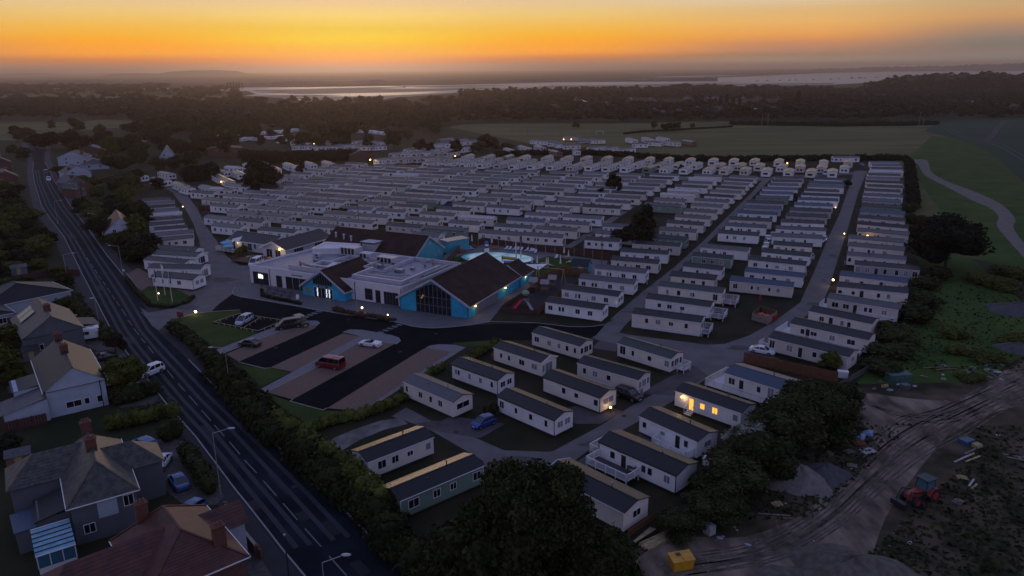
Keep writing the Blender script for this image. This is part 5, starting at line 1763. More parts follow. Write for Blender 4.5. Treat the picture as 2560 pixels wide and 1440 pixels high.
M_LW = mat('lounger_white', (.55, .57, .62), .5)
M_LO = mat('lounger_orange', (.22, .07, .025), .6)
M_LB = mat('lounger_lilac', (.28, .30, .45), .5)
proto = None
for i, (x, y) in enumerate(((1264, 624), (1273, 625), (1284, 625.5), (1294, 626), (1303, 626.5), (1315, 628), (1324.5, 629), (1331, 630), (1338, 633), (1390, 646))):
    lounger(P(x, y), a + random.uniform(-.2, .2), f'white sun lounger by the back pool fence, {ORD[i]} from the left' if i < 9 else 'pale blue sun lounger alone on the turf', M_LW, 'sun loungers round the pool')
for i, (x, y) in enumerate(((1165, 626), (1170, 625), (1176, 624.5), (1182, 623.5))):
    lounger(P(x, y), a + 1.2, f'lilac sun lounger left of the pool slide, {ORD[i]} from the left', M_LB, 'sun loungers round the pool')
for i, (x, y) in enumerate(((1150, 632), (1157, 631), (1163, 631), (1190, 619), (1234, 623), (1240, 623), (1344, 626))):
    lounger(P(x, y), a + (1.2 if i < 4 else .2), f'orange brown sun lounger beside the pool, {ORD[i]} from the left', M_LO, 'sun loungers round the pool')
for i, (x, y) in enumerate(((1180, 612), (1148, 625), (1160, 619), (1230, 616), (1410, 642), (1421, 652), (1330, 668), (1343, 668), (1366, 672), (1370, 672), (1401, 672), (1302, 653), (1291, 660))):
    parasol(P(x, y), f'closed cream parasol near the pool, {ORD[i]} listed from the far left round', 1.2, 3.0 if i != 10 else 3.6, False, M_WALL[1], 'closed parasols round the pool')
# the lighthouse shaped play tower and other pool toys
p = P(1217, 634)
t = thing('water_play_tower', 'small white and red play tower with a blue dome at the pool edge', 'play tower', p)
b = MB()
b.tube((0, 0, 0), (0, 0, 1.6), .75, .6, 12)
b.tube((0, 0, 2.2), (0, 0, 2.9), .5, .45, 12)
b.build('tower_body', M_FRAME, t)
b = MB()
b.tube((0, 0, 1.6), (0, 0, 2.2), .62, .55, 12)
b.build('red_band', M_RED, t)
b = MB()
b.ball((0, 0, 2.95), .55, nu=12)
b.build('dome', mat('dome_blue', (.02, .09, .42), .5), t, True)
t = thing('splash_mast', 'tall white mast standing in the pool', 'mast', P(1290, 655))
b = MB()
b.tube((0, 0, 0), (0, 0, 5.2), .14, .12, 8)
b.build('mast', M_FRAME, t)
t = thing('water_slide_tower', 'dark blue and yellow splash structure behind the brown roof', 'play structure', P(1275, 668))
b = MB()
b.box(-1.6, 1.6, -1.2, 1.2, 0, 1.4)
b.build('base', mat('splash_blue', (.01, .02, .16), .5), t)
b = MB()
b.tube((-1.8, .5, 2.4), (1.4, 1.0, 1.9), .4, n=8)
b.tube((-1.5, .8, 0), (-1.5, .8, 2.4), .08, n=6)
b.tube((1.2, .9, 0), (1.2, .9, 2.0), .08, n=6)
b.build('slide', mat('splash_yellow', (.42, .30, .02), .5), t)
t = thing('shade_sail', 'white triangular shade sail beside the hall annexe', 'shade sail', P(1340, 694))
b = MB()
b.add([(-2.6, 1.6, 2.9), (2.8, 1.9, 2.9), (.5, -2.3, 2.5), (0.2, .4, 2.55)], [(0, 2, 3), (2, 1, 3), (1, 0, 3)])
b.build('sail', M_WALL[0], t)
for x, y in ((-2.6, 1.6), (2.8, 1.9), (.5, -2.3)):
    b = MB()
    b.tube((x, y, 0), (x, y, 3.0), .05, n=6)
    b.build('pole', M_METAL, t)
for i, (x, y) in enumerate(((1360, 664), (1352, 672), (1374, 668), (1415, 648), (1424, 660), (1400, 678))):
    t = thing('picnic_table', f'brown picnic table on the pool turf, {ORD[i]} of six', 'picnic table', P(x, y), random.uniform(0, 3), 'picnic tables on the turf')
    b = MB()
    b.box(-.9, .9, -.38, .38, .7, .75)
    b.build('table_top', M_TIMBER, t)
    for s in (-1, 1):
        b = MB()
        b.box(-.9, .9, s * .62, s * .85, .42, .46)
        b.build('seat', M_TIMBER, t)
        b = MB()
        b.bar((s * .7, -.75, 0), (s * .7, -.2, .7), .08)
        b.bar((s * .7, .75, 0), (s * .7, .2, .7), .08)
        b.build('leg', M_WOOD, t)


# ================================================================== FENCES
def board_fence(px, h, label, m=None, bay=1.9, board=.15, cat='fence', post=.1, gap=.02, rail=True, world=None, pm=None):
    """posts as parts; the boards of each bay are real boards in one part"""
    pts = world or [P(x, y, 0) for x, y in px]
    t = thing('fence', label, cat, pts[0])
    o0 = pts[0]
    for A, B in zip(pts[:-1], pts[1:]):
        L = (B - A).length
        u = (B - A) / L
        s = Vector((-u.y, u.x, 0))
        n = max(1, round(L / bay))
        for i in range(n):
            a_, b_ = A + u * (L * i / n), A + u * (L * (i + 1) / n)
            b = MB()
            q = a_ - o0
            b.box(q.x - post / 2, q.x + post / 2, q.y - post / 2, q.y + post / 2, 0, h + .06)
            b.build('post', pm or m or M_WOOD, t)
            b = MB()
            k = max(1, int(L / n / board))
            for j in range(k):
                c0 = a_ + u * (L / n * (j + .5) / k) - o0
                w_ = (L / n / k - gap) / 2
                hh = h * random.uniform(.985, 1.01)
                e = u * w_
                f_ = s * .012
                vs = [(c0 + e * i_ + f_ * j_ + Vector((0, 0, z))) for z in (.05, hh) for i_, j_ in ((-1, -1), (1, -1), (1, 1), (-1, 1))]
                b.add(vs, [(0, 3, 2, 1), (4, 5, 6, 7), (0, 1, 5, 4), (1, 2, 6, 5), (2, 3, 7, 6), (3, 0, 4, 7)])
            if rail:
                for z in (h * .25, h * .8):
                    b.bar((*(a_ - o0 - s * .04).xy, z), (*(b_ - o0 - s * .04).xy, z), .05, .08)
            b.build('board_panel', m or M_WOOD, t)
    return t


M_FB = mat('fence_brown', (.075, .030, .022), .85, .2, 2, .3, 20)
M_FO = mat('fence_orange_brown', (.15, .065, .03), .85, .2, 2, .3, 20)
board_fence([(1112, 668), (1150, 628), (1210, 610), (1340, 628), (1460, 641), (1526, 650)], 1.9, 'dark red brown fence with pale posts round the back of the pool', M_FB, 2.6, .3, pm=M_DUCT)
board_fence([(1340, 714), (1402, 686), (1470, 692), (1452, 712)], 2.0, 'orange brown board fence behind the playground', M_FO, 2.2, .2)
board_fence([(1452, 712), (1414, 735), (1368, 768), (1342, 790)], 1.5, 'orange brown fence between playground and the four white caravans', M_FO, 2.2, .2)
board_fence([(1342, 788), (1252, 780), (1262, 770), (1340, 722)], 1.1, 'low brown picket fence round the front of the playground', M_FB, 2.0, .16, gap=.06)
sheet('playground_surface', [(1256, 778), (1342, 786), (1452, 712), (1470, 693), (1404, 690), (1340, 722)], .030, mat('rubber_mulch', (.020, .018, .022), .95, .3, 2, .5, 30))
board_fence([(1859, 906), (1965, 930), (2093, 958)], 1.9, 'tall brown board fence beside the white coupe', M_FO, 2.0, .16)
board_fence([(2093, 975), (2112, 962), (2210, 905)], 1.1, 'grey weathered fence running up to the grass bank', mat('fence_grey', (.10, .09, .085), .9, .2, 2), 2.2, .3, gap=.12)
board_fence([(1570, 1345), (1610, 1318), (1648, 1292)], 1.1, 'low orange picket fence beside the timber pile', M_FO, 2.0, .18, gap=.08)
board_fence([(1148, 1330), (1200, 1300)], .9, 'short pale timber fence behind the green caravan', M_TIMBER, 2.0, .3)
# bin enclosure
board_fence([(1878, 800), (1919, 812), (1940, 796), (1938, 795)], 1.5, 'pale board screen round the red bins on the grass', mat('fence_pale', (.26, .21, .17), .85, .2, 2), 2.0, .22)
board_fence([(1878, 800), (1900, 781), (1940, 794)], 1.5, 'brown back boards of the bin screen on the grass', M_WOOD, 2.0, .22)


def bin_(p, label, m, w=.7, h=1.15, d=.7, rz=0., group=None):
    t = thing('wheelie_bin', label, 'bin', p, rz, group)
    b = MB()
    b.add([(-w / 2 * s, -d / 2 * s, z) for s, z in ((.8, .08),)] + [], []) if False else None
    b.add([(x * (.82 if z < .5 else 1), y * (.82 if z < .5 else 1), z) for z in (.08, h - .08) for x, y in ((-w / 2, -d / 2), (w / 2, -d / 2), (w / 2, d / 2), (-w / 2, d / 2))], [(0, 3, 2, 1), (4, 5, 6, 7), (0, 1, 5, 4), (1, 2, 6, 5), (2, 3, 7, 6), (3, 0, 4, 7)])
    b.build('bin_body', m, t)
    b = MB()
    b.add([(-w / 2 - .03, -d / 2 - .05, h - .07), (w / 2 + .03, -d / 2 - .05, h - .07), (w / 2 + .03, d / 2, h + .06), (-w / 2 - .03, d / 2, h + .06)], [(0, 1, 2, 3)])
    b.box(-w / 2 - .03, w / 2 + .03, d / 2 - .05, d / 2 + .05, h - .06, h + .06)
    b.build('lid', m, t)
    b = MB()
    b.tube((-w / 2, d / 2 - .1, .1), (w / 2, d / 2 - .1, .1), .1, n=8)
    b.build('wheel', M_TYRE, t)
    return t


bin_(P(1902, 800), 'large red bin inside the board screen, left one', M_RED, 1.3, 1.3, 1.0, .3, 'red bins in the board screen')
bin_(P(1916, 804), 'large red bin inside the board screen, middle one', M_RED, 1.3, 1.3, 1.0, .3, 'red bins in the board screen')
bin_(P(1932, 802), 'red bin at the open end of the board screen', M_RED, .8, 1.2, .8, .3, 'red bins in the board screen')

# ---- playground
t = thing('slide', 'red and grey slide with a small roofed platform in the playground', 'slide', P(1312, 765), a)
b = MB()
for x, y in ((-.7, -.3), (.7, -.3), (.7, 1.1), (-.7, 1.1)):
    b.tube((x, y, 0), (x, y, 2.4), .07, n=6)
b.box(-.75, .75, -.35, 1.15, 1.15, 1.25)
b.build('frame', mat('play_frame', (.12, .05, .06), .6), t)
b = MB()
b.add([(-.9, -.4, 1.25), (-.3, -.4, 1.25), (-.6, -3.4, .2), (-1.3, -3.4, .2), (-.9, -.4, 1.5), (-1.3, -3.4, .45), (-.3, -.4, 1.5), (-.6, -3.4, .45)], [(0, 1, 2, 3), (0, 3, 5, 4), (1, 6, 7, 2)])
b.build('chute', mat('slide_red', (.55, .02, .03), .35), t)
b = MB()
b.add([(.4, -.4, 1.25), (.9, -.3, 1.25), (3.2, -2.6, .2), (2.7, -2.9, .2), (.9, -.3, 1.5), (3.2, -2.6, .45)], [(0, 3, 2, 1), (1, 2, 5, 4)])
b.build('side_chute', M_METAL, t)
b = MB()
b.ball((0, .4, 2.75), .85, .85, .6, 10, 6)
b.build('dome_roof', mat('play_green', (.18, .30, .16), .6), t)
for i, (x, y) in enumerate(((1334, 728), (1362, 734), (1381, 722))):
    t = thing('play_hut', f'wooden play tower with a pale pitched roof, {("left", "middle", "right")[i]} of three', 'play tower', P(x, y), a + .2, 'wooden play towers')
    for sx, sy in ((-.7, -.7), (.7, -.7), (.7, .7), (-.7, .7)):
        b = MB()
        b.box(sx - .07, sx + .07, sy - .07, sy + .07, 0, 2.5)
        b.build('post', M_WOOD, t)
    b = MB()
    b.box(-.8, .8, -.8, .8, 1.1, 1.2)
    for k in range(5):
        b.box(-.75 + k * .33, -.75 + k * .33 + .16, -.8, -.76, 1.2, 1.9)
    b.build('platform', M_WOOD, t)
    b = MB()
    b.add([(-.95, -.95, 2.4), (.95, -.95, 2.4), (.95, 0, 3.3), (-.95, 0, 3.3), (-.95, .95, 2.4), (.95, .95, 2.4)], [(0, 1, 2, 3), (3, 2, 5, 4), (0, 3, 4), (1, 5, 2)])
    b.build('roof', mat('play_roof', (.24, .23, .25), .6), t)
t = thing('swing_frame', 'tall pale swing frame behind the wooden play towers', 'swing', P(1376, 712), a)
b = MB()
for x in (-3.2, 3.2):
    b.tube((x - .3, -1.0, 0), (x, 0, 4.0), .07, n=6)
    b.tube((x + .3, 1.0, 0), (x, 0, 4.0), .07, n=6)
b.tube((-3.4, 0, 4.0), (3.4, 0, 4.0), .08, n=6)
b.build('frame', M_TIMBER, t)
for x in (-1.2, 1.2):
    b = MB()
    b.bar((x - .2, 0, .55), (x - .2, 0, 4), .02)
    b.bar((x + .2, 0, .55), (x + .2, 0, 4), .02)
    b.box(x - .25, x + .25, -.1, .1, .5, .55)
    b.build('swing_seat', M_BLACK, t)
# small blue cabin
t = thing('blue_cabin', 'small bright blue cabin with a black roof beside the pool turf', 'cabin', P(1430, 682), math.radians(-20))
b = MB()
b.box(0, 4.0, 0, 3.0, 0, 2.1)
b.add([(0, 0, 2.1), (0, 3.0, 2.1), (0, 1.5, 3.3), (4.0, 0, 2.1), (4.0, 3, 2.1), (4.0, 1.5, 3.3)], [(0, 2, 1), (3, 4, 5)])
b.build('wall', M_TURQ2, t)
b = MB()
for s, y in ((-1, -.3), (1, 3.3)):
    b.add([(-.25, y, 1.86), (4.2, y, 1.86), (4.2, 1.5, 3.35), (-.25, 1.5, 3.35)], [(0, 1, 2, 3) if s < 0 else (3, 2, 1, 0)])
    b.add([(-.25, y, 1.80), (4.2, y, 1.80), (4.2, y, 1.9), (-.25, y, 1.9)], [(0, 1, 2, 3)])
b.build('roof', M_TILE[0], t)
b = MB()
b.box(1.5, 2.8, -.05, -.01, .1, 1.7)
b.build('door', M_FRAME, t)
# people: dark figure by the shop front and one standing in the pool

# ================================================================== HOUSES
def slope_courses(b, p0, p1, p2, p3, n, th=.03):
    """roof slope p0-p1 at the eave, p3-p2 at the top, laid in n overlapping courses"""
    p0, p1, p2, p3 = map(Vector, (p0, p1, p2, p3))
    nor = (p1 - p0).cross(p3 - p0)
    if nor.length < 1e-6:
        nor = (p1 - p0).cross(p2 - p0)
    nor.normalize()
    if nor.z < 0:
        nor = -nor
    for i in range(n):
        t0, t1 = i / n, (i + 1) / n
        a0, b0, a1, b1 = p0.lerp(p3, t0), p1.lerp(p2, t0), p0.lerp(p3, t1), p1.lerp(p2, t1)
        k = [a0 + nor * th, b0 + nor * th, b1 + nor * .004, a1 + nor * .004, a0, b0]
        b.add(k, [(0, 1, 2, 3), (4, 5, 1, 0)])


def house(name, label, near, rot, W, L, eave, rz, hn=0.0, hf=0.0, wall=0, tile=0, chim=(), over=.35, wins=(), parent=None, cat='house', n=None):
    """local x 0..W, y 0..L, near end faces -y. hn, hf: how far the hips run in (0 = gable)"""
    if parent is None:
        c, s = math.cos(rot), math.sin(rot)
        t = thing(name, label, cat, (near[0] - c * W / 2, near[1] - s * W / 2, 0), rot)
    else:
        t = parent
    W2 = W / 2
    b = MB()
    if hn or hf:
        b.box(0, W, 0, L, 0, eave)
    if not hn:
        b.add([(0, 0, 0), (W, 0, 0), (W, 0, eave), (W2, 0, rz - .08), (0, 0, eave)], [(0, 1, 2, 3, 4)])
    if not hf:
        b.add([(0, L, 0), (W, L, 0), (W, L, eave), (W2, L, rz - .08), (0, L, eave)], [(4, 3, 2, 1, 0)])
    if not (hn or hf):
        b.add([(0, 0, 0), (0, L, 0), (0, L, eave), (0, 0, eave), (W, 0, 0), (W, L, 0), (W, L, eave), (W, 0, eave)], [(0, 3, 2, 1), (4, 5, 6, 7)])
    b.build('wall', M_HOUSE[wall], t)
    sl = (rz - eave) / W2
    ze = eave - sl * over
    yn, yf = (-over if hn else -.2), (L + over if hf else L + .2)
    rn, rf = (hn if hn else -.2), (L - hf if hf else L + .2)
    n = n or max(5, int(math.hypot(W2 + over, rz - ze) / .32))
    b = MB()
    slope_courses(b, (-over, yn, ze), (-over, yf, ze), (W2, rf, rz), (W2, rn, rz), n)
    slope_courses(b, (W + over, yn, ze), (W + over, yf, ze), (W2, rf, rz), (W2, rn, rz), n)
    if hn:
        slope_courses(b, (-over, yn, ze), (W + over, yn, ze), (W2, rn, rz), (W2, rn, rz), n)
    if hf:
        slope_courses(b, (-over, yf, ze), (W + over, yf, ze), (W2, rf, rz), (W2, rf, rz), n)
    b.bar((W2, rn, rz + .05), (W2, rf, rz + .05), .22, .1)
    for (h_, yy, rr) in ((hn, yn, rn), (hf, yf, rf)):
        if h_:
            b.bar((-over, yy, ze + .05), (W2, rr, rz + .05), .2, .09)
            b.bar((W + over, yy, ze + .05), (W2, rr, rz + .05), .2, .09)
    b.add([(-over, yn, ze - .02), (W + over, yn, ze - .02), (W + over, yf, ze - .02), (-over, yf, ze - .02)], [(0, 3, 2, 1)])
    b.build('roof', M_TILE[tile], t)
    b = MB()
    for x in (-over - .04, W + over + .04):
        b.bar((x, yn, ze - .02), (x, yf, ze - .02), .1, .1)
    if hn:
        b.bar((-over, yn - .04, ze - .02), (W + over, yn - .04, ze - .02), .1, .1)
    b.build('gutter', M_FRAME if wall == 0 or hn else M_BLACK, t)
    for (cx, cy, hgt_) in chim:
        zz = rz - abs(cx - W2) * sl
        b = MB()
        b.box(cx - .55, cx + .55, cy - .35, cy + .35, zz - .6, zz + hgt_)
        b.box(cx - .63, cx + .63, cy - .43, cy + .43, zz + hgt_, zz + hgt_ + .12)
        ch = b.build('chimney', M_BRICK, t)
        for k in (-.3, 0, .3):
            b = MB()
            b.tube((cx + k, cy, zz + hgt_ + .12), (cx + k, cy, zz + hgt_ + .5), .12, .10, 8)
            b.build('chimney_pot', M_POT, ch)
    for wdef in wins:     # (face, along, z, w, h)
        fc, al_, z, w, h = wdef
        if fc == 'n':
            win(t, al_, 0, z, w, h, 0)
        elif fc == 'r':
            win(t, W, al_, z, w, h, math.pi / 2)
        elif fc == 'l':
            win(t, 0, al_, z, w, h, -math.pi / 2)
    return t


D = math.radians
h2 = house('detached_house', 'house with lichened light roof, two pale roof panels and a low chimney', (-81.5, 124.8), D(39.6), 9.0, 14.4, 3.8, 6.8, wall=1, tile=1, chim=((4.7, 4.8, .9),), wins=(('n', 2, 1.5, 1.2, 1.0),))
b = MB()
for y in (7.6, 10.3):
    b.add([(.6, y, 4.45), (.6, y + 2.4, 4.45), (3.0, y + 2.4, 6.05), (3.0, y, 6.05)], [(0, 3, 2, 1)])
b.build('roof_panel', mat('roof_panel_pale', (.16, .17, .14), .2, spec=.8), h2)
b = MB()
b.box(9, 12.2, 4.0, 8.8, 0, 2.6)
b.build('porch_block', M_HOUSE[1], h2)
b = MB()
b.add([(8.8, 3.7, 3.3), (12.5, 3.7, 2.5), (12.5, 9.1, 2.5), (8.8, 9.1, 3.3)], [(0, 1, 2, 3)])
b.build('porch_roof', M_TILE[0], h2)
h3 = house('white_house', 'white rendered gable house behind the roadside tree, with lean-to wings', (-63.9, 100.4), D(36.8), 7.6, 15.6, 4.3, 7.0, wall=0, tile=0, chim=((3.8, 8.2, .9), (3.8, 15.0, .8)), wins=(('n', 3.2, 1.4, 1.9, .9), ('n', 4.9, 1.4, .6, .9), ('n', 6.6, 1.3, .7, 1.0), ('r', 3, 1.5, 1.2, 1.0), ('r', 8, 1.5, 1.2, 1.0)))
b = MB()
b.add([(-5.4, -.6, 0), (0, -.6, 0), (0, 4.4, 0), (-5.4, 4.4, 0), (-5.4, -.6, 2.4), (0, -.6, 3.3), (0, 4.4, 3.3), (-5.4, 4.4, 2.4)], [(0, 1, 5, 4), (3, 0, 4, 7), (2, 3, 7, 6)])
b.box(-3.6, 0, 4.4, 9.5, 0, 3.6)
b.build('wing', M_HOUSE[0], h3)
b = MB()
slope_courses(b, (-5.8, -.9, 2.32), (-5.8, 4.6, 2.32), (0, 4.6, 3.55), (0, -.9, 3.55), 16)
b.build('wing_roof', M_TILE[3], h3)
b = MB()
b.add([(-3.9, 4.3, 3.5), (0, 4.3, 3.95), (0, 9.8, 3.95), (-3.9, 9.8, 3.5)], [(0, 1, 2, 3)])
b.build('back_roof', M_TILE[0], h3)
win(h3, -1.8, 4.35, 1.3, .8, 1.8, 0, M_DARK, 'door')
b = MB()
b.tube((6.9, -.08, 0), (6.9, -.08, 4.2), .06, n=6)
b.build('downpipe', M_BLACK, h3)
h4 = house('hipped_house', 'tall hipped roof house with lichened tiles, chimneys and cross wings', (-43.6, 69.6), D(34), 6.2, 13.5, 4.9, 7.6, 3.0, 2.6, wall=1, tile=1, chim=((3.1, 6.9, 1.0), (3.1, 11.9, 1.0)), wins=(('n', 1.4, 1.6, 1.0, 1.0), ('n', 5.4, 3.6, .9, 1.2)))
b = MB()
b.box(2.4, 4.3, -.03, -.01, 2.4, 4.6)
b.build('white_panel', M_HOUSE[0], h4)
for (x0, y0, w_, l_, rt, hgt_) in ((6.3, 5.2, 4.6, 3.4, -90, 6.9), (-.1, 7.6, 5.4, 5.0, 90, 7.0)):
    e = bpy.data.objects.new('cross_wing', None)
    COL.objects.link(e)
    e.parent = h4
    e.location = (x0 + (l_ if rt < 0 else -l_), y0 + (w_ if rt < 0 else 0), 0)
    e.rotation_euler = (0, 0, D(90 if rt < 0 else -90) + (math.pi if rt < 0 else math.pi))
    e.rotation_euler = (0, 0, D(rt) + math.pi)
    # near end of the wing is its outer end
    e.location = (x0 + l_, y0, 0) if rt < 0 else (x0 - l_, y0 + w_, 0)
    e.rotation_euler = (0, 0, D(90) if rt < 0 else D(-90))
    b = MB()
    b.box(0, w_, 0, l_, 0, 4.9)
    b.build('wall', M_HOUSE[1], e)
    b = MB()
    W2, sl = w_ / 2, (hgt_ - 4.9) / (w_ / 2)
    ze = 4.9 - sl * .35
    slope_courses(b, (-.35, -.35, ze), (-.35, l_ + 1.6, ze), (W2, l_ + 2.2, hgt_), (W2, 2.6, hgt_), 10)
    slope_courses(b, (w_ + .35, -.35, ze), (w_ + .35, l_ + 2, ze), (W2, l_ + 2.5, hgt_), (W2, 2.6, hgt_), 10)
    slope_courses(b, (-.35, -.35, ze), (w_ + .35, -.35, ze), (W2, 2.6, hgt_), (W2, 2.6, hgt_), 10)
    b.build('roof', M_TILE[1], e)
b = MB()
b.box(-3.0, -.02, 1.6, 6.0, 0, 3.4)
b.build('annexe', M_HOUSE[1], h4)
b = MB()
b.add([(-3.3, 1.3, 3.3), (0, 1.3, 4.0), (0, 6.3, 4.0), (-3.3, 6.3, 3.3)], [(0, 1, 2, 3)])
b.bar((-3.3, 1.25, 3.3), (0, 1.25, 4.0), .1, .12)
b.build('annexe_roof', M_TILE[0], h4)
h5 = house('red_tiled_house', 'red tiled hipped house at the bottom left with brick chimneys', (-28.6, 57.3), D(41), 8.6, 10.8, 4.4, 7.2, 3.6, 2.0, wall=2, tile=2, chim=((2.6, 9.9, 1.6), (7.0, 1.6, 1.9)), wins=(('r', 5, 3.2, 1.0, 1.0),))
e = bpy.data.objects.new('cross_wing', None)
COL.objects.link(e)
e.parent = h5
e.location = (-8.2, 9.4, 0)
e.rotation_euler = (0, 0, D(-90))
b = MB()
b.box(0, 7.2, 0, 8.2, 0, 4.2)
b.build('wall', M_HOUSE[2], e)
b = MB()
slope_courses(b, (-.35, -.35, 3.9), (-.35, 11, 3.9), (3.6, 11.5, 6.8), (3.6, 3.4, 6.8), 13)
slope_courses(b, (7.55, -.35, 3.9), (7.55, 11, 3.9), (3.6, 11.5, 6.8), (3.6, 3.4, 6.8), 13)
slope_courses(b, (-.35, -.35, 3.9), (7.55, -.35, 3.9), (3.6, 3.4, 6.8), (3.6, 3.4, 6.8), 13)
b.build('roof', M_TILE[2], e)
e = bpy.data.objects.new('front_wing', None)
COL.objects.link(e)
e.parent = h5
e.location = (8.4, 6.2, 0)
b = MB()
b.box(0, 2.6, 0, 3.4, 0, 3.9)
b.build('wall', M_HOUSE[0], e)
b = MB()
slope_courses(b, (-.5, -.3, 3.7), (3.0, -.3, 3.7), (3.0, 1.7, 5.4), (-1.8, 1.7, 5.4), 7)
slope_courses(b, (-.5, 3.7, 3.7), (3.0, 3.7, 3.7), (3.0, 1.7, 5.4), (-1.8, 1.7, 5.4), 7)
b.build('roof', M_TILE[2], e)
# conservatory and blue flat garage
t = thing('conservatory', 'pale blue glazed conservatory with barred roof at the bottom left', 'conservatory', (-46.9, 62.7, 0), D(36))
b = MB()
b.box(0, 3.3, 0, 4.2, 0, 1.0)
for x in (0, 1.1, 2.2, 3.3):
    b.box(x - .05, x + .05, -.03, .07, 1.0, 2.4)
b.build('frame', M_FRAME, t)
b = MB()
b.add([(0, .01, 1.0), (3.3, .01, 1.0), (3.3, .01, 2.4), (0, .01, 2.4)], [(0, 1, 2, 3)])
b.build('pane', mat('blue_glass', (.05, .15, .22), .2, spec=.7), t)
b = MB()
b.add([(-.1, -.1, 2.4), (3.4, -.1, 2.4), (3.4, 4.4, 3.0), (-.1, 4.4, 3.0)], [(0, 1, 2, 3)])
b.build('roof', mat('polycarbonate', (.17, .34, .44), .3, .2, 1), t)
for k in range(7):
    b = MB()
    b.bar((-.1, -.1 + k * .75, 2.46 + k * .1), (3.4, -.1 + k * .75, 2.46 + k * .1), .07, .07)
    b.build('roof_bar', M_FRAME if k in (0, 6) else M_BLACK, t)
t = thing('flat_garage', 'flat roofed garage with a dull blue roof behind the conservatory', 'garage', (-51.3, 66.4, 0), D(38))
b = MB()
b.box(0, 3.3, 0, 4.0, 0, 2.5)
b.build('wall', M_HOUSE[1], t)
b = MB()
b.box(-.15, 3.45, -.15, 4.15, 2.51, 2.65)
b.build('roof', mat('felt_blue', (.04, .07, .12), .5), t)
# long bungalows at the left edge
house('bungalow', 'long white bungalow with dark hipped roof at the left edge', (-101.0, 148.0), D(51), 17, 10.5, 2.9, 5.6, 4.0, 4.0, wall=0, tile=0, wins=(('n', 3, 1.5, 1.4, 1.0), ('n', 11.5, 1.5, .9, 1.0)))
house('bungalow', 'low white wing with black windows beside the lichened house', (-101.5, 135.6), D(48), 10, 8.0, 2.9, 4.4, 3, 3, wall=0, tile=0, wins=(('n', 6.0, 1.6, 1.2, 1.0), ('n', 8.0, 1.6, 1.2, 1.0)))
# houses along the right side of the road beyond the entrance, and far left
def far_house(px, rot, W, L, eave, rz, wall, tile, label, hn=0, hf=0, chim=((2.5, 2.0, .8),), wins=None, group=None):
    p = P(*px)
    return house('cottage', label, (p.x, p.y), D(rot), W, L, eave, rz, hn, hf, wall, tile, chim, wins=wins if wins is not None else (('n', W * .3, 1.6, 1.0, 1.0), ('n', W * .7, 1.6, 1.0, 1.0), ('n', W * .3, 3.6, .9, .9)), n=6)


far_house((308, 606), 30, 9, 15, 3.2, 7.4, 0, 2, 'steep brown roofed chalet with a small white bay, hidden in roadside trees', chim=())
far_house((222, 492), 62, 8, 11, 3.6, 6.0, 2, 0, 'dark brick house between trees beside the bright roof')
far_house((198, 478), 62, 7, 9, 3.8, 6.4, 1, 3, 'house whose pale metal roof catches the glow')
far_house((198, 450), 44, 11, 10, 3.6, 6.6, 0, 0, 'white gabled house on the right of the road bend')
far_house((238, 424), 30, 13, 9, 2.8, 5.4, 0, 3, 'low pale house with slate roof behind the white gabled one', 2, 2)
far_house((182, 414), 10, 14, 9, 4.6, 7.6, 0, 0, 'pair of white fronted houses at the far road bend', chim=((3, 4, 1), (11, 4, 1)))
far_house((225, 394), 10, 18, 9, 4.2, 7.0, 2, 1, 'terrace of red brown roofed cottages at the end of the road', chim=((3, 4, 1), (9, 4, 1), (15, 4, 1)))
far_house((20, 470), 38, 9, 12, 4.8, 7.4, 2, 2, 'brick house with a white ground floor at the left edge')
far_house((5, 430), 38, 9, 10, 4.8, 7.4, 2, 0, 'dark roofed brick house at the left edge, farther one')
far_house((420, 404), 20, 8, 8, 3.0, 8.5, 0, 0, 'narrow house with a steep white gable among the trees', chim=())
far_house((335, 372), 20, 14, 9, 4.0, 6.4, 2, 1, 'grey roofed house in the trees right of the field')
far_house((560, 392), 8, 18, 9, 5.0, 6.0, 2, 2, 'dark red block with three white dormers below the touring caravans', chim=(), wins=(('n', 5, 4.2, 2.0, 1.2), ('n', 10, 4.2, 2.0, 1.2), ('n', 15, 4.2, 2.0, 1.2)))
t = far_house((905, 402), 28, 12, 24, 3.4, 5.8, 2, 3, 'long grey roofed barn with a lamp lighting its brick front', chim=(), wins=())
bp_ = P(926, 399, 3.2)
wall_lamp(bp_, 'warm lamp on the front of the grey roofed barn', 260, .35)
# distant village among the trees on the right
vr = random.Random(5)
spots = [(1350 + i * 37 + vr.uniform(-12, 12), 262 + vr.uniform(-10, 18) + (6 if i > 14 else 0)) for i in range(20)]
spots += [(2390 + vr.uniform(-10, 10) + i * 42, 268 + vr.uniform(-6, 22)) for i in range(5)] + [(1500 + i * 34, 292 + vr.uniform(-6, 4)) for i in range(10)]
wcol = ['white', 'grey', 'brick']
k = 0
VIL = []
for i, (x, y) in enumerate(spots):
    w_ = vr.choice((1, 1, 2, 2, 2, 0))
    VIL.append((x, y))
    p = P(x, y)
    t = house('village_house', f'small {wcol[w_]} house in the village under the trees', (p.x, p.y), D(vr.uniform(-40, 50)), vr.uniform(8, 11), vr.uniform(9, 15), 4.6, vr.uniform(7, 8.5), 0, 0, w_, vr.choice((0, 2, 3, 3)), ((3, 2, 1),), wins=(('n', 2.5, 1.5, 1.2, 1.1), ('n', 6, 1.5, 1.2, 1.1), ('n', 2.5, 3.8, 1.2, 1.0), ('n', 6, 3.8, 1.2, 1.0)), n=2)
    t['group'] = f'{wcol[w_]} houses in the village under the trees'
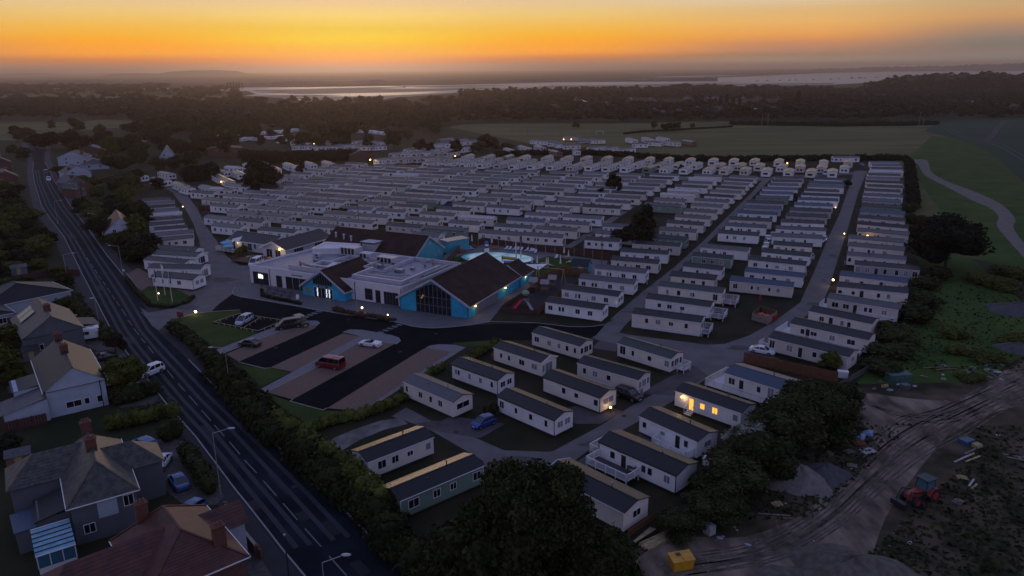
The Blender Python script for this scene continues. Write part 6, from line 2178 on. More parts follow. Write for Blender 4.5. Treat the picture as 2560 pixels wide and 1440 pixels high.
for i, (x, y, w_, lb) in enumerate(((1712, 283, 26, 'long blue roofed shed beyond the field'), (1780, 282, 30, 'pale flat roofed school block beyond the field'), (1850, 284, 24, 'second pale flat roofed block beyond the field'), (1900, 283, 20, 'third pale flat roofed block beyond the field'), (2170, 246, 34, 'low white roofed shed near the wooded hill'))):
    t = thing('low_shed', lb, 'building', P(x, y), D(-8))
    b = MB()
    b.box(0, w_, 0, 14, 0, 4)
    b.build('wall', M_HOUSE[2], t)
    b = MB()
    b.add([(-.5, -.5, 4.1), (w_ + .5, -.5, 4.1), (w_ + .5, 7, 5.4), (-.5, 7, 5.4), (-.5, 14.5, 4.1), (w_ + .5, 14.5, 4.1)], [(0, 1, 2, 3), (3, 2, 5, 4)])
    b.build('roof', mat('shed_roof_blue', (.06, .12, .20), .4) if i == 0 else mat('shed_roof_pale', (.42, .42, .46), .35), t)
for i, (x, y, col) in enumerate(((1831, 272, 1), (1455, 258, 0), (1466, 265, 0), (1478, 268, 0))):
    if col:
        wall_lamp(P(x, y, 5), 'bright far street lamp shining in the village', 900, .9)
    else:
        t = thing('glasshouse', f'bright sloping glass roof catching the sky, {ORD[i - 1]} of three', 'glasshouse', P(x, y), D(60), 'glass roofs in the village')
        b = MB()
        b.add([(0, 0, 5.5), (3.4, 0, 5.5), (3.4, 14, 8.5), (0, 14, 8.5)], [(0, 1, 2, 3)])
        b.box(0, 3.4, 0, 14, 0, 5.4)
        b.build('roof', mat('glass_roof_bright', (.75, .72, .7), .15, spec=1), t)  # pale base colour stands in for the sky's reflection on the glass
# boundary walls of the front gardens
t = thing('brick_wall', 'brick garden wall along the pavement by the red tiled house', 'wall', P(600, 1360))
b = MB()
o0 = P(600, 1360)
for A, B in zip([P(x, y) for x, y in ((566, 1282), (600, 1335), (645, 1392))], [P(x, y) for x, y in ((600, 1335), (645, 1392), (655, 1400))]):
    b.bar((*(A - o0).xy, .6), (*(B - o0).xy, .6), .25, 1.2)
    b.box(A.x - o0.x - .22, A.x - o0.x + .22, A.y - o0.y - .22, A.y - o0.y + .22, 0, 1.4)
b.build('wall_run', M_BRICK, t)
b = MB()
for A, B in (((566, 1282), (600, 1335)), ((600, 1335), (645, 1392))):
    a_, c_ = P(*A) - o0, P(*B) - o0
    b.bar((*a_.xy, 1.24), (*c_.xy, 1.24), .32, .07)
b.build('coping', M_KERB, t)
M_DRIVE = mat('driveway_gravel', (.075, .065, .06), .9, .3, 2, .5, 20)
sheet('driveway', [(566, 1270), (655, 1400), (720, 1500), (560, 1500), (520, 1380), (540, 1300)], .018, M_DRIVE)
sheet('driveway', [(350, 1110), (420, 1090), (470, 1110), (560, 1240), (540, 1262), (470, 1270), (380, 1200), (350, 1150)], .018, M_DRIVE)
sheet('driveway', [(240, 880), (300, 870), (400, 990), (380, 1010), (300, 1020), (250, 960)], .018, M_DRIVE)
sheet('driveway', [(300, 1040), (410, 1000), (440, 1040), (340, 1064)], .018, M_ASPH_OLD)
sheet('driveway', [(160, 800), (250, 800), (300, 870), (250, 880), (180, 850)], .018, M_DRIVE)

# ================================================================== VEHICLES
def car(kind, p, rz, paint, label, z=.02, group=None, extra=None, cat='car'):
    """body lofted from cross sections, front at +x"""
    t = thing('parked_' + ('van' if kind in ('van', 'minibus') else 'car'), label, cat, (p.x, p.y, z), rz, group)
    # stations: x, floor z, belt z, half width ; cabin: x, roof z, half width
    S = {'hatch': dict(L=3.7, W=.84, belt=[(-1.85, .55, .62), (-1.75, .86, .76), (-1.0, .95, .84), (0, .93, .84), (.9, .92, .84), (1.45, .82, .78), (1.78, .66, .66), (1.85, .48, .55)], cab=[(-1.72, .9, .70), (-1.35, 1.36, .62), (-.5, 1.48, .63), (.25, 1.44, .62), (1.15, .93, .72)], wx=1.15, wr=.30),
         'mpv': dict(L=4.5, W=.9, belt=[(-2.25, .6, .7), (-2.15, .95, .82), (-1.2, 1.02, .9), (0, 1.0, .9), (1.0, .98, .9), (1.7, .88, .84), (2.15, .7, .7), (2.25, .5, .6)], cab=[(-2.15, .98, .78), (-1.85, 1.55, .70), (-.6, 1.66, .70), (.3, 1.60, .68), (1.55, .96, .78)], wx=1.35, wr=.32),
         'coupe': dict(L=4.3, W=.88, belt=[(-2.15, .6, .7), (-2.05, .84, .80), (-1.2, .90, .88), (0, .86, .88), (.9, .84, .88), (1.6, .74, .82), (2.05, .6, .68), (2.15, .45, .58)], cab=[(-1.75, .88, .70), (-.75, 1.30, .60), (-.1, 1.36, .60), (.4, 1.30, .60), (1.1, .86, .74)], wx=1.3, wr=.32),
         'suv': dict(L=4.4, W=.92, belt=[(-2.2, .65, .75), (-2.12, 1.02, .84), (-1.2, 1.08, .92), (0, 1.06, .92), (1.0, 1.05, .92), (1.7, .98, .86), (2.12, .82, .76), (2.2, .55, .66)], cab=[(-2.10, 1.05, .80), (-1.85, 1.62, .70), (-.6, 1.70, .70), (.3, 1.64, .68), (1.15, 1.06, .80)], wx=1.32, wr=.36),
         'van': dict(L=5.1, W=.96, belt=[(-2.55, .6, .92), (-2.5, 1.15, .95), (-1.2, 1.18, .96), (0, 1.18, .96), (1.2, 1.15, .96), (1.95, 1.05, .92), (2.45, .85, .80), (2.55, .55, .7)], cab=[(-2.50, 1.15, .92), (-2.42, 1.92, .82), (-.6, 1.98, .82), (.9, 1.94, .80), (1.9, 1.08, .86)], wx=1.6, wr=.34),
         'jeep': dict(L=4.0, W=.88, belt=[(-2.0, .65, .86), (-1.95, 1.15, .88), (-1.0, 1.15, .88), (0, 1.15, .88), (.7, 1.12, .86), (1.5, 1.08, .74), (1.95, 1.02, .70), (2.0, .6, .70)], cab=[(-1.93, 1.15, .82), (-1.85, 1.88, .76), (-.6, 1.93, .78), (.45, 1.86, .76), (.72, 1.14, .80)], wx=1.2, wr=.40)}
    S['convertible'] = dict(S['coupe'])
    S['saloon'] = dict(S['coupe'])
    q = S[kind]
    b = MB()
    V, nS = [], len(q['belt'])
    zf = .22
    for x, zb, hw in q['belt']:
        V += [(x, -hw * .92, zf), (x, -hw, zf + .18), (x, -hw, zb - .12), (x, -hw * .93, zb), (x, hw * .93, zb), (x, hw, zb - .12), (x, hw, zf + .18), (x, hw * .92, zf)]
    Fs = []
    for i in range(nS - 1):
        for j in range(8):
            Fs.append((i * 8 + j, i * 8 + (j + 1) % 8, (i + 1) * 8 + (j + 1) % 8, (i + 1) * 8 + j))
    Fs += [tuple(range(8)), tuple(range(nS * 8 - 1, nS * 8 - 9, -1))]
    b.add(V, [f[::-1] for f in Fs])
    b.build('body', paint, t, False)
    cab = q['cab']
    if kind != 'convertible':
        b = MB()
        V = []
        base = q['belt'][3][1] - .03
        for x, zr, hw in cab:
            V += [(x, -hw - .12 * (zr - base > .2), base), (x, -hw, zr - .05), (x, hw, zr - .05), (x, hw + .12 * (zr - base > .2), base)]
        Fs = []
        for i in range(len(cab) - 1):
            for j in range(3):
                Fs.append((i * 4 + j, i * 4 + j + 1, (i + 1) * 4 + j + 1, (i + 1) * 4 + j))
        b.add(V, Fs + [(0, 1, 2, 3), tuple(len(V) - 1 - i for i in range(4))])
        b.build('windows', mat('car_glass', (.008, .009, .012), .06, spec=.9) if not extra == 'solid' else paint, t)
        b = MB()     # roof skin and pillars
        mids = cab[1:4]
        V = []
        for x, zr, hw in mids:
            V += [(x, -hw - .01, zr - .04), (x, -hw * .7, zr + .01), (x, hw * .7, zr + .01), (x, hw + .01, zr - .04)]
        Fs = []
        for i in range(2):
            for j in range(3):
                Fs.append((i * 4 + j, i * 4 + j + 1, (i + 1) * 4 + j + 1, (i + 1) * 4 + j))
        b.add(V, Fs)
        for s in (-1, 1):
            for (x0, z0, h0), (x1, z1, h1) in ((cab[0], cab[1]), (cab[3], cab[4])):
                b.bar((x0, s * (h0 + .03), z0), (x1, s * (h1 + .0), z1 - .03), .09, .07)
            b.bar((-.3, s * (cab[2][2] + .12), base), (-.35, s * (cab[2][2] + .01), cab[2][1] - .05), .09, .05)
            if kind in ('van', 'mpv', 'minibus', 'suv'):
                b.bar((-1.4, s * (cab[1][2] + .12), base), (-1.45, s * (cab[1][2] + .01), cab[1][1] - .02), .12, .05)
        b.build('roof', paint, t)
    else:
        b = MB()
        b.box(-1.0, .55, -.68, .68, .80, .885)
        b.build('cockpit', M_BLACK, t)
        b = MB()
        b.add([(1.1, -.70, .84), (1.1, .70, .84), (.55, .58, 1.25), (.55, -.58, 1.25)], [(0, 1, 2, 3)])
        b.build('windscreen', mat('car_glass', (.008, .009, .012), .06, spec=.9), t)
        for s in (-1, 1):
            b = MB()
            b.box(-.35, -.15, s * .36 - .24, s * .36 + .24, .7, 1.15)
            b.box(-.2, .3, s * .36 - .24, s * .36 + .24, .6, .82)
            b.build('seat', M_BLACK, t)
    for sx in (-1, 1):
        for s in (-1, 1):
            b = MB()
            y = s * q['W']
            b.tube((sx * q['wx'], y - s * .2, q['wr']), (sx * q['wx'], y + s * .02, q['wr']), q['wr'], n=14)
            w = b.build('wheel', M_TYRE, t)
            b = MB()
            b.tube((sx * q['wx'], y, q['wr']), (sx * q['wx'], y + s * .035, q['wr']), q['wr'] * .62, n=10)
            b.build('rim', M_RIM, w)
    xf = q['L'] / 2
    for s in (-1, 1):
        b = MB()
        zl = q['belt'][-2][1] - .06
        b.box(xf - .28, xf - .06, s * q['W'] * .62 - .16, s * q['W'] * .62 + .16, zl - .10, zl + .04)
        b.build('headlight', M_HEADL, t)
        b = MB()
        zt = q['belt'][1][1] - .15
        b.box(-xf - .01, -xf + .14, s * q['W'] * .74 - .12, s * q['W'] * .74 + .10, zt - .14, zt + .05)
        b.build('tail_light', M_TAILL, t)
    for s in (-1, 1):
        b = MB()
        b.box(cab[-1][0] - .35, cab[-1][0] - .2, s * (q['W'] + .02) - .07, s * (q['W'] + .02) + .1 * s + .03, q['belt'][4][1] - .02, q['belt'][4][1] + .12)
        b.build('mirror', paint, t)
    b = MB()
    b.box(xf - .02, xf + .02, -.26, .26, .38, .50)
    b.build('number_plate', M_WALL[0], t)
    return t


def paint(name, col, rough=.28):
    return mat('paint_' + name, col, rough, .05, 3, spec=.7)


def at2(px_front, px_back):
    """position and heading of a vehicle from the ground points under its nose and tail"""
    A, B = P(*px_front), P(*px_back)
    return (A + B) / 2, math.atan2((A - B).y, (A - B).x)


C_SILVER, C_BLACK, C_WHITE, C_RED, C_BLUE, C_DBLUE, C_GREEN, C_DARK = (paint('silver', (.40, .43, .48)), paint('black', (.010, .010, .012)), paint('white', (.68, .70, .74)), paint('dark_red', (.16, .012, .016)),
                                                                        paint('bright_blue', (.008, .05, .24)), paint('blue', (.015, .10, .26)), paint('olive', (.05, .065, .03)), paint('aubergine', (.022, .012, .016)))
for kind, f, bk, pt, lb in (
        ('mpv', (589, 820), (632, 795), C_SILVER, 'silver people carrier in the railed parking bay'),
        ('van', (696, 824), (748, 816), C_DARK, 'very dark van parked beside the olive four by four'),
        ('jeep', (772, 824), (735, 803), C_GREEN, 'olive green boxy four by four behind the dark van'),
        ('coupe', (600, 862), (647, 868), C_BLACK, 'black coupe alone at the left of the first brick bay'),
        ('convertible', (903, 862), (948, 868), C_WHITE, 'white open topped convertible on the brick bay'),
        ('van', (795, 913), (856, 923), C_RED, 'dark red van parked across the brick bay strip'),
        ('hatch', (1184, 1074), (1234, 1054), C_BLUE, 'bright blue hatchback on the slabbed pitch between caravans'),
        ('suv', (1586, 1001), (1556, 990), C_BLACK, 'black car tucked between two caravans near the glowing ground lamp'),
        ('coupe', (1932, 888), (1878, 878), C_WHITE, 'white coupe behind the tall brown board fence'),
        ('suv', (366, 941), (390, 931), C_WHITE, 'white car leaving the drive beside the round roadside tree'),
        ('suv', (262, 925), (292, 940), C_SILVER, 'silver car in the drive half hidden by the round tree'),
        ('saloon', (240, 905), (280, 896), C_BLACK, 'black car in the drive behind the round tree'),
        ('suv', (342, 1112), (382, 1132), C_DBLUE, 'blue car with tailgate towards the road beside the hipped house'),
        ('saloon', (384, 1190), (420, 1144), C_WHITE, 'white saloon on the gravel drive, nose towards the house'),
        ('coupe', (432, 1188), (464, 1236), C_DBLUE, 'blue coupe with a glass roof next to the drive hedge'),
        ('hatch', (465, 1296), (492, 1276), C_DBLUE, 'small blue car glimpsed behind the red tiled roof'),
        ('saloon', (520, 1330), (562, 1372), C_BLACK, 'black saloon beside the red tiled house'),
        ('suv', (124, 458), (121, 445), C_WHITE, 'white car parked on the far road verge, nearer one'),
        ('van', (118, 441), (114, 428), C_BLACK, 'dark van with pale roof parked on the far road verge'),
        ('hatch', (1915, 605), (1925, 612), C_SILVER, 'small silver car by the lane beside the grey end caravan'),
        ('saloon', (170, 806), (200, 802), C_BLACK, 'black car beyond the white camper in the side garden'),
        ('mpv', (1998, 642), (2030, 650), C_SILVER, 'pale car nose out of the caravan row by the straight lane'),
        ('mpv', (2050, 610), (2062, 600), C_SILVER, 'grey car parked at the end of a caravan beside the straight lane'),
        ('van', (906, 503), (934, 505), C_WHITE, 'white van between caravans in the middle of the park'),
        ('van', (1110, 515), (1145, 516), C_DBLUE, 'dark blue van between caravans behind the pool'),
        ('van', (2062, 441), (2062, 433), C_WHITE, 'white van parked in front of the front gable row'),
        ('saloon', (2160, 418), (2150, 411), C_DBLUE, 'blue grey car at the far end of the straight lane')):
    p, r = at2(f, bk)
    car(kind, p, r, pt, lb)
# white van at the side of the clubhouse: only its top shows
p, r = at2((625, 670), (655, 655))
car('van', p, r, C_WHITE, 'white van parked at the left side of the flat roofed clubhouse')
# touring camper in the side garden
p = P(215, 850)
t = thing('touring_caravan', 'white touring caravan with three roof vents beside the lichened house', 'touring caravan', p, D(30))
b = MB()
b.add([(x, y, z) for x in (-2.4, 2.4) for y, z in ((-1.1, .5), (1.1, .5), (1.1, 2.3), (.9, 2.5), (-.9, 2.5), (-1.1, 2.3))], [(5, 4, 3, 2, 1, 0), (6, 7, 8, 9, 10, 11)] + [(i, (i + 1) % 6, 6 + (i + 1) % 6, 6 + i) for i in range(6)])
b.build('body', M_WALL[0], t)
for x in (-1.5, 0, 1.3):
    b = MB()
    b.box(x - .35, x + .35, -.3, .3, 2.51, 2.62)
    b.build('roof_vent', M_METAL, t)
win(t, 0, -1.1, 1.6, 1.4, .6)
win(t, 2.4, 0, 1.6, 1.3, .6, math.pi / 2)
for y in (-.95, .95):
    b = MB()
    b.tube((0, y - .1, .33), (0, y + .1, .33), .33, n=12)
    b.build('wheel', M_TYRE, t)
# touring caravans on the far pitch
tm = MB()
tm.add([(x, y, z) for x in (-2.8, 2.8) for y, z in ((-1.1, .4), (1.1, .4), (1.1, 2.2), (.9, 2.5), (-.9, 2.5), (-1.1, 2.2))], [(5, 4, 3, 2, 1, 0), (6, 7, 8, 9, 10, 11)] + [(i, (i + 1) % 6, 6 + (i + 1) % 6, 6 + i) for i in range(6)])
tm.box(-1.2, -.2, -1.13, -1.1, 1.3, 1.9, 1)
tm.box(.6, 1.4, -1.13, -1.1, 1.3, 1.9, 1)
tm.box(2.8, 2.84, -.7, .7, 1.3, 1.95, 1)
tmesh = tm.mesh('touring_caravan', [mat('tourer_white', (.72, .72, .74), .35), M_PANE])
i = 0
for (x0, y0, n, dx, dy) in ((490, 352, 8, 9, -1.0), (500, 358, 8, 11, -.6), (516, 364, 7, 11, -.5), (545, 350, 7, 9, -1), (640, 352, 6, 14, -1), (655, 338, 8, 12, -1.2), (900, 332, 10, 8, .8), (702, 358, 4, 16, .6), (590, 355, 5, 10, -1)):
    for k in range(n):
        o = link('touring_caravan', tmesh)
        p = P(x0 + dx * k + random.uniform(-2, 2), y0 + dy * k + random.uniform(-1, 1))
        o.location = p
        o.rotation_euler = (0, 0, random.choice((.3, 1.2, -.4)) + random.uniform(-.2, .2))
        tag(o, 'small white touring caravan on the pitches between the far trees' if x0 != 900 else 'touring caravan in the single line beyond the trees', 'touring caravan', 'touring caravans between the far trees' if x0 != 900 else 'single line of touring caravans')

# tractor in the yard
p = P(2300, 1250)
t = thing('tractor', 'red tractor with a blue green cab standing on the dirt yard', 'tractor', p, D(205))
b = MB()
b.box(.2, 2.3, -.42, .42, .9, 1.55)
b.add([(2.3, -.42, .9), (2.5, -.3, .95), (2.5, .3, .95), (2.3, .42, .9), (2.3, -.42, 1.55), (2.45, -.3, 1.4), (2.45, .3, 1.4), (2.3, .42, 1.55)], [(0, 1, 5, 4), (1, 2, 6, 5), (2, 3, 7, 6), (4, 5, 6, 7)])
b.build('bonnet', mat('tractor_red', (.24, .04, .025), .5), t)
b = MB()
b.box(-1.5, .2, -.55, .55, .7, 1.4)
b.build('chassis', M_BLACK, t)
b = MB()
for x in (-1.3, .15):
    for y in (-.7, .7):
        b.bar((x, y, 1.35), (x * .9, y * .9, 2.7), .08)
b.box(-1.35, .25, -.78, .78, 2.7, 2.82)
b.build('cab_frame', mat('cab_teal_black', (.02, .04, .05), .5), t)
b = MB()
b.add([(-1.3, -.68, 1.4), (.15, -.68, 1.4), (.15, .68, 1.4), (-1.3, .68, 1.4), (-1.2, -.64, 2.68), (.1, -.64, 2.68), (.1, .64, 2.68), (-1.2, .64, 2.68)], [(0, 1, 5, 4), (1, 2, 6, 5), (2, 3, 7, 6), (3, 0, 4, 7)])
b.build('cab_glass', mat('cab_glass', (.05, .14, .17), .15, spec=.8), t)
for x, r_, y in ((-1.0, .85, .85), (1.7, .58, .75)):
    for s in (-1, 1):
        b = MB()
        b.tube((x, s * y - .22, r_), (x, s * y + .22, r_), r_, n=18)
        w = b.build('wheel', M_TYRE, t)
        b = MB()
        b.tube((x, s * y + s * .2, r_), (x, s * y + s * .25, r_), r_ * .55, n=12)
        b.build('rim', M_RED, w)
for s in (-1, 1):
    b = MB()
    for k in range(5):
        a0, a1 = math.pi * (.05 + k * .18), math.pi * (.05 + (k + 1) * .18)
        b.bar((-1.0 + .95 * math.cos(a0), s * .85, .85 + .95 * math.sin(a0)), (-1.0 + .95 * math.cos(a1), s * .85, .85 + .95 * math.sin(a1)), .5, .05)
    b.build('mudguard', mat('tractor_red', (0, 0, 0)), t)
b = MB()
b.bar((0.3, -.6, 1.2), (2.6, -.6, 2.0), .14)
b.bar((0.3, .6, 1.2), (2.6, .6, 2.0), .14)
b.bar((2.6, -.6, 2.0), (3.4, -.6, .8), .12)
b.bar((2.6, .6, 2.0), (3.4, .6, .8), .12)
b.box(3.3, 3.9, -.9, .9, .3, .9)
b.build('loader_arm', M_BLACK, t)

# ================================================================== TREES AND HEDGES
def tr(kind, x, y, h, w, label, group=None, m=None, name='tree', cat='tree'):
    return tree(kind, P(x, y), h, w, label, group, name, cat, m)


fr0 = random.Random(23)
# big tree at the bottom centre
def big_tree():
    me = crown_mesh('crown', [(0, 0, 8, 3.6, 3.6)] + [(random.uniform(1.6, 5.6) * math.cos(a_), random.uniform(1.6, 5.6) * math.sin(a_), random.uniform(3.2, 11.6), random.uniform(1.0, 2.1), random.uniform(1.0, 1.8)) for a_ in (i * 2.399 for i in range(34))], 36000, .17, L_MID, .8)
    return me


p = P(1325, 1500)
t = thing('broadleaf_tree', 'huge dark broadleaf tree filling the bottom centre of the picture', 'tree', p)
c = link('crown', big_tree(), t)
c.scale = (.98, .98, 1.14)
link('trunk', trunk_mesh(9, .5, 6), t)
for (x, y, h, w, lb) in ((1130, 1485, 4.5, 6, 'lower bushy tree left of the huge foreground tree'), (1480, 1490, 7.5, 9, 'lower bushy tree right of the huge foreground tree'), (1230, 1540, 11, 12, 'dark tree at the bottom edge under the huge one')):
    tr('near.0', x, y, h, w, lb)
tr('near.1', 318, 985, 6.2, 7.6, 'round bright green tree beside the white car on the road')
tr('near.0', 290, 878, 3.6, 4.0, 'small russet round tree in the front garden', m=L_RUST)
tr('cypress', 1600, 612, 10.6, 12.5, 'large dark conifer standing over the caravans right of the middle')
tr('cypress', 656, 480, 13.5, 15, 'big dark cypress between the left caravan rows')
tr('dark.0', 1536, 484, 8.5, 7, 'small round tree on the grass between caravan rows')
tr('dark.0', 1501, 497, 4.5, 4.5, 'little round bush tree just left of the small round tree')
tr('near.0', 2362, 672, 13.2, 19.5, 'large spreading dark tree at the right beside the bank', m=L_DARK)
for i, (x, y, h, w, lb) in enumerate(((2060, 1090, 6.5, 10, 'dark bush mass behind the lit caravan, uppermost'), (1965, 1130, 7.5, 11, 'dark bush mass behind the lit caravan, middle'), (1870, 1150, 5, 7, 'white flowered shrub at the edge of the dark bushes'),
                                     (1900, 1200, 6, 9, 'dark bush mass beside the gravel heaps'), (1830, 1250, 5.5, 9, 'dark bush on the yard edge below the flowered shrub'), (1790, 1300, 3.5, 8, 'low bramble above the timber pile'), (2010, 1050, 6.0, 9, 'dark bush just right of the blue roofed lodge'), (2095, 1030, 4.5, 7, 'rightmost dark bush before the rubble'),
                                     (1700, 1330, 2.5, 6, 'low bramble by the concrete block'))):
    tr('near.0' if i != 2 else 'near.1', x, y, h, w, lb, m=None if i != 2 else leafmat('leaf_blossom', (.06, .07, .03), (.30, .30, .26)))
for i, (x, y, h, w) in enumerate(((2290, 560, 4, 6), (2278, 530, 4, 5), (2285, 590, 4.5, 6), (2276, 470, 3.5, 5), (2272, 440, 3.5, 5), (2305, 620, 3, 5), (2300, 690, 3, 6), (2310, 720, 3.5, 6), (2295, 760, 4, 8), (2275, 800, 4, 8), (2245, 850, 3.5, 8), (2215, 890, 3, 7), (2330, 700, 4, 7), (2200, 930, 2.5, 6))):
    tr('bush.0', x, y, h, w, f'dark bush on the bank behind the edge row, {ORD[i]} from the far end', 'bushes along the bank')
for i, (x, y, h, w) in enumerate(((2500, 720, 3, 7), (2440, 705, 2.5, 6), (2540, 860, 2, 5), (2390, 880, 1.5, 4), (2470, 900, 1.6, 5), (2430, 950, 1.2, 4), (2520, 690, 3, 8), (2380, 840, 2, 5))):
    tr('bush.1', x, y, h, w, 'yellow green scrub bush on the grass bank at the right edge', 'scrub on the grass bank', m=L_OLIVE)
tr('near.1', 2078, 925, 3.2, 4.2, 'small palm like bush in front of the fenced caravan')
tr('bush.0', 1228, 1040, 2.2, 2.0, 'little round shrub beside the blue hatchback', name='shrub', cat='shrub')
tr('bush.0', 2108, 700, 1.8, 1.8, 'small lit shrub under the lane lamp', name='shrub', cat='shrub', m=L_OLIVE)

# hedges
RH = [(432, 826), (470, 850), (505, 880), (540, 925), (578, 975), (612, 1010), (655, 1055), (705, 1100), (760, 1150), (820, 1200), (880, 1255), (930, 1310), (985, 1370), (1040, 1430), (1110, 1500)]
hedge(RH[:4], 2.6, 1.8, 'low roadside hedge below the lawn with the ground lamp', L_MID)
hedge(RH[3:], 4.3, 2.8, 'tall overgrown hedge along the right side of the main road', L_MID, 46, .24, .6)
hedge([(700, 1075), (770, 1125), (840, 1180), (900, 1230), (960, 1290)], 2.8, 3.0, 'overgrown scrub behind the tall roadside hedge', L_OLIVE, 40, .24, .7)
hedge([(770, 1080), (830, 1062), (890, 1048), (950, 1030), (1010, 1000)], 1.8, 1.5, 'new planted hedge at the bottom of the car park', L_OLIVE, 60, .18, .6)
hedge([(1012, 985), (1060, 950), (1110, 920)], 1.3, 1.3, 'thin hedge beside the paved strip behind the worn roof caravan', L_OLIVE, 60, .16, .6)
hedge([(1165, 905), (1200, 885), (1245, 862)], 1.6, 1.4, 'thin leafy hedge between car park and caravans', L_OLIVE, 60, .16, .6)
hedge([(318, 700), (345, 735), (375, 765), (430, 770), (470, 757), (484, 745)], 1.0, .8, 'low hedge round the flagpole lawn', L_MID, 60, .15)
hedge([(840, 778), (900, 790), (960, 800), (980, 803)], 1.6, .9, 'low planted bed with two ground lamps before the hall', L_RUST, 70, .16, .6)
hedge([(594, 640), (622, 622), (650, 612)], 1.6, 1.9, 'clipped bright hedge by the lodge and pavilion', L_OLIVE, 60, .2)
hedge([(280, 1075), (340, 1062), (400, 1048), (432, 1044)], 2.2, 2.4, 'clipped yellowish hedge above the gravel drive', L_OLIVE, 60, .2, .15)
hedge([(300, 1010), (345, 1000), (382, 985)], 2.6, 2.6, 'thick clipped hedge under the round green tree', L_MID, 60, .22, .2)
hedge([(420, 1102), (438, 1092)], 3.0, 2.8, 'square clipped hedge block beside the pavement', L_MID, 60, .2, .1)
hedge([(466, 1142), (480, 1160), (510, 1205), (528, 1232)], 2.2, 2.2, 'dense hedge between the drive and the pavement', L_MID, 60, .2, .2)
hedge([(190, 770), (215, 800), (240, 830), (265, 850)], 2.6, 2.2, 'dark front hedge beside the touring caravan', L_MID, 50, .24, .3)
hedge([(140, 778), (205, 760)], 1.2, 2.6, 'tall clipped hedge behind the lichened house', L_MID, 60, .22, .1)
hedge([(0, 620), (60, 612), (110, 606)], 1.6, 1.6, 'long clipped garden hedge at the left edge', L_OLIVE, 50, .24, .15)
hedge([(0, 596), (50, 588), (112, 582)], 2.0, 2.0, 'second clipped garden hedge at the left edge', L_MID, 50, .24, .2)
hedge([(610, 402), (680, 408), (760, 406), (840, 402), (890, 400)], 5.5, 6.0, 'tall dark clipped hedge behind the left caravan rows', L_DARK, 26, .42, .12)
hedge([(470, 455), (500, 452), (535, 446)], 5.0, 7.0, 'tall dark hedge block at the top of the lane', L_DARK, 26, .42, .12)
hedge([(1240, 392), (1340, 388), (1480, 388), (1560, 392), (1700, 402), (1850, 404), (2000, 402), (2140, 402), (2200, 400), (2262, 402)], 3.4, 3.0, 'long dark hedge between the park and the open field', L_DARK, 24, .4, .3)
hedge([(2272, 410), (2278, 470), (2284, 520)], 3.5, 3.0, 'dark hedge along the right end of the edge row', L_DARK, 24, .4, .4)
hedge([(1830, 312), (1950, 314), (2100, 316), (2260, 314), (2340, 312)], 4, 3.2, 'dark field hedge running below the far trees', L_DARK, 18, .6, .3)
hedge([(1560, 336), (1600, 331), (1700, 325), (1830, 318)], 1.4, 1.2, 'thin low hedge line crossing the field', L_DARK, 18, .5, .3)

# trees along the road and round the caravan park, one by one
lbl = 'dark rounded tree in the gardens along the main road'
for i, (x, y, h, w, k_) in enumerate(((262, 600, 7, 11, 'round'), (300, 560, 8, 10, 'dark'), (340, 600, 8, 10, 'round'), (360, 640, 6, 11, 'round'), (315, 520, 9, 9, 'round'), (240, 560, 6, 9, 'round'), (370, 655, 5, 9, 'round'), (355, 570, 9, 10, 'round'), (335, 480, 8, 9, 'dark'),
                                     (300, 430, 9, 16, 'low'), (350, 410, 9, 12, 'round'), (280, 395, 13, 12, 'near'), (225, 535, 5, 8, 'round'), (205, 540, 4, 7, 'dark'), (200, 520, 4, 7, 'round'), (245, 500, 6, 8, 'dark'), (182, 470, 6, 7, 'dark'), (150, 440, 5, 8, 'round'), (60, 400, 8, 10, 'round'),
                                     (45, 545, 5, 10, 'round'), (80, 560, 5, 9, 'round'), (20, 575, 6, 11, 'dark'), (100, 640, 6, 9, 'round'), (60, 665, 5, 10, 'dark'), (20, 640, 5, 10, 'round'), (125, 610, 4, 6, 'round'), (40, 520, 4, 9, 'round'), (15, 500, 4, 9, 'round'),
                                     (165, 718, 4, 5, 'round'), (150, 690, 3, 6, 'dark'), (15, 745, 4, 7, 'dark'), (0, 960, 7, 10, 'round'), (25, 870, 5, 7, 'dark'), (75, 1005, 3, 5, 'dark'), (20, 1140, 3, 5, 'dark'), (90, 375, 12, 14, 'dark'), (130, 372, 12, 16, 'dark'), (60, 352, 10, 18, 'round'), (30, 385, 6, 8, 'round'),
                                     (40, 340, 9, 12, 'dark'), (130, 322, 8, 8, 'round'), (185, 380, 7, 9, 'round'), (260, 372, 8, 8, 'round'), (300, 625, 5, 7, 'round'), (395, 470, 5, 8, 'dark'), (400, 430, 8, 10, 'round'), (440, 425, 8, 12, 'round'), (480, 415, 9, 13, 'round'), (470, 392, 9, 14, 'dark'), (415, 380, 12, 14, 'dark'),
                                     (230, 470, 5, 9, 'low'), (310, 462, 5, 14, 'low'), (345, 455, 6, 10, 'round'), (290, 476, 5, 9, 'round'))):
    tr(k_ + '.1' if k_ not in ('low',) else 'low', x, y, h, w, lbl if x > 150 else 'dark bushy tree in the gardens left of the main road', 'trees in the gardens along the road' if x > 150 else 'trees in the gardens left of the road', m=random.choice((None, None, L_DARK, L_OLIVE)) if y > 450 else None)
for i in range(60):
    if i < 36:
        y = fr0.uniform(470, 750)
        x = fr0.uniform(-20, 55 + (y - 470) * .33)
        lb = 'bush in the dark gardens left of the main road'
    else:
        y = fr0.uniform(440, 650)
        x = 170 + (y - 440) * .62 + fr0.uniform(8, 60)
        lb = 'garden bush on the right side of the main road'
    tr(fr0.choice(('bush.0', 'round.1', 'dark.1')), x, y, fr0.uniform(2.5, 5), fr0.uniform(4, 8), lb, lb.replace('bush', 'bushes', 1), m=fr0.choice((None, L_DARK, L_OLIVE)))
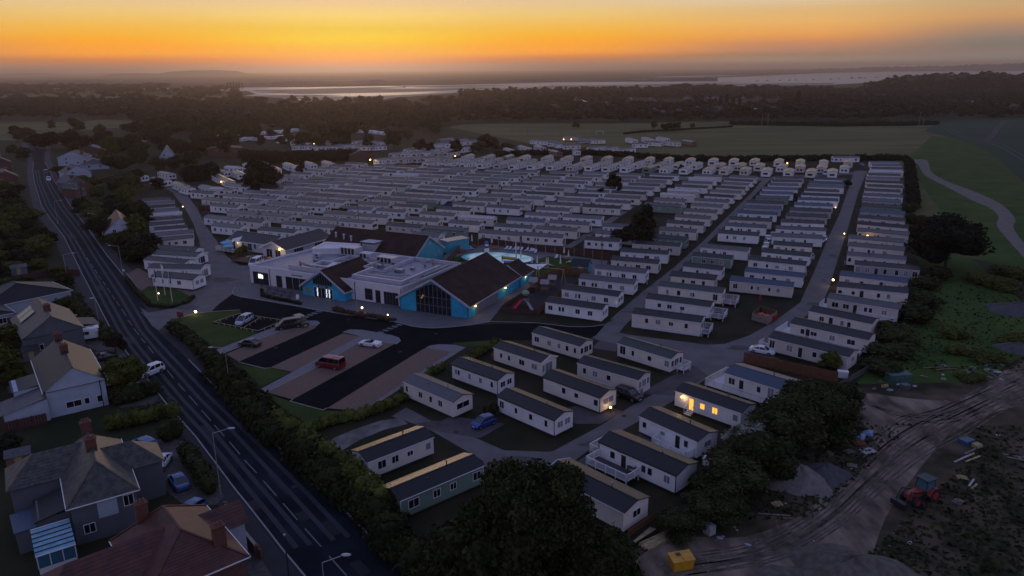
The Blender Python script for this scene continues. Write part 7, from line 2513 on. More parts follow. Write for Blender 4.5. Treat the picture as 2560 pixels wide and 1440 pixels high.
for (x, y, h, w, k_, lb) in ((985, 375, 13, 14, 'dark', 'tall dark tree between the two parts of the park'), (855, 352, 14, 26, 'low', 'broad mound of trees left of the tall dark tree'), (820, 357, 9, 14, 'round', 'tree at the left end of the broad mound'), (1050, 385, 9, 9, 'dark', 'dark tree left of the twin dark trees, among caravans'), (1075, 385, 7, 7, 'dark', 'smaller dark twin tree among caravans'),
                             (1140, 388, 9.5, 8, 'dark', 'egg shaped dark tree before the gable rows'), (1195, 380, 7, 11, 'round', 'scrub tree at the edge of the gable rows'), (1230, 375, 9, 12, 'round', 'taller scrub tree beside the field corner'), (1265, 378, 6, 9, 'round', 'low scrub right of the taller scrub tree'), (1210, 365, 8, 10, 'dark', 'dark scrub behind the taller scrub tree'),
                             (1020, 350, 8, 9, 'round', 'small tree beside the single line of tourers'), (750, 437, 5, 4, 'round', 'small tree behind the left caravan rows'), (757, 436, 7, 3.5, 'dark', 'thin tree beside a caravan under the dark hedge'), (1440, 321, 7, 7, 'round', 'single round tree standing in the field'), (1636, 322, 7, 6, 'round', 'round tree at the edge of the field path'),
                             (1660, 328, 6, 7, 'dark', 'first of the dark field trees in a short row'), (1672, 328, 7, 7, 'dark', 'second of the dark field trees in a short row'), (1690, 327, 7, 9, 'dark', 'third and widest of the dark field trees in a short row'), (1730, 323, 5, 5, 'dark', 'small dark tree at the end of the thin hedge'), (1702, 432, 4, 3, 'dark', 'small palm between gable row caravans'),
                             (860, 545, 3.5, 4, 'dark', 'little dark bush among the caravans behind the club'), (2117, 468, 3, 4, 'dark', 'dark bush at the lane edge halfway up'), (1985, 500, 3, 3.5, 'round', 'pale bush between two caravan rows'), (1415, 590, 3, 3, 'dark', 'small palm beside a caravan behind the pool')):
    tr(k_, x, y, h, w, lb, m=L_RUST if (x, y) in ((750, 437), (757, 436)) else None)
for i in range(54):
    x, y = fr0.uniform(150, 640), fr0.uniform(318, 392)
    if (x < 330 and y < 345 and fr0.random() < .7) or x < 190 and y > 380:
        x += 180
    tr(fr0.choice(('round.1', 'dark.1', 'low')), x, y, fr0.uniform(7, 12), fr0.uniform(9, 16), 'tree in the left woods', 'trees at the left between road and woods')
for i in range(46):
    x, y = fr0.uniform(480, 930), fr0.uniform(336, 372)
    tr(fr0.choice(('round.1', 'dark.1')), x, y, fr0.uniform(5, 10), fr0.uniform(6, 10), 'tree standing between the white touring caravans', 'trees between the touring caravans')
# poplars
for i, (x, h) in enumerate(((1848, 13), (1832, 12), (1788, 11), (1801, 13), (1815, 15), (1995, 19), (1990, 17), (570, 14), (577, 14), (585, 15), (592, 14), (599, 15), (606, 13), (1305, 10), (1312, 9), (1322, 11), (1165, 9), (1150, 9))):
    y = (268 if x > 1700 else 222 if x < 700 else 250)
    s = P(x, y)
    tree('poplar', s, h * (1.25 if x < 700 or x < 1400 else 1.0), 4.4 if x < 700 else 4.8, 'tall narrow poplar above the far tree line', 'poplars above the far tree line', 'poplar', 'tree')

# the nearer belt trees: things; farther woods: joined
BELT = []
fr_ = random.Random(11)


def inside(x, y):
    """where the far woods stand (photograph pixels of their feet)"""
    if y < 215 + max(0, (x - 1100) * .012):
        return False
    if x < 340 and 296 < y < 352:
        return False
    if x > 1120 and y > 306 - (0 if x < 1800 else 3):
        return False
    if x < 1160 and y > 330 + fr_.uniform(-6, 8):
        return False
    if x < 480 and y > 300:
        return x > 340 and y < 385
    if 1560 < x < 1960 and 252 < y < 270:
        return False
    if 600 < x < 1150 and y < 256:
        return False
    if x <= 600 and y < 224:
        return x < 420
    if 1150 <= x < 1660 and y < 232 - (x - 1150) * .014:
        return False
    if x > 2330 and y > 296:
        return False
    if 2240 < x and y > 306:
        return False
    if (x < 580 and 234 < y < 256 or 620 < x < 1120 and 258 < y < 272) and fr_.random() < .66:
        return False
    return True


y = 206.0
while y < 388:
    d_ = P(1280, y + 8).y
    stepx = 1860 / d_ * 9.0
    x = -40 + fr_.uniform(0, stepx)
    while x < 2600:
        yy = y + fr_.uniform(-2.5, 2.5)
        if inside(x, yy):
            BELT.append((x, yy))
        x += stepx * fr_.uniform(.6, 1.6)
    y += 2.6 + (y - 200) * .045

BELT.sort(key=lambda q: -q[1])
near_b = [q for q in BELT if q[1] > 292][:18]
rest_b = [q for q in BELT if q not in set(near_b)]
for (x, yy) in near_b:
    k_ = fr_.choice(('round.0', 'round.2', 'dark.1', 'low'))
    tree(k_, P(x, yy), fr_.uniform(8, 13), fr_.uniform(10, 16), 'tree in the dense brown green belt of woodland beyond the park', 'trees in the woodland belt beyond the park')
# joined distant woods
lob = [round_lobes(10, 10, 6) for _ in range(5)]
tmpl = []
for L_ in lob:
    Cs, Ns = [], []
    for (lx, ly, lz, r_, rz_) in L_:
        c_, d_ = shell_points(26, np.array([lx, ly, lz]), np.array([r_, r_, rz_]))
        Cs.append(c_)
        Ns.append(d_)
    ex = MB()
    for (lx, ly, lz, r_, rz_) in L_:
        ex.ball((lx, ly, lz), r_ * .85, r_ * .85, rz_ * .85, 6, 4)
    tmpl.append((leaf_quads(np.concatenate(Cs), np.concatenate(Ns), .75), ex))
Q, EV, EF = [], [], []
exall = MB()
for (x, yy) in rest_b:
    p = P(x, yy)
    q, ex = tmpl[fr_.randrange(5)]
    a_ = fr_.uniform(0, 6.28)
    hh, ww = fr_.uniform(7, 13) / 10, fr_.uniform(13, 22) / 10
    if yy < 226:
        hh *= 1.1
        ww *= 2.2
    R_ = np.array([[math.cos(a_) * ww, -math.sin(a_) * ww, 0], [math.sin(a_) * ww, math.cos(a_) * ww, 0], [0, 0, hh]])
    Q.append(q @ R_.T + np.array([p.x, p.y, 0]))
    k = len(exall.v)
    ev = np.array(ex.v) @ R_.T + np.array([p.x, p.y, 0])
    exall.v += ev.tolist()
    exall.f += [[i + k for i in f] for f in ex.f]
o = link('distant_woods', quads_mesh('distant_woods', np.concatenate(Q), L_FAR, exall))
tag(o, 'brown green woods stretching to the estuary', 'woods', None, 'stuff')
# trees on the wooded hill at the right and on the far shores
Q = []
exall = MB()
for i in range(420):
    x = fr_.uniform(2170, 2700)
    f_ = fr_.random()
    D_ = 1750 * (1 - .12 + .13 * f_)
    d = px_dir(x)
    ytop = np.interp(x, [2150, 2187, 2236, 2293, 2363, 2430, 2479, 2510, 2560, 2700], [216, 205, 194, 190, 187, 186, 180, 187, 187, 186])
    zc = max(2, crest_z(x, ytop, 1750))
    z = zc * (f_ ** .7)
    p = d * D_
    q, ex = tmpl[fr_.randrange(5)]
    ww = fr_.uniform(14, 24) / 10
    R_ = np.array([[ww, 0, 0], [0, ww, 0], [0, 0, 1.0]])
    Q.append(q @ R_.T + np.array([p.x, p.y, z - 5]))
o = link('hill_woods', quads_mesh('hill_woods', np.concatenate(Q), L_DARK, None))
tag(o, 'dark trees covering the low hill at the right horizon', 'woods', None, 'stuff')
# rough grass tufts on the yard and bank
V = []
for poly, n, s in ((((2140, 960), (2560, 870), (2560, 1440), (2200, 1300), (1800, 1300)), 0, .2),):
    pass
pts = []
for _ in range(9000):
    x, y_ = fr_.uniform(1700, 2560), fr_.uniform(700, 1440)
    if y_ > 1020 and 1950 < x < 2440 and abs((y_ - 1040) + (x - 2420) * .95) < 110:
        continue
    if x < 2250 and y_ < 960 or (x < 1900 and y_ < 1240) or (x < 2150 and 1200 < y_ and y_ > 1300 and x > 1600):
        continue
    if 930 < y_ < 1060 and x > 2160:
        continue
    p = P(x, y_)
    pts.append((p.x, p.y, .08))
pts = np.array(pts)
nn = np.tile([0, 0, 1.0], (len(pts), 1))
o = link('rough_grass', quads_mesh('rough_grass', leaf_quads(pts, nn, .28, 1.6), L_MID, None))
tag(o, 'rough grass and weeds on the yard and bank', 'grass', None, 'stuff')

# ================================================================== STREET FURNITURE AND SMALL THINGS
def street_lamp(base_px, h, arm_dir, label, arm=1.6):
    t = thing('street_lamp', label, 'street lamp', P(*base_px), 0, 'street lamps along the main road')
    b = MB()
    b.tube((0, 0, 0), (0, 0, 1.2), .10, .10, 8)
    b.tube((0, 0, 1.2), (0, 0, h), .055, .04, 8)
    b.build('pole', M_METAL, t)
    b = MB()
    e = Vector((arm_dir[0], arm_dir[1], 0)).normalized() * arm
    b.bar((0, 0, h), (e.x, e.y, h + .25), .06)
    b.build('arm', M_METAL, t)
    b = MB()
    k = e.normalized() * .45
    b.ball((e.x + k.x, e.y + k.y, h + .27), .46, .21, .10, 12, 6)
    b.build('lamp_head', mat('lamp_head_grey', (.34, .37, .38), .4), t, True)
    return t


u = (math.cos(D(20)), math.sin(D(20)))
street_lamp((552, 1236), 8.0, u, 'street lamp at the pavement edge beside the drive hedge, unlit')
street_lamp((822, 1585), 7.4, u, 'street lamp whose head shows at the bottom edge of the road')
street_lamp((575, 975), 7.0, (-1, -.1), 'street lamp standing in the roadside hedge by the car park')
street_lamp((308, 690), 7.5, (-1, -.1), 'street lamp near the show caravans beside the road')
street_lamp((172, 715), 7.5, u, 'street lamp left of the road by the bright bush')
street_lamp((252, 835), 7.5, (.3, -1), 'thin dark street lamp by the front hedge')
street_lamp((145, 560), 7.5, u, 'far street lamp left of the road')
t = thing('post', 'dark post with a small pale cap on the pavement at the bottom', 'post', P(722, 1440))
b = MB()
b.tube((0, 0, 0), (0, 0, 4.6), .08, .06, 8)
b.build('pole', M_BLACK, t)
b = MB()
b.ball((0, 0, 4.7), .14)
b.build('cap', M_METAL, t)
for i, (x, y) in enumerate(((249, 592), (205, 520), (196, 505), (176, 483))):
    street_lamp((x, y), 7, (-1, -.1), f'far street lamp right of the road, {ORD[i]} from the near end')
for i, (x, y, h) in enumerate(((1504, 660, 8.5), (897, 563, 8), (1318, 340, 9), (1280, 332, 9), (1563, 334, 11), (1594, 334, 10), (978, 335, 9), (993, 335, 9), (1400, 340, 8), (2296, 322, 13), (2307, 318, 10), (1904, 318, 11), (1919, 316, 11), (3, 400, 7))):
    nm = 'utility_pole'
    t = thing(nm, ['dark wooden pole rising between the pool fence and the caravans', 'dark pole standing over the brown club roof'][i] if i < 2 else 'thin pole standing in the field or wood edge beyond the park', 'pole', P(x, y), 0, None if i < 2 else 'thin poles beyond the park')
    b = MB()
    b.tube((0, 0, 0), (0, 0, h), .14, .10, 7)
    b.build('pole', M_WOOD if i < 9 else M_METAL, t)
    b = MB()
    b.bar((-.5, 0, h - .4), (.5, 0, h - .4), .08)
    b.build('crossarm', M_WOOD if i < 9 else M_METAL, t)
# goal
t = thing('goal_posts', 'small white goal frame out on the field', 'goal', P(1499, 336))
b = MB()
for x in (-2.6, 2.6):
    b.tube((x, 0, 0), (x, 0, 2.5), .09, n=6)
b.tube((-2.6, 0, 2.5), (2.6, 0, 2.5), .09, n=6)
b.build('frame', M_FRAME, t)
# flagpoles
for i, (x, y, h, m) in enumerate(((395, 752, 7.2, M_DBL := mat('flag_blue', (.02, .05, .15), .8)), (413, 738, 7.2, M_WALL[0]), (431, 755, 7.0, M_DBL))):
    t = thing('flagpole', f'white flagpole with a limp {"white" if i == 1 else "dark blue"} flag on the corner lawn, {("left", "middle", "right")[i]} one', 'flagpole', P(x, y), 0, 'flagpoles on the corner lawn')
    b = MB()
    b.tube((0, 0, 0), (0, 0, h), .07, .05, 8)
    b.build('pole', M_FRAME, t)
    b = MB()
    b.add([(.07, 0, h - .1), (.35, .06, h - .5), (.42, -.05, h - 1.6), (.22, .08, h - 2.3), (.07, 0, h - 1.9), (.2, -.1, h - 1.0)], [(0, 1, 5), (1, 2, 5), (2, 3, 5), (3, 4, 5), (4, 0, 5)])
    b.build('flag', m, t)
# ground lamps (lit)
M_WARM = mat('ground_lamp_glow', lin(255, 205, 130), .3, emit=9)


def ground_lamp(px, label, e=12, h=.7, z=0.0, r=.16, group='glowing ground lamps'):
    p = P(*px)
    t = thing('ground_lamp', label, 'lamp', (p.x, p.y, z), 0, group)
    b = MB()
    b.tube((0, 0, 0), (0, 0, h), .06, .06, 6)
    b.build('post', M_BLACK, t)
    b = MB()
    b.ball((0, 0, h + r), r, nu=10)
    b.build('bulb', M_WARM, t, True)
    lamp_light((0, -.35, h + .45), e, (1, .62, .25), .15, t)
    return t


ground_lamp((490, 788), 'bright ground lamp at the top edge of the entrance lawn', 30, .5, 0, .26)
ground_lamp((906, 782), 'ground lamp glowing in the planted bed, left one', 14, .9, 0, .2)
ground_lamp((970, 797), 'ground lamp glowing in the planted bed, right one', 7, .7, 0, .13)
ground_lamp((397, 738), 'spot lamp shining at the foot of the flagpoles', 8, .3, 0, .14)
ground_lamp((1526, 1032), 'glowing ground lamp beside the grey white caravan corner', 14, .7)
ground_lamp((1541, 772), 'glowing lamp post at the lane corner of the four white caravans', 12, 1.0)
ground_lamp((2081, 716), 'lamp lighting the straight lane beside a little shrub', 60, 1.3, 0, .24)
ground_lamp((2110, 592), 'lamp casting light over the lane halfway up', 45, .8, 0, .16)
ground_lamp((458, 523), 'lamp at the top of the left lane', 12, .8, 0, .16)
ground_lamp((2088, 524), 'small lamp low at a caravan end by the straight lane', 10, .6, 0, .14)
for (x, y, z, lb, e) in ((1704, 991, 2.2, 'lamp glowing on the wall beside the lit door', 22), (2168, 590, 1.9, 'yellow lamp glowing on the beige caravan wall at the right', 30), (506, 634, 2.6, 'lamp under the gable of the show lodge', 18), (1285, 523, 2.0, 'tiny lamp behind the pool caravans', 8), (975, 415, 2.2, 'small lamp shining in the gable rows, left', 22), (1165, 410, 2.2, 'small lamp shining in the gable rows, middle', 22), (1138, 390, 2.2, 'small lamp shining behind the gable rows', 22),
                         (1968, 408, 2.6, 'orange lamp at the back of the gable rows', 50), (1161, 572, 2.4, 'lamp on the grey green caravan end', 10), (553, 454, 2.2, 'small lamp in the scattered caravans at left', 20), (697, 430, 2.2, 'small lamp beyond the big cypress', 20), (1705, 352, 2.2, 'lamp beside the brown field caravans', 60), (1822, 463, 2.0, 'small orange light in the second row left of the lane', 15),
                         (874, 371, 2.4, 'pinkish lamp beyond the dark hedge', 40), (785, 359, 3, 'small lamp among the tourers', 40), (1409, 348, 1.8, 'lit windows of the left field lodge', 25), (1428, 348, 1.8, 'lit window of the field lodge, middle', 20), (1457, 352, 1.8, 'lit windows of the brown field lodge', 25), (1440, 346, 1.8, 'lit door of the field lodge, right', 20)):
    p = P(x, y, z)
    t = thing('wall_light', lb, 'lamp', p, 0)
    b = MB()
    r_ = .16 if p.y < 200 else .3
    b.ball((0, -.15, 0), r_, nu=8)
    b.build('bulb', M_ORANGE, t, True)
    b = MB()
    b.box(-.08, .08, -.1, .02, -.15, .15)
    b.build('bracket', M_BLACK, t)
    lamp_light((0, -.6, -.1), e, (1, .58, .22), .15, t)
# knee rail round the small car park
KR = [((534, 810), (599, 789)), ((599, 789), (709, 806)), ((534, 810), (646, 833)), ((612, 823), (652, 799)), ((646, 833), (709, 806))]
t = thing('knee_rail', 'low pale timber knee rail round the railed parking bay', 'rail', P(612, 812))
o0 = P(612, 812)
for A, B in KR:
    a_, c_ = P(*A) - o0, P(*B) - o0
    b = MB()
    b.bar((*a_.xy, .5), (*c_.xy, .5), .07, .07)
    b.build('rail', M_KN, t)
    n = max(2, int((c_ - a_).length / 1.5))
    for i in range(n + 1):
        q = a_.lerp(c_, i / n)
        b = MB()
        b.box(q.x - .06, q.x + .06, q.y - .06, q.y + .06, 0, .52)
        b.build('post', M_KN, t)
# decks at caravans (things of their own), placed by the caravan front walls
M_BLACKDECK = mat('deck_dark', (.05, .05, .06), .7, .2, 3)


def deck_by(a, c, mode, W, rects, label, z=.6, floor=None, rail=None, gap=.14):
    """a deck in the frame of the caravan it serves; rects: (x0, x1, y0, y1, rails) with x from the centre, y from the wall"""
    if mode == 'r':
        ctr, ang, L = ends_to(P(*a, RIDGE), P(*c, RIDGE))
    else:
        A, B = P(*a, .42), P(*c, .42)
        d = (B - A).normalized()
        s_ = Vector((-d.y, d.x, 0))
        s_ = s_ if s_.y > 0 else -s_
        ctr, ang, L = ends_to(A, B, 0)
        ctr = ctr + s_ * W / 2
    L = quant(min(13.5, max(7.5, L)))
    t = thing('veranda_deck', label, 'deck', (ctr.x, ctr.y, 0), ang)
    for fx in rects:
        x0, x1, y0, y1, rl = fx(L, W)
        R = [r for k_, r in (('f', ((x0, y0), (x1, y0))), ('b', ((x0, y1), (x1, y1))), ('l', ((x0, y0), (x0, y1))), ('r', ((x1, y0), (x1, y1)))) if k_ in rl]
        deck_mesh(t, x0, x1, y0, y1, z, R, floor or M_BLACKDECK, rail or M_FRAME, gap)
    return t


deck_by((1498.4, 1146), (1686.5, 1232.3), 'b', 4.3, [lambda L, W: (-L / 2 + .1, -L / 2 + 6.4, -W / 2 - 2.6, -W / 2 - .06, 'flr')], 'big white railed deck with a grey floor before the long white caravan', .75)
deck_by((1498.4, 1146), (1686.5, 1232.3), 'b', 4.3, [lambda L, W: (-L / 2 - 1.7, -L / 2 - .1, -W / 2 + .2, W / 2 - .6, 'flb')], 'small white railed end deck left of the long white caravan', .75)
deck_by((1597, 1078), (1742, 1146), 'b', 4.2, [lambda L, W: (-L / 2 + 3.6, L / 2 - .4, -W / 2 - 1.7, -W / 2 - .06, 'flr')], 'white railed terrace at the caravan next below the lit one', .6, M_RENDER)
deck_by((1833, 910.6), (1983, 955), 'r', 5.2, [lambda L, W: (-L / 2 - 2.4, L / 2 - .8, -W / 2 - 1.6, -W / 2 - .06, 'fl'), lambda L, W: (-L / 2 - 2.4, -L / 2 - .2, -W / 2 - .06, W / 2 - .4, 'lb')], 'cream railed terrace wrapping the blue roofed lodge', .6, M_RENDER, M_WALL[1])
E3 = lambda d_: (lambda L, W: (L / 2 + .2, L / 2 + d_, -W / 2 + .1, W / 2 - .1, 'frb'))
deck_by((1622, 733), (1781.7, 753.6), 'r', 4.0, [E3(2.7)], 'white railed end terrace with a black floor', .6)
deck_by((1648, 702), (1815, 721), 'r', 4.0, [E3(2.9)], 'pale railed end terrace of the long cream caravan', .6, M_CONC)
deck_by((1587, 769), (1759, 791), 'r', 4.0, [E3(1.6)], 'white railed landing at the end of the skirted caravan', .6)
deck_by((1934, 827.5), (2137, 876), 'r', 4.2, [lambda L, W: (-L / 2 - 1.8, -L / 2 - .2, -W / 2, 0, 'fl')], 'small white railed landing at the left end behind the fence', .6)
deck_by((1986, 793), (2184, 834.7), 'r', 4.2, [lambda L, W: (-L / 2 - 2.2, L / 2 - .6, -W / 2 - 1.3, -W / 2 - .06, 'fl'), lambda L, W: (-L / 2 - 2.2, -L / 2 - .2, -W / 2 - .06, W / 2, 'l')], 'white railed narrow terrace, second caravan above the fence', .5, M_RENDER)
deck_by((2073, 732.5), (2254.7, 760.6), 'r', 4.2, [lambda L, W: (-.5, L / 2, -W / 2 - 1.4, -W / 2 - .06, 'fr'), lambda L, W: (-L / 2 - 1.4, -L / 2 - .2, -W / 2, W / 2 - .3, 'l')], 'pale railed narrow terrace under the weathered roof caravan', .5, M_RENDER)
deck_by((1544, 889.4), (1674, 930.4), 'b', 3.8, [lambda L, W: (L / 2 + .2, L / 2 + 1.6, -.2, W / 2, 'frb')], 'small pale end deck of the green grey roofed caravan', .6, M_RENDER)
# steps at the lit caravan door
A, B = P(1718, 1030, 0), P(1738, 1038, 0)
t = thing('door_steps', 'white steps with handrail below the lit door', 'steps', A, math.atan2((B - A).y, (B - A).x))
for k in range(4):
    b = MB()
    b.box(0, 1.1, .3 - k * .28 - .28, .3 - k * .28, .5 - k * .15 - .05, .5 - k * .15)
    b.build('step', M_FRAME, t)
for x in (0, 1.1):
    b = MB()
    b.bar((x, .3, 1.5), (x, -.8, .95), .05)
    b.bar((x, -.8, 0), (x, -.8, .95), .05)
    b.bar((x, .3, 0), (x, .3, 1.5), .05)
    b.build('handrail', M_FRAME, t)
# patio chairs and table on the decks
def chair(p, rz, label, z):
    t = thing('patio_chair', label, 'chair', (p.x, p.y, z), rz, 'patio chairs on the decks')
    b = MB()
    b.box(-.25, .25, -.25, .25, .40, .45)
    b.build('seat', M_BLACK, t)
    b = MB()
    b.box(-.25, .25, .22, .27, .45, .95)
    b.build('backrest', M_BLACK, t)
    for x in (-.22, .22):
        for y in (-.22, .22):
            b = MB()
            b.box(x - .02, x + .02, y - .02, y + .02, 0, .4)
            b.build('leg', M_BLACK, t)


chair(P(1700, 1122), .4, 'black patio chair on the white terrace, by the table', .6)
chair(P(1712, 1126), 2.4, 'black patio chair on the white terrace, right corner', .6)
chair(P(1592, 1196), 1.4, 'black patio chair on the big white railed deck', .75)
for (x, y, z, lb) in ((1697, 1129, .6, 'small black table on the white terrace'), (1577, 1192, .75, 'low black table on the big white railed deck')):
    t = thing('patio_table', lb, 'table', (P(x, y).x, P(x, y).y, z))
    b = MB()
    b.box(-.5, .5, -.4, .4, .55, .6)
    b.build('table_top', M_BLACK, t)
    for sx in (-.42, .42):
        for sy in (-.32, .32):
            b = MB()
            b.box(sx - .03, sx + .03, sy - .03, sy + .03, 0, .55)
            b.build('leg', M_BLACK, t)
# gas bottles
def gas(px, label, m=M_RED):
    t = thing('gas_bottle', label, 'gas bottle', P(*px), 0, 'gas bottles')
    b = MB()
    b.tube((0, 0, 0), (0, 0, 1.15), .19, .19, 10)
    b.tube((0, 0, 1.15), (0, 0, 1.28), .19, .08, 10)
    b.build('cylinder', m, t, False)
    b = MB()
    b.tube((0, 0, 1.28), (0, 0, 1.42), .05, n=6)
    b.build('valve', M_METAL, t)


for px, lb in (((1232, 902), 'red gas bottle at the left end of the barge boarded caravan'), ((1757, 1130), 'red gas bottle behind the terrace caravan, right of its end wall'), ((1764, 1126), 'second red gas bottle behind the terrace caravan'), ((1705, 1222), 'red gas bottle at the end of the long white caravan'), ((878, 1168), 'red gas bottle under the hedge by the cream caravan'),
               ((1900, 752), 'red gas bottle alone behind the beige caravan on the grass'), ((2118, 915), 'red gas bottle behind the fenced caravan'), ((2190, 870), 'red gas bottle at the end of the second fenced caravan'), ((1358, 775), 'red gas bottle at the left end of the nearest of four white caravans'), ((1940, 800), 'red gas bottle beside the bin screen')):
    gas(px, lb)
# white boxes and small clutter near the bushes
def crate(px, w, d_, h, rz, m, name, label, cat, lid=True):
    t = thing(name, label, cat, P(*px), rz)
    b = MB()
    b.box(-w / 2, w / 2, -d_ / 2, d_ / 2, 0, h)
    b.build('body', m, t)
    if lid:
        b = MB()
        b.box(-w / 2 - .06, w / 2 + .06, -d_ / 2 - .06, d_ / 2 + .06, h + .003, h + .09)
        b.build('lid', m, t)
    return t


crate((1780, 1163), 2.2, .9, .9, -.45, M_FRAME, 'storage_chest', 'long white storage chest behind the long white caravan', 'chest')
crate((2106, 943), 1.5, .9, 1.0, -.3, M_FRAME, 'storage_chest', 'white storage chest at the right end of the tall board fence', 'chest')
crate((1733, 1185), .5, .5, .9, 0, M_METAL, 'meter_box', 'grey white post box at the terrace corner', 'box')
t = crate((1773, 1333), .95, .95, 1.05, .6, mat('concrete_block', (.34, .33, .32), .9, .15, 2), 'concrete_block', 'pale concrete block on the yard edge with a lifting ring', 'block', False)
b = MB()
b.tube((0, 0, 1.05), (0, 0, 1.2), .04, n=6)
b.build('lifting_ring', M_BLACK, t)
for i, (x, y) in enumerate(((1919, 600), (1915, 618), (1876, 690), (1911, 628), (1932, 592))):
    crate((x, y), 1.2, 1.0, 1.3, 0, M_FRAME, 'garden_store', f'small white store box between caravan rows, {ORD[i]} of five', 'store box')
crate((2286, 466), 3.4, .5, .5, .1, M_FRAME, 'white_trough', 'long white trough lying on the grass right of the edge row', 'trough', False)
crate((905, 818 - 70), .1, .1, .1, 0, M_BLACK, 'bollard', 'tiny black bollard by the hall', 'bollard', False) if False else None
# skip: yellow box with tapering sides
t = thing('yellow_skip', 'yellow lidded skip with a black label at the bottom right', 'skip', P(1702, 1418), D(14))
b = MB()
b.add([(-1.0, -.6, 0), (1.0, -.6, 0), (1.0, .6, 0), (-1.0, .6, 0), (-1.15, -.7, 1.15), (1.15, -.7, 1.15), (1.15, .7, 1.3), (-1.15, .7, 1.3)], [(0, 3, 2, 1), (0, 1, 5, 4), (1, 2, 6, 5), (2, 3, 7, 6), (3, 0, 4, 7)])
MY = mat('skip_yellow', (.50, .26, .015), .5, .15, 2)
b.build('body', MY, t)
for x0, x1 in ((-1.2, -.02), (.02, 1.2)):
    b = MB()
    b.add([(x0, -.75, 1.16), (x1, -.75, 1.16), (x1, .75, 1.32), (x0, .75, 1.32), (x0, -.75, 1.22), (x1, -.75, 1.22), (x1, .75, 1.38), (x0, .75, 1.38)], [(4, 5, 6, 7), (0, 1, 5, 4), (1, 2, 6, 5), (3, 0, 4, 7), (2, 3, 7, 6)])
    b.build('lid', MY, t)
b = MB()
b.box(-.45, .0, .1, .5, 1.36, 1.40)
b.build('label_plate', M_BLACK, t)
# timber pile: every plank
t = thing('timber_pile', 'pile of pale sawn planks on the yard beside the low picket fence', 'timber pile', P(1645, 1352), D(34))
for k in range(16):
    b = MB()
    y = -.65 + (k % 6) * .24 + random.uniform(-.03, .03)
    z = (k // 6) * .11 + .06
    dl = random.uniform(-.3, .3)
    b.box(-2.2 + dl, 2.2 + dl, y - .1, y + .1, z - .05, z + .05)
    o = b.build('plank', M_TIMBER, t)
    o.rotation_euler = (0, 0, random.uniform(-.03, .03))
for k in range(3):
    b = MB()
    b.box(-2.6, 1.6, -.08, .08, 0, .1)
    o = b.build('plank', M_TIMBER, t)
    o.location = (-.6, 1.1 + k * .25, .35 - k * .1)
    o.rotation_euler = (0, .05, .18 + k * .05)
# heaps of gravel
def heap(px, r, h, m, label, el=1.0):
    b = MB()
    nu, nv = 28, 9
    p = P(*px)
    V = []
    sd = random.uniform(0, 9)
    for j in range(nv + 1):
        t_ = j / nv
        for i in range(nu):
            a_ = 2 * math.pi * i / nu
            rr = r * t_ * (1 + .13 * math.sin(3 * a_ + sd) + .07 * math.sin(7 * a_ + sd * 2))
            z = h * (1 - t_ ** 1.25) * (1 + .10 * math.sin(5 * a_ + 4 * t_)) - (.05 if j == nv else 0)
            V.append((rr * math.cos(a_) * el, rr * math.sin(a_), z))
    b.add(V, [(j * nu + i, (j + 1) * nu + i, (j + 1) * nu + (i + 1) % nu, j * nu + (i + 1) % nu) for j in range(nv) for i in range(nu)])
    o = b.build('gravel_heap', m, None, True)
    o.location = p
    return tag(o, label, 'heap')


MG = mat('heap_gravel', (.16, .14, .13), .95, .2, 1.5, 1.0, 8)
MG2 = mat('heap_soil', (.10, .085, .07), .95, .3, 1.2, 1.0, 8)
heap((1996, 1205), 3.6, 2.2, MG, 'pale gravel heap below the dark bushes, larger one', 1.1)
heap((2060, 1190), 3.0, 1.7, mat('heap_grey', (.06, .06, .065), .95, .2, 1.5, 1.0, 8), 'grey gravel heap behind the larger pale one', 1.1)
heap((2130, 1440), 5.0, 2.2, MG2, 'broad soil heap at the bottom edge of the yard', 1.3)
heap((1960, 1475), 3.6, 1.3, MG2, 'low soil heap left of the broad one at the bottom edge', 1.3)
heap((2545, 775), 4.5, 1.6, mat('heap_grey', (0, 0, 0)), 'grey heap on the bank at the right edge', 1.5)
heap((2545, 872), 3.0, 1.2, mat('heap_grey', (0, 0, 0)), 'small grey heap by the track at the right edge', 1.3)
# pallets
def pallet(px, rz, label, m=None, tilt=0.0, n=7, z=0.0):
    t = thing('pallet', label, 'pallet', P(*px), rz, 'pallets in the yard')
    t.rotation_euler = (tilt, 0, rz)
    t.location.z = z
    for k in range(n):
        b = MB()
        b.box(-.6, .6, -.5 + k / n, -.5 + (k + .62) / n, .12, .145)
        b.build('slat', m or M_TIMBER, t)
    for x in (-.54, 0, .54):
        b = MB()
        b.box(x - .05, x + .05, -.5, .5, 0, .118)
        b.build('bearer', m or M_TIMBER, t)


PG = mat('pallet_grey', (.16, .14, .12), .9, .2, 3)
pallet((2212, 968), .3, 'upright pale pallet by the green skip', None, 1.2)
pallet((2122, 1130), .4, 'grey pallet stack beside the blue bags', PG)
pallet((2095, 1112), .1, 'grey pallet leaning by the bushes', PG, .3)
pallet((2075, 1135), .9, 'grey pallet near the gravel heaps', PG)
pallet((2130, 1165), -.4, 'grey pallet with white sheet beside it', PG)
pallet((1943, 1262), .2, 'pale pallet on the dark scrub', None, .1)
pallet((2005, 1190), .5, 'brown pallet on the gravel heap foot', M_WOOD, .2)
pallet((2405, 1195), -.3, 'pale pallet at the end of the boards in the scrub', None)
pallet((2395, 1255), .7, 'grey slatted pallet below the boards', PG)
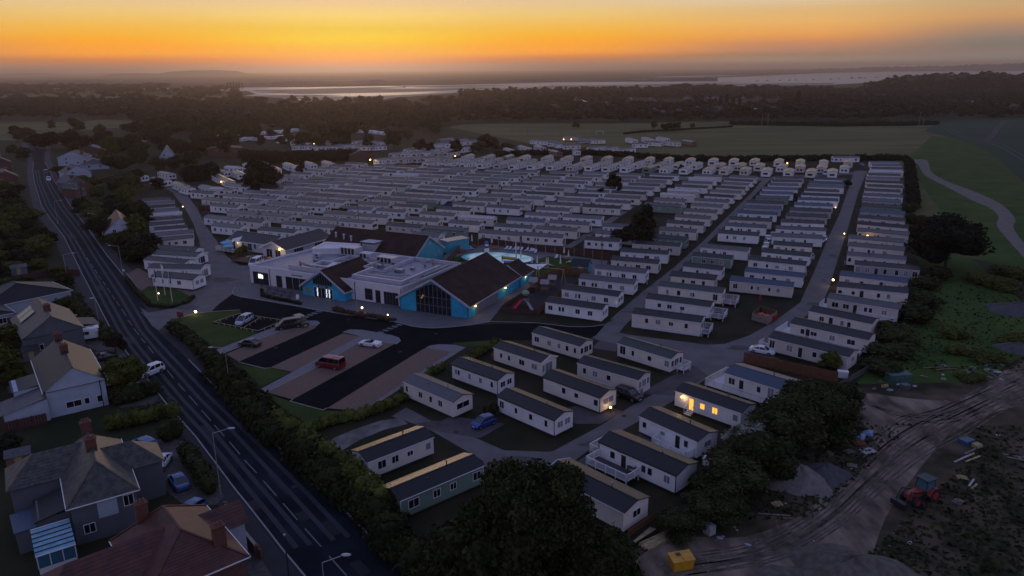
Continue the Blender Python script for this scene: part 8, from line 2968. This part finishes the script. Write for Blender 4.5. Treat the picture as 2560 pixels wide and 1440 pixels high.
# loose boards
for i, (x, y, L_, rz, m) in enumerate(((2420, 1140, 2.8, .5, M_TIMBER), (2410, 1146, 2.8, .52, M_METAL), (2432, 1150, 3.0, .48, M_TIMBER), (2400, 1150, 2.4, .5, M_METAL), (2425, 1130, 2.6, .55, PG), (2428, 1210, 2.2, .8, M_METAL), (2436, 1216, 1.6, .7, M_TIMBER), (2340, 920, 4.5, .1, M_RED if False else M_WOOD), (2365, 925, 3.5, .12, M_WOOD), (2535, 1140, 2.5, -.4, PG), (2545, 1150, 2.4, -.5, PG), (1935, 1290, 3.5, -.15, PG), (1950, 1295, 3.0, -.1, M_WOOD), (2480, 912, 2.0, .0, M_METAL), (2520, 935, 1.8, .4, PG))):
    b = MB()
    b.box(-L_ / 2, L_ / 2, -.12, .12, 0, .06)
    o = b.build('loose_board', m)
    o.location = P(x, y) + Vector((0, 0, .02 + .07 * (i % 3)))
    o.rotation_euler = (0, 0, rz)
    tag(o, 'loose board lying in the yard scrub', 'board', 'loose boards in the yard')
# rubbish bags, sheets, rubble
def lump(px, r, m, label, cat, name, group=None, el=1.0, hz_=.5):
    b = MB()
    b.ball((0, 0, 0), r * el, r, r * hz_, 9, 6)
    b.v = [(x * random.uniform(.8, 1.2), y * random.uniform(.8, 1.2), z * random.uniform(.7, 1.2)) for x, y, z in b.v]
    o = b.build(name, m, None, False)
    o.location = P(*px) + Vector((0, 0, r * hz_ * .6))
    o.rotation_euler = (0, 0, random.uniform(0, 3))
    return tag(o, label, cat, group)


MBAG = mat('bag_blue_white', (.12, .20, .33), .4, .3, 3)
MSHEET = mat('sheet_white', (.30, .32, .35), .5, .1, 3)
for i, (x, y, r, el) in enumerate(((2150, 1095, .7, 1.6), (2168, 1085, .6, 1.8), (2140, 1088, .4, 1.3), (2175, 1090, .4, 1.2))):
    lump((x, y), r, MBAG, f'crumpled blue plastic bag in the heap by the yard bushes, {ORD[i]} of four', 'plastic bag', 'plastic_bag', 'blue plastic bags by the bushes', el)
lump((2145, 1108), .8, mat('rust_heap', (.14, .04, .015), .9), 'rust red scrap under the blue plastic bags', 'scrap', 'scrap_heap', None, 1.6, .3)
for i in range(34):
    x, y = fr_.choice(((fr_.uniform(2300, 2440), fr_.uniform(915, 962)), (fr_.uniform(2400, 2530), fr_.uniform(905, 955)), (fr_.uniform(2170, 2290), fr_.uniform(955, 985))))
    lump((x, y), fr_.uniform(.12, .42), fr_.choice((MSHEET, PG, PG, M_WOOD, MBAG, M_METAL, MG2)), 'piece of pale rubbish dumped at the edge of the grass bank', 'rubbish', 'rubbish_piece', 'rubbish at the edge of the grass bank', fr_.uniform(1, 2.2), .4)
for i, (x, y) in enumerate(((2128, 1172), (2138, 1178), (1964, 1258), (1826, 1258), (1842, 1325), (1836, 1318), (2008, 1222), (2495, 1088), (2550, 1145), (1920, 1280), (2075, 1252), (2034, 1352), (2276, 1358), (1870, 1362), (1800, 1345), (1808, 1341))):
    lump((x, y), fr_.uniform(.10, .26), MSHEET, 'scrap of white sheeting lying in the yard', 'rubbish', 'white_scrap', 'white scraps lying in the yard', 1.6, .25)
for i in range(60):
    x, y = fr_.uniform(1620, 2250), fr_.uniform(1300, 1440)
    lump((x, y), fr_.uniform(.07, .16), MG, 'small stone lying on the dirt yard', 'stone', 'stone', 'small stones on the dirt yard', 1.2, .6)
t = crate((2245, 950), 3.6, 1.8, 1.2, .1, mat('skip_green', (.04, .10, .09), .6, .2, 2), 'green_skip', 'dull green open skip behind the upright pallet', 'skip', False)
t = crate((2262, 972), 1.2, 1.0, .8, .3, mat('bluegrey_box', (.06, .08, .10), .6), 'grey_box', 'small blue grey box in front of the green skip', 'box', False)
crate((2415, 1108), 1.6, 1.2, .6, .4, mat('tarpaulin_blue', (.03, .09, .16), .5, .3, 3), 'covered_stack', 'blue covered stack beside the boards in the scrub', 'stack', False)
crate((2442, 1118), 1.0, .8, .5, .3, M_TIMBER, 'timber_box', 'pale timber box beside the blue covered stack', 'box', False)
crate((2170, 1128), 1.9, 1.3, .08, .3, M_METAL, 'metal_sheet', 'flat pale sheet lying on the track edge', 'sheet', False)
# signs
for (x, y, w_, h_, z, m, lb) in ((452, 800, 1.5, 1.1, .6, mat('sign_red_brown', (.20, .045, .02), .6), 'red brown entrance sign on posts beside the give way lines'), (451, 832, .8, .6, .4, mat('sign_yellow', (.50, .42, .03), .5), 'small yellow sign in the roadside hedge'), (570, 962, .6, .5, 1.6, M_FRAME, 'white notice on the hedge lamp post'), (311, 690, .6, .5, 1.2, M_FRAME, 'white notice on the lamp post by the show caravans')):
    t = thing('sign', lb, 'sign', P(x, y), D(-20))
    b = MB()
    b.box(-w_ / 2, w_ / 2, -.04, .04, z, z + h_)
    b.build('sign_board', m, t)
    for sx in (-w_ / 2 + .05, w_ / 2 - .05):
        b = MB()
        b.box(sx - .04, sx + .04, .045, .12, 0, z + h_)
        b.build('post', M_WOOD, t)
t = thing('pavement_board', 'small white advertising board on the plaza beside the terrace', 'sign', P(745, 748), D(-20))
b = MB()
b.add([(-.35, -.25, 0), (.35, -.25, 0), (.35, 0, 1.1), (-.35, 0, 1.1), (-.35, .25, 0), (.35, .25, 0)], [(0, 1, 2, 3), (3, 2, 5, 4)])
b.build('panel', M_FRAME, t)
# seating terrace in front of the clubhouse
t0 = P(650, 733)
for i, (x, y) in enumerate(((672, 726), (690, 731), (708, 735), (726, 739), (680, 738), (700, 742), (720, 746), (664, 736))):
    t = thing('outdoor_table', f'dark outdoor table on the clubhouse terrace, {ORD[i]} of eight', 'table', P(x, y), D(-25), 'dark tables on the clubhouse terrace')
    b = MB()
    b.box(-.5, .5, -.4, .4, .7, .75)
    b.build('table_top', M_BLACK, t)
    for s in (-1, 1):
        b = MB()
        b.box(-.5, .5, s * .75 - .15, s * .75 + .15, .42, .46)
        b.build('bench', M_WOOD, t)
        b = MB()
        b.bar((0, s * .75, 0), (0, s * .2, .7), .08)
        b.build('leg', M_BLACK, t)
hedge([(658, 742), (690, 750), (722, 756), (752, 762)], .9, .8, 'dark planter hedge edging the clubhouse terrace', L_DARK, 80, .13, .3)
hedge([(654, 728), (658, 742)], .8, .8, 'dark planter hedge at the left end of the terrace', L_DARK, 80, .13, .3)
for i, (x, y) in enumerate(((599, 715), (603, 712), (607, 711), (611, 709), (615, 708), (619, 707))):
    t = thing('bollard', f'thin grey bollard at the plaza corner, {ORD[i]} from the left', 'bollard', P(x, y), 0, 'bollards at the plaza corner')
    b = MB()
    b.tube((0, 0, 0), (0, 0, 1.0), .05, n=8)
    b.build('post', M_METAL, t)
for i, (x, y) in enumerate(((893, 781), (952, 795))):
    t = thing('sapling', f'thin bare sapling in the planted bed, {("left", "right")[i]} one', 'sapling', P(x, y), 0)
    b = MB()
    b.tube((0, 0, 0), (0, 0, 2.6), .04, .02, 6)
    b.build('trunk', M_TIMBER, t)
    b = MB()
    b.bar((0, 0, 1.8), (.3, .1, 2.6), .02)
    b.bar((0, 0, 1.5), (-.25, .1, 2.2), .02)
    b.build('twig', M_TIMBER, t)


# ---- people: one continuous body each
def person(p, rz, label, shirt, skin=(.30, .19, .14), z=0.0, arms='down'):
    t = thing('person', label, 'person', (p.x, p.y, z), rz)
    J = {'pelvis': ((0, 0, .95), .15), 'waist': ((0, 0, 1.1), .13), 'chest': ((0, -.01, 1.32), .17), 'neck': ((0, 0, 1.50), .06), 'head': ((0, -.02, 1.66), .10), 'top': ((0, -.01, 1.75), .075)}
    for s, n in ((-1, 'l'), (1, 'r')):
        J['sh' + n] = ((s * .19, 0, 1.42), .07)
        J['el' + n] = ((s * .25, .03, 1.14), .045)
        J['wr' + n] = ((s * .24, -.06, .90), .032)
        J['hd' + n] = ((s * .235, -.09, .80), .04)
        J['hip' + n] = ((s * .10, 0, .88), .11)
        J['kn' + n] = ((s * .12, -.03, .49), .065)
        J['an' + n] = ((s * .12, .02, .09), .042)
        J['to' + n] = ((s * .13, -.17, .04), .035)
    names = list(J)
    E_ = [('pelvis', 'waist'), ('waist', 'chest'), ('chest', 'neck'), ('neck', 'head'), ('head', 'top')]
    for n in 'lr':
        E_ += [('chest', 'sh' + n), ('sh' + n, 'el' + n), ('el' + n, 'wr' + n), ('wr' + n, 'hd' + n), ('pelvis', 'hip' + n), ('hip' + n, 'kn' + n), ('kn' + n, 'an' + n), ('an' + n, 'to' + n)]
    me = bpy.data.meshes.new('body')
    me.from_pydata([J[n][0] for n in names], [(names.index(a_), names.index(b_)) for a_, b_ in E_], [])
    o = link('body', me, t)
    sk = o.modifiers.new('skin', 'SKIN')
    for i, n in enumerate(names):
        me.skin_vertices[0].data[i].radius = (J[n][1], J[n][1])
    me.skin_vertices[0].data[0].use_root = True
    o.modifiers.new('sub', 'SUBSURF').render_levels = 1
    me.materials.append(shirt)
    b = MB()
    b.ball((0, .015, 1.70), .108, .115, .105, 10, 6)
    b.build('hair', M_BLACK, t, True)
    return t


person(P(654, 716), 0, 'person in dark clothes standing outside the lit shop window', mat('cloth_dark', (.02, .022, .03), .9))
person(P(1256, 655), .5, 'person standing in the paddling pool near the dark roof', mat('cloth_grey', (.10, .10, .12), .9), z=0)
# boats on the estuary
bm = MB()
bm.add([(-5, 0, .4), (-4, -1.6, 0), (4, -1.4, 0), (6.5, 0, .2), (4, 1.4, 0), (-4, 1.6, 0), (-5, 0, 1.8), (-4, -1.8, 1.6), (4, -1.6, 1.7), (7, 0, 2.0), (4, 1.6, 1.7), (-4, 1.8, 1.6)], [(i, (i + 1) % 6, 6 + (i + 1) % 6, 6 + i) for i in range(6)] + [(6, 7, 8, 9, 10, 11)])
bm.box(-2, 2, -1, 1, 1.6, 3.0)
bm.tube((0, 0, 1.6), (0, 0, 12), .16, n=5)
bme = bm.mesh('moored_boat', mat('boat_hull', (.05, .05, .07), .5))
for i, (x, y) in enumerate(((1892, 203.5), (1917, 202.5), (1949, 202), (1973, 201.5), (1989, 201), (2033, 199.5), (2076, 199), (2097, 198), (2129, 196.5), (2149, 196), (2162, 196.5), (2190, 195), (2221, 194), (1010, 219), (875, 248))):
    o = link('moored_boat', bme)
    o.location = P(x, y) + Vector((0, 0, .5))
    s = 1.3 if i in (8, 9) else .9
    o.scale = (s, s, s)
    o.rotation_euler = (0, 0, fr_.uniform(-.4, .4))
    tag(o, f'tiny dark boat moored on the estuary, {ORD[i]} from the left' if i < 13 else 'tiny dark boat on the near channel', 'boat', 'boats moored on the estuary')
k = 0
for i, s in enumerate(SPECS[4:84:2]):
    e_ = -1 if i % 3 else 1
    q = s['c'] + Vector((math.cos(s['ang']), math.sin(s['ang']), 0)) * e_ * (quant(min(13.5, max(7.5, s['L']))) / 2 + .35) - Vector((-math.sin(s['ang']), math.cos(s['ang']), 0)) * 1.1
    t = thing('gas_bottle', f'grey gas bottle at a caravan end, {["", "twenty-"][i // 20]}{ORD[i % 20]} listed outwards from the camera' if i < 40 else '', 'gas bottle', q, 0, 'grey gas bottles at the caravan ends')
    b = MB()
    b.tube((0, 0, 0), (0, 0, 1.1), .19, .19, 8)
    b.tube((0, 0, 1.1), (0, 0, 1.25), .19, .07, 8)
    b.build('cylinder', M_METAL, t)
for i, (x, y, rz, w_) in enumerate(((30, 1010, 35, 3), (20, 1180, 30, 2.6), (60, 905, 30, 2.4), (15, 820, 30, 3.4), (90, 640, 40, 3), (30, 690, 40, 3.4), (180, 1290, 35, 2.2), (140, 870, 35, 2.4))):
    t = thing('garden_shed', f'small dark garden shed behind the roadside houses, {ORD[i]} listed', 'shed', P(x, y), D(rz), 'sheds behind the roadside houses')
    b = MB()
    b.box(0, w_, 0, 2.2, 0, 1.9)
    b.build('wall', (M_FB, M_WOOD, M_HOUSE[1])[i % 3], t)
    b = MB()
    b.add([(-.15, -.15, 1.85), (w_ + .15, -.15, 1.85), (w_ + .15, 1.1, 2.5), (-.15, 1.1, 2.5), (-.15, 2.35, 1.85), (w_ + .15, 2.35, 1.85)], [(0, 1, 2, 3), (3, 2, 5, 4), (0, 3, 4), (1, 5, 2)])
    b.build('roof', M_TILE[i % 2 * 3], t)
    b = MB()
    b.box(w_ * .35, w_ * .35 + .8, -.04, -.01, .05, 1.7)
    b.build('door', M_TIMBER, t)
for i, pts in enumerate(([(0, 905), (110, 880)], [(10, 1085), (120, 1060)], [(0, 850), (60, 838)], [(0, 720), (120, 690), (200, 690)], [(0, 655), (130, 625)], [(205, 1000), (300, 985)])):
    board_fence(pts, 1.7, f'dark garden fence between plots left of the road, {ORD[i]} listed', M_FB, 2.0, .3)
# red brown sheds between caravan rows
for i, (x, y) in enumerate(((514, 525), (1370 - 100, 531), (1235, 530), (716, 515), (1100, 530))):
    crate((x, y), 3.5, 2.2, 1.8, -.3, M_FB, 'bin_enclosure', f'dark red boarded bin enclosure among the caravans, {ORD[i]} of five', 'bin enclosure', False)

# ------------------------------------------------------------------ text to meshes
for o in [o for o in SC.objects if o.type == 'FONT']:
    dg = bpy.context.evaluated_depsgraph_get()
    me = bpy.data.meshes.new_from_object(o.evaluated_get(dg))
    n_ = link('lettering', me, o.parent)
    n_.matrix_basis = o.matrix_basis.copy()
    bpy.data.objects.remove(o, do_unlink=True)
for o in [o for o in SC.objects if o.type == 'MESH' and o.modifiers]:
    dg = bpy.context.evaluated_depsgraph_get()
    me = bpy.data.meshes.new_from_object(o.evaluated_get(dg))
    o.modifiers.clear()
    o.data = me

# ================================================================== HAZE
b = MB()
b.box(-40000, 40000, -2000, 40000, -2, 125)
hz = b.build('haze', None)
hz.data.materials.clear()
hm = bpy.data.materials.new('haze_air')
hm.use_nodes = True
hm.node_tree.nodes.clear()
ho = hm.node_tree.nodes.new('ShaderNodeOutputMaterial')
hv = hm.node_tree.nodes.new('ShaderNodeVolumePrincipled')
hv.inputs['Color'].default_value = (1, .85, .78, 1)
hv.inputs['Density'].default_value = 1.4e-4
hv.inputs['Anisotropy'].default_value = .85
hm.node_tree.links.new(hv.outputs[0], ho.inputs['Volume'])
hz.data.materials.append(hm)
tag(hz, kind='stuff')

# trees and bushes of one kind are told apart by their order along the road
UNI = ['', 'first', 'second', 'third', 'fourth', 'fifth', 'sixth', 'seventh', 'eighth', 'ninth']
TENS = {2: 'twent', 3: 'thirt', 4: 'fort', 5: 'fift'}


def ordw(n):
    return ORD[n - 1] if n <= 19 else TENS[n // 10] + 'ieth' if n % 10 == 0 else TENS[n // 10] + 'y-' + UNI[n % 10]


for g_, txt in (('trees in the gardens along the road', 'dark tree right of the main road, {} nearest the camera'), ('trees in the gardens left of the road', 'dark tree left of the main road, {} nearest the camera'), ('bushes in the dark gardens left of the main road', 'garden bush left of the main road, {} nearest the camera'),
                ('garden bushes on the right side of the main road', 'garden bush right of the main road, {} nearest the camera'), ('trees between the touring caravans', 'tree among the white touring caravans, {} nearest the camera'), ('trees at the left between road and woods', 'dark tree between the main road and the left woods, {} nearest the camera'), ('scrub on the grass bank', 'yellow green scrub bush on the right bank, {} nearest the camera')):
    L = sorted((o for o in SC.objects if o.get('group') == g_), key=lambda o: o.location.length)
    for i, o in enumerate(L):
        o['label'] = txt.format(ordw(i + 1))
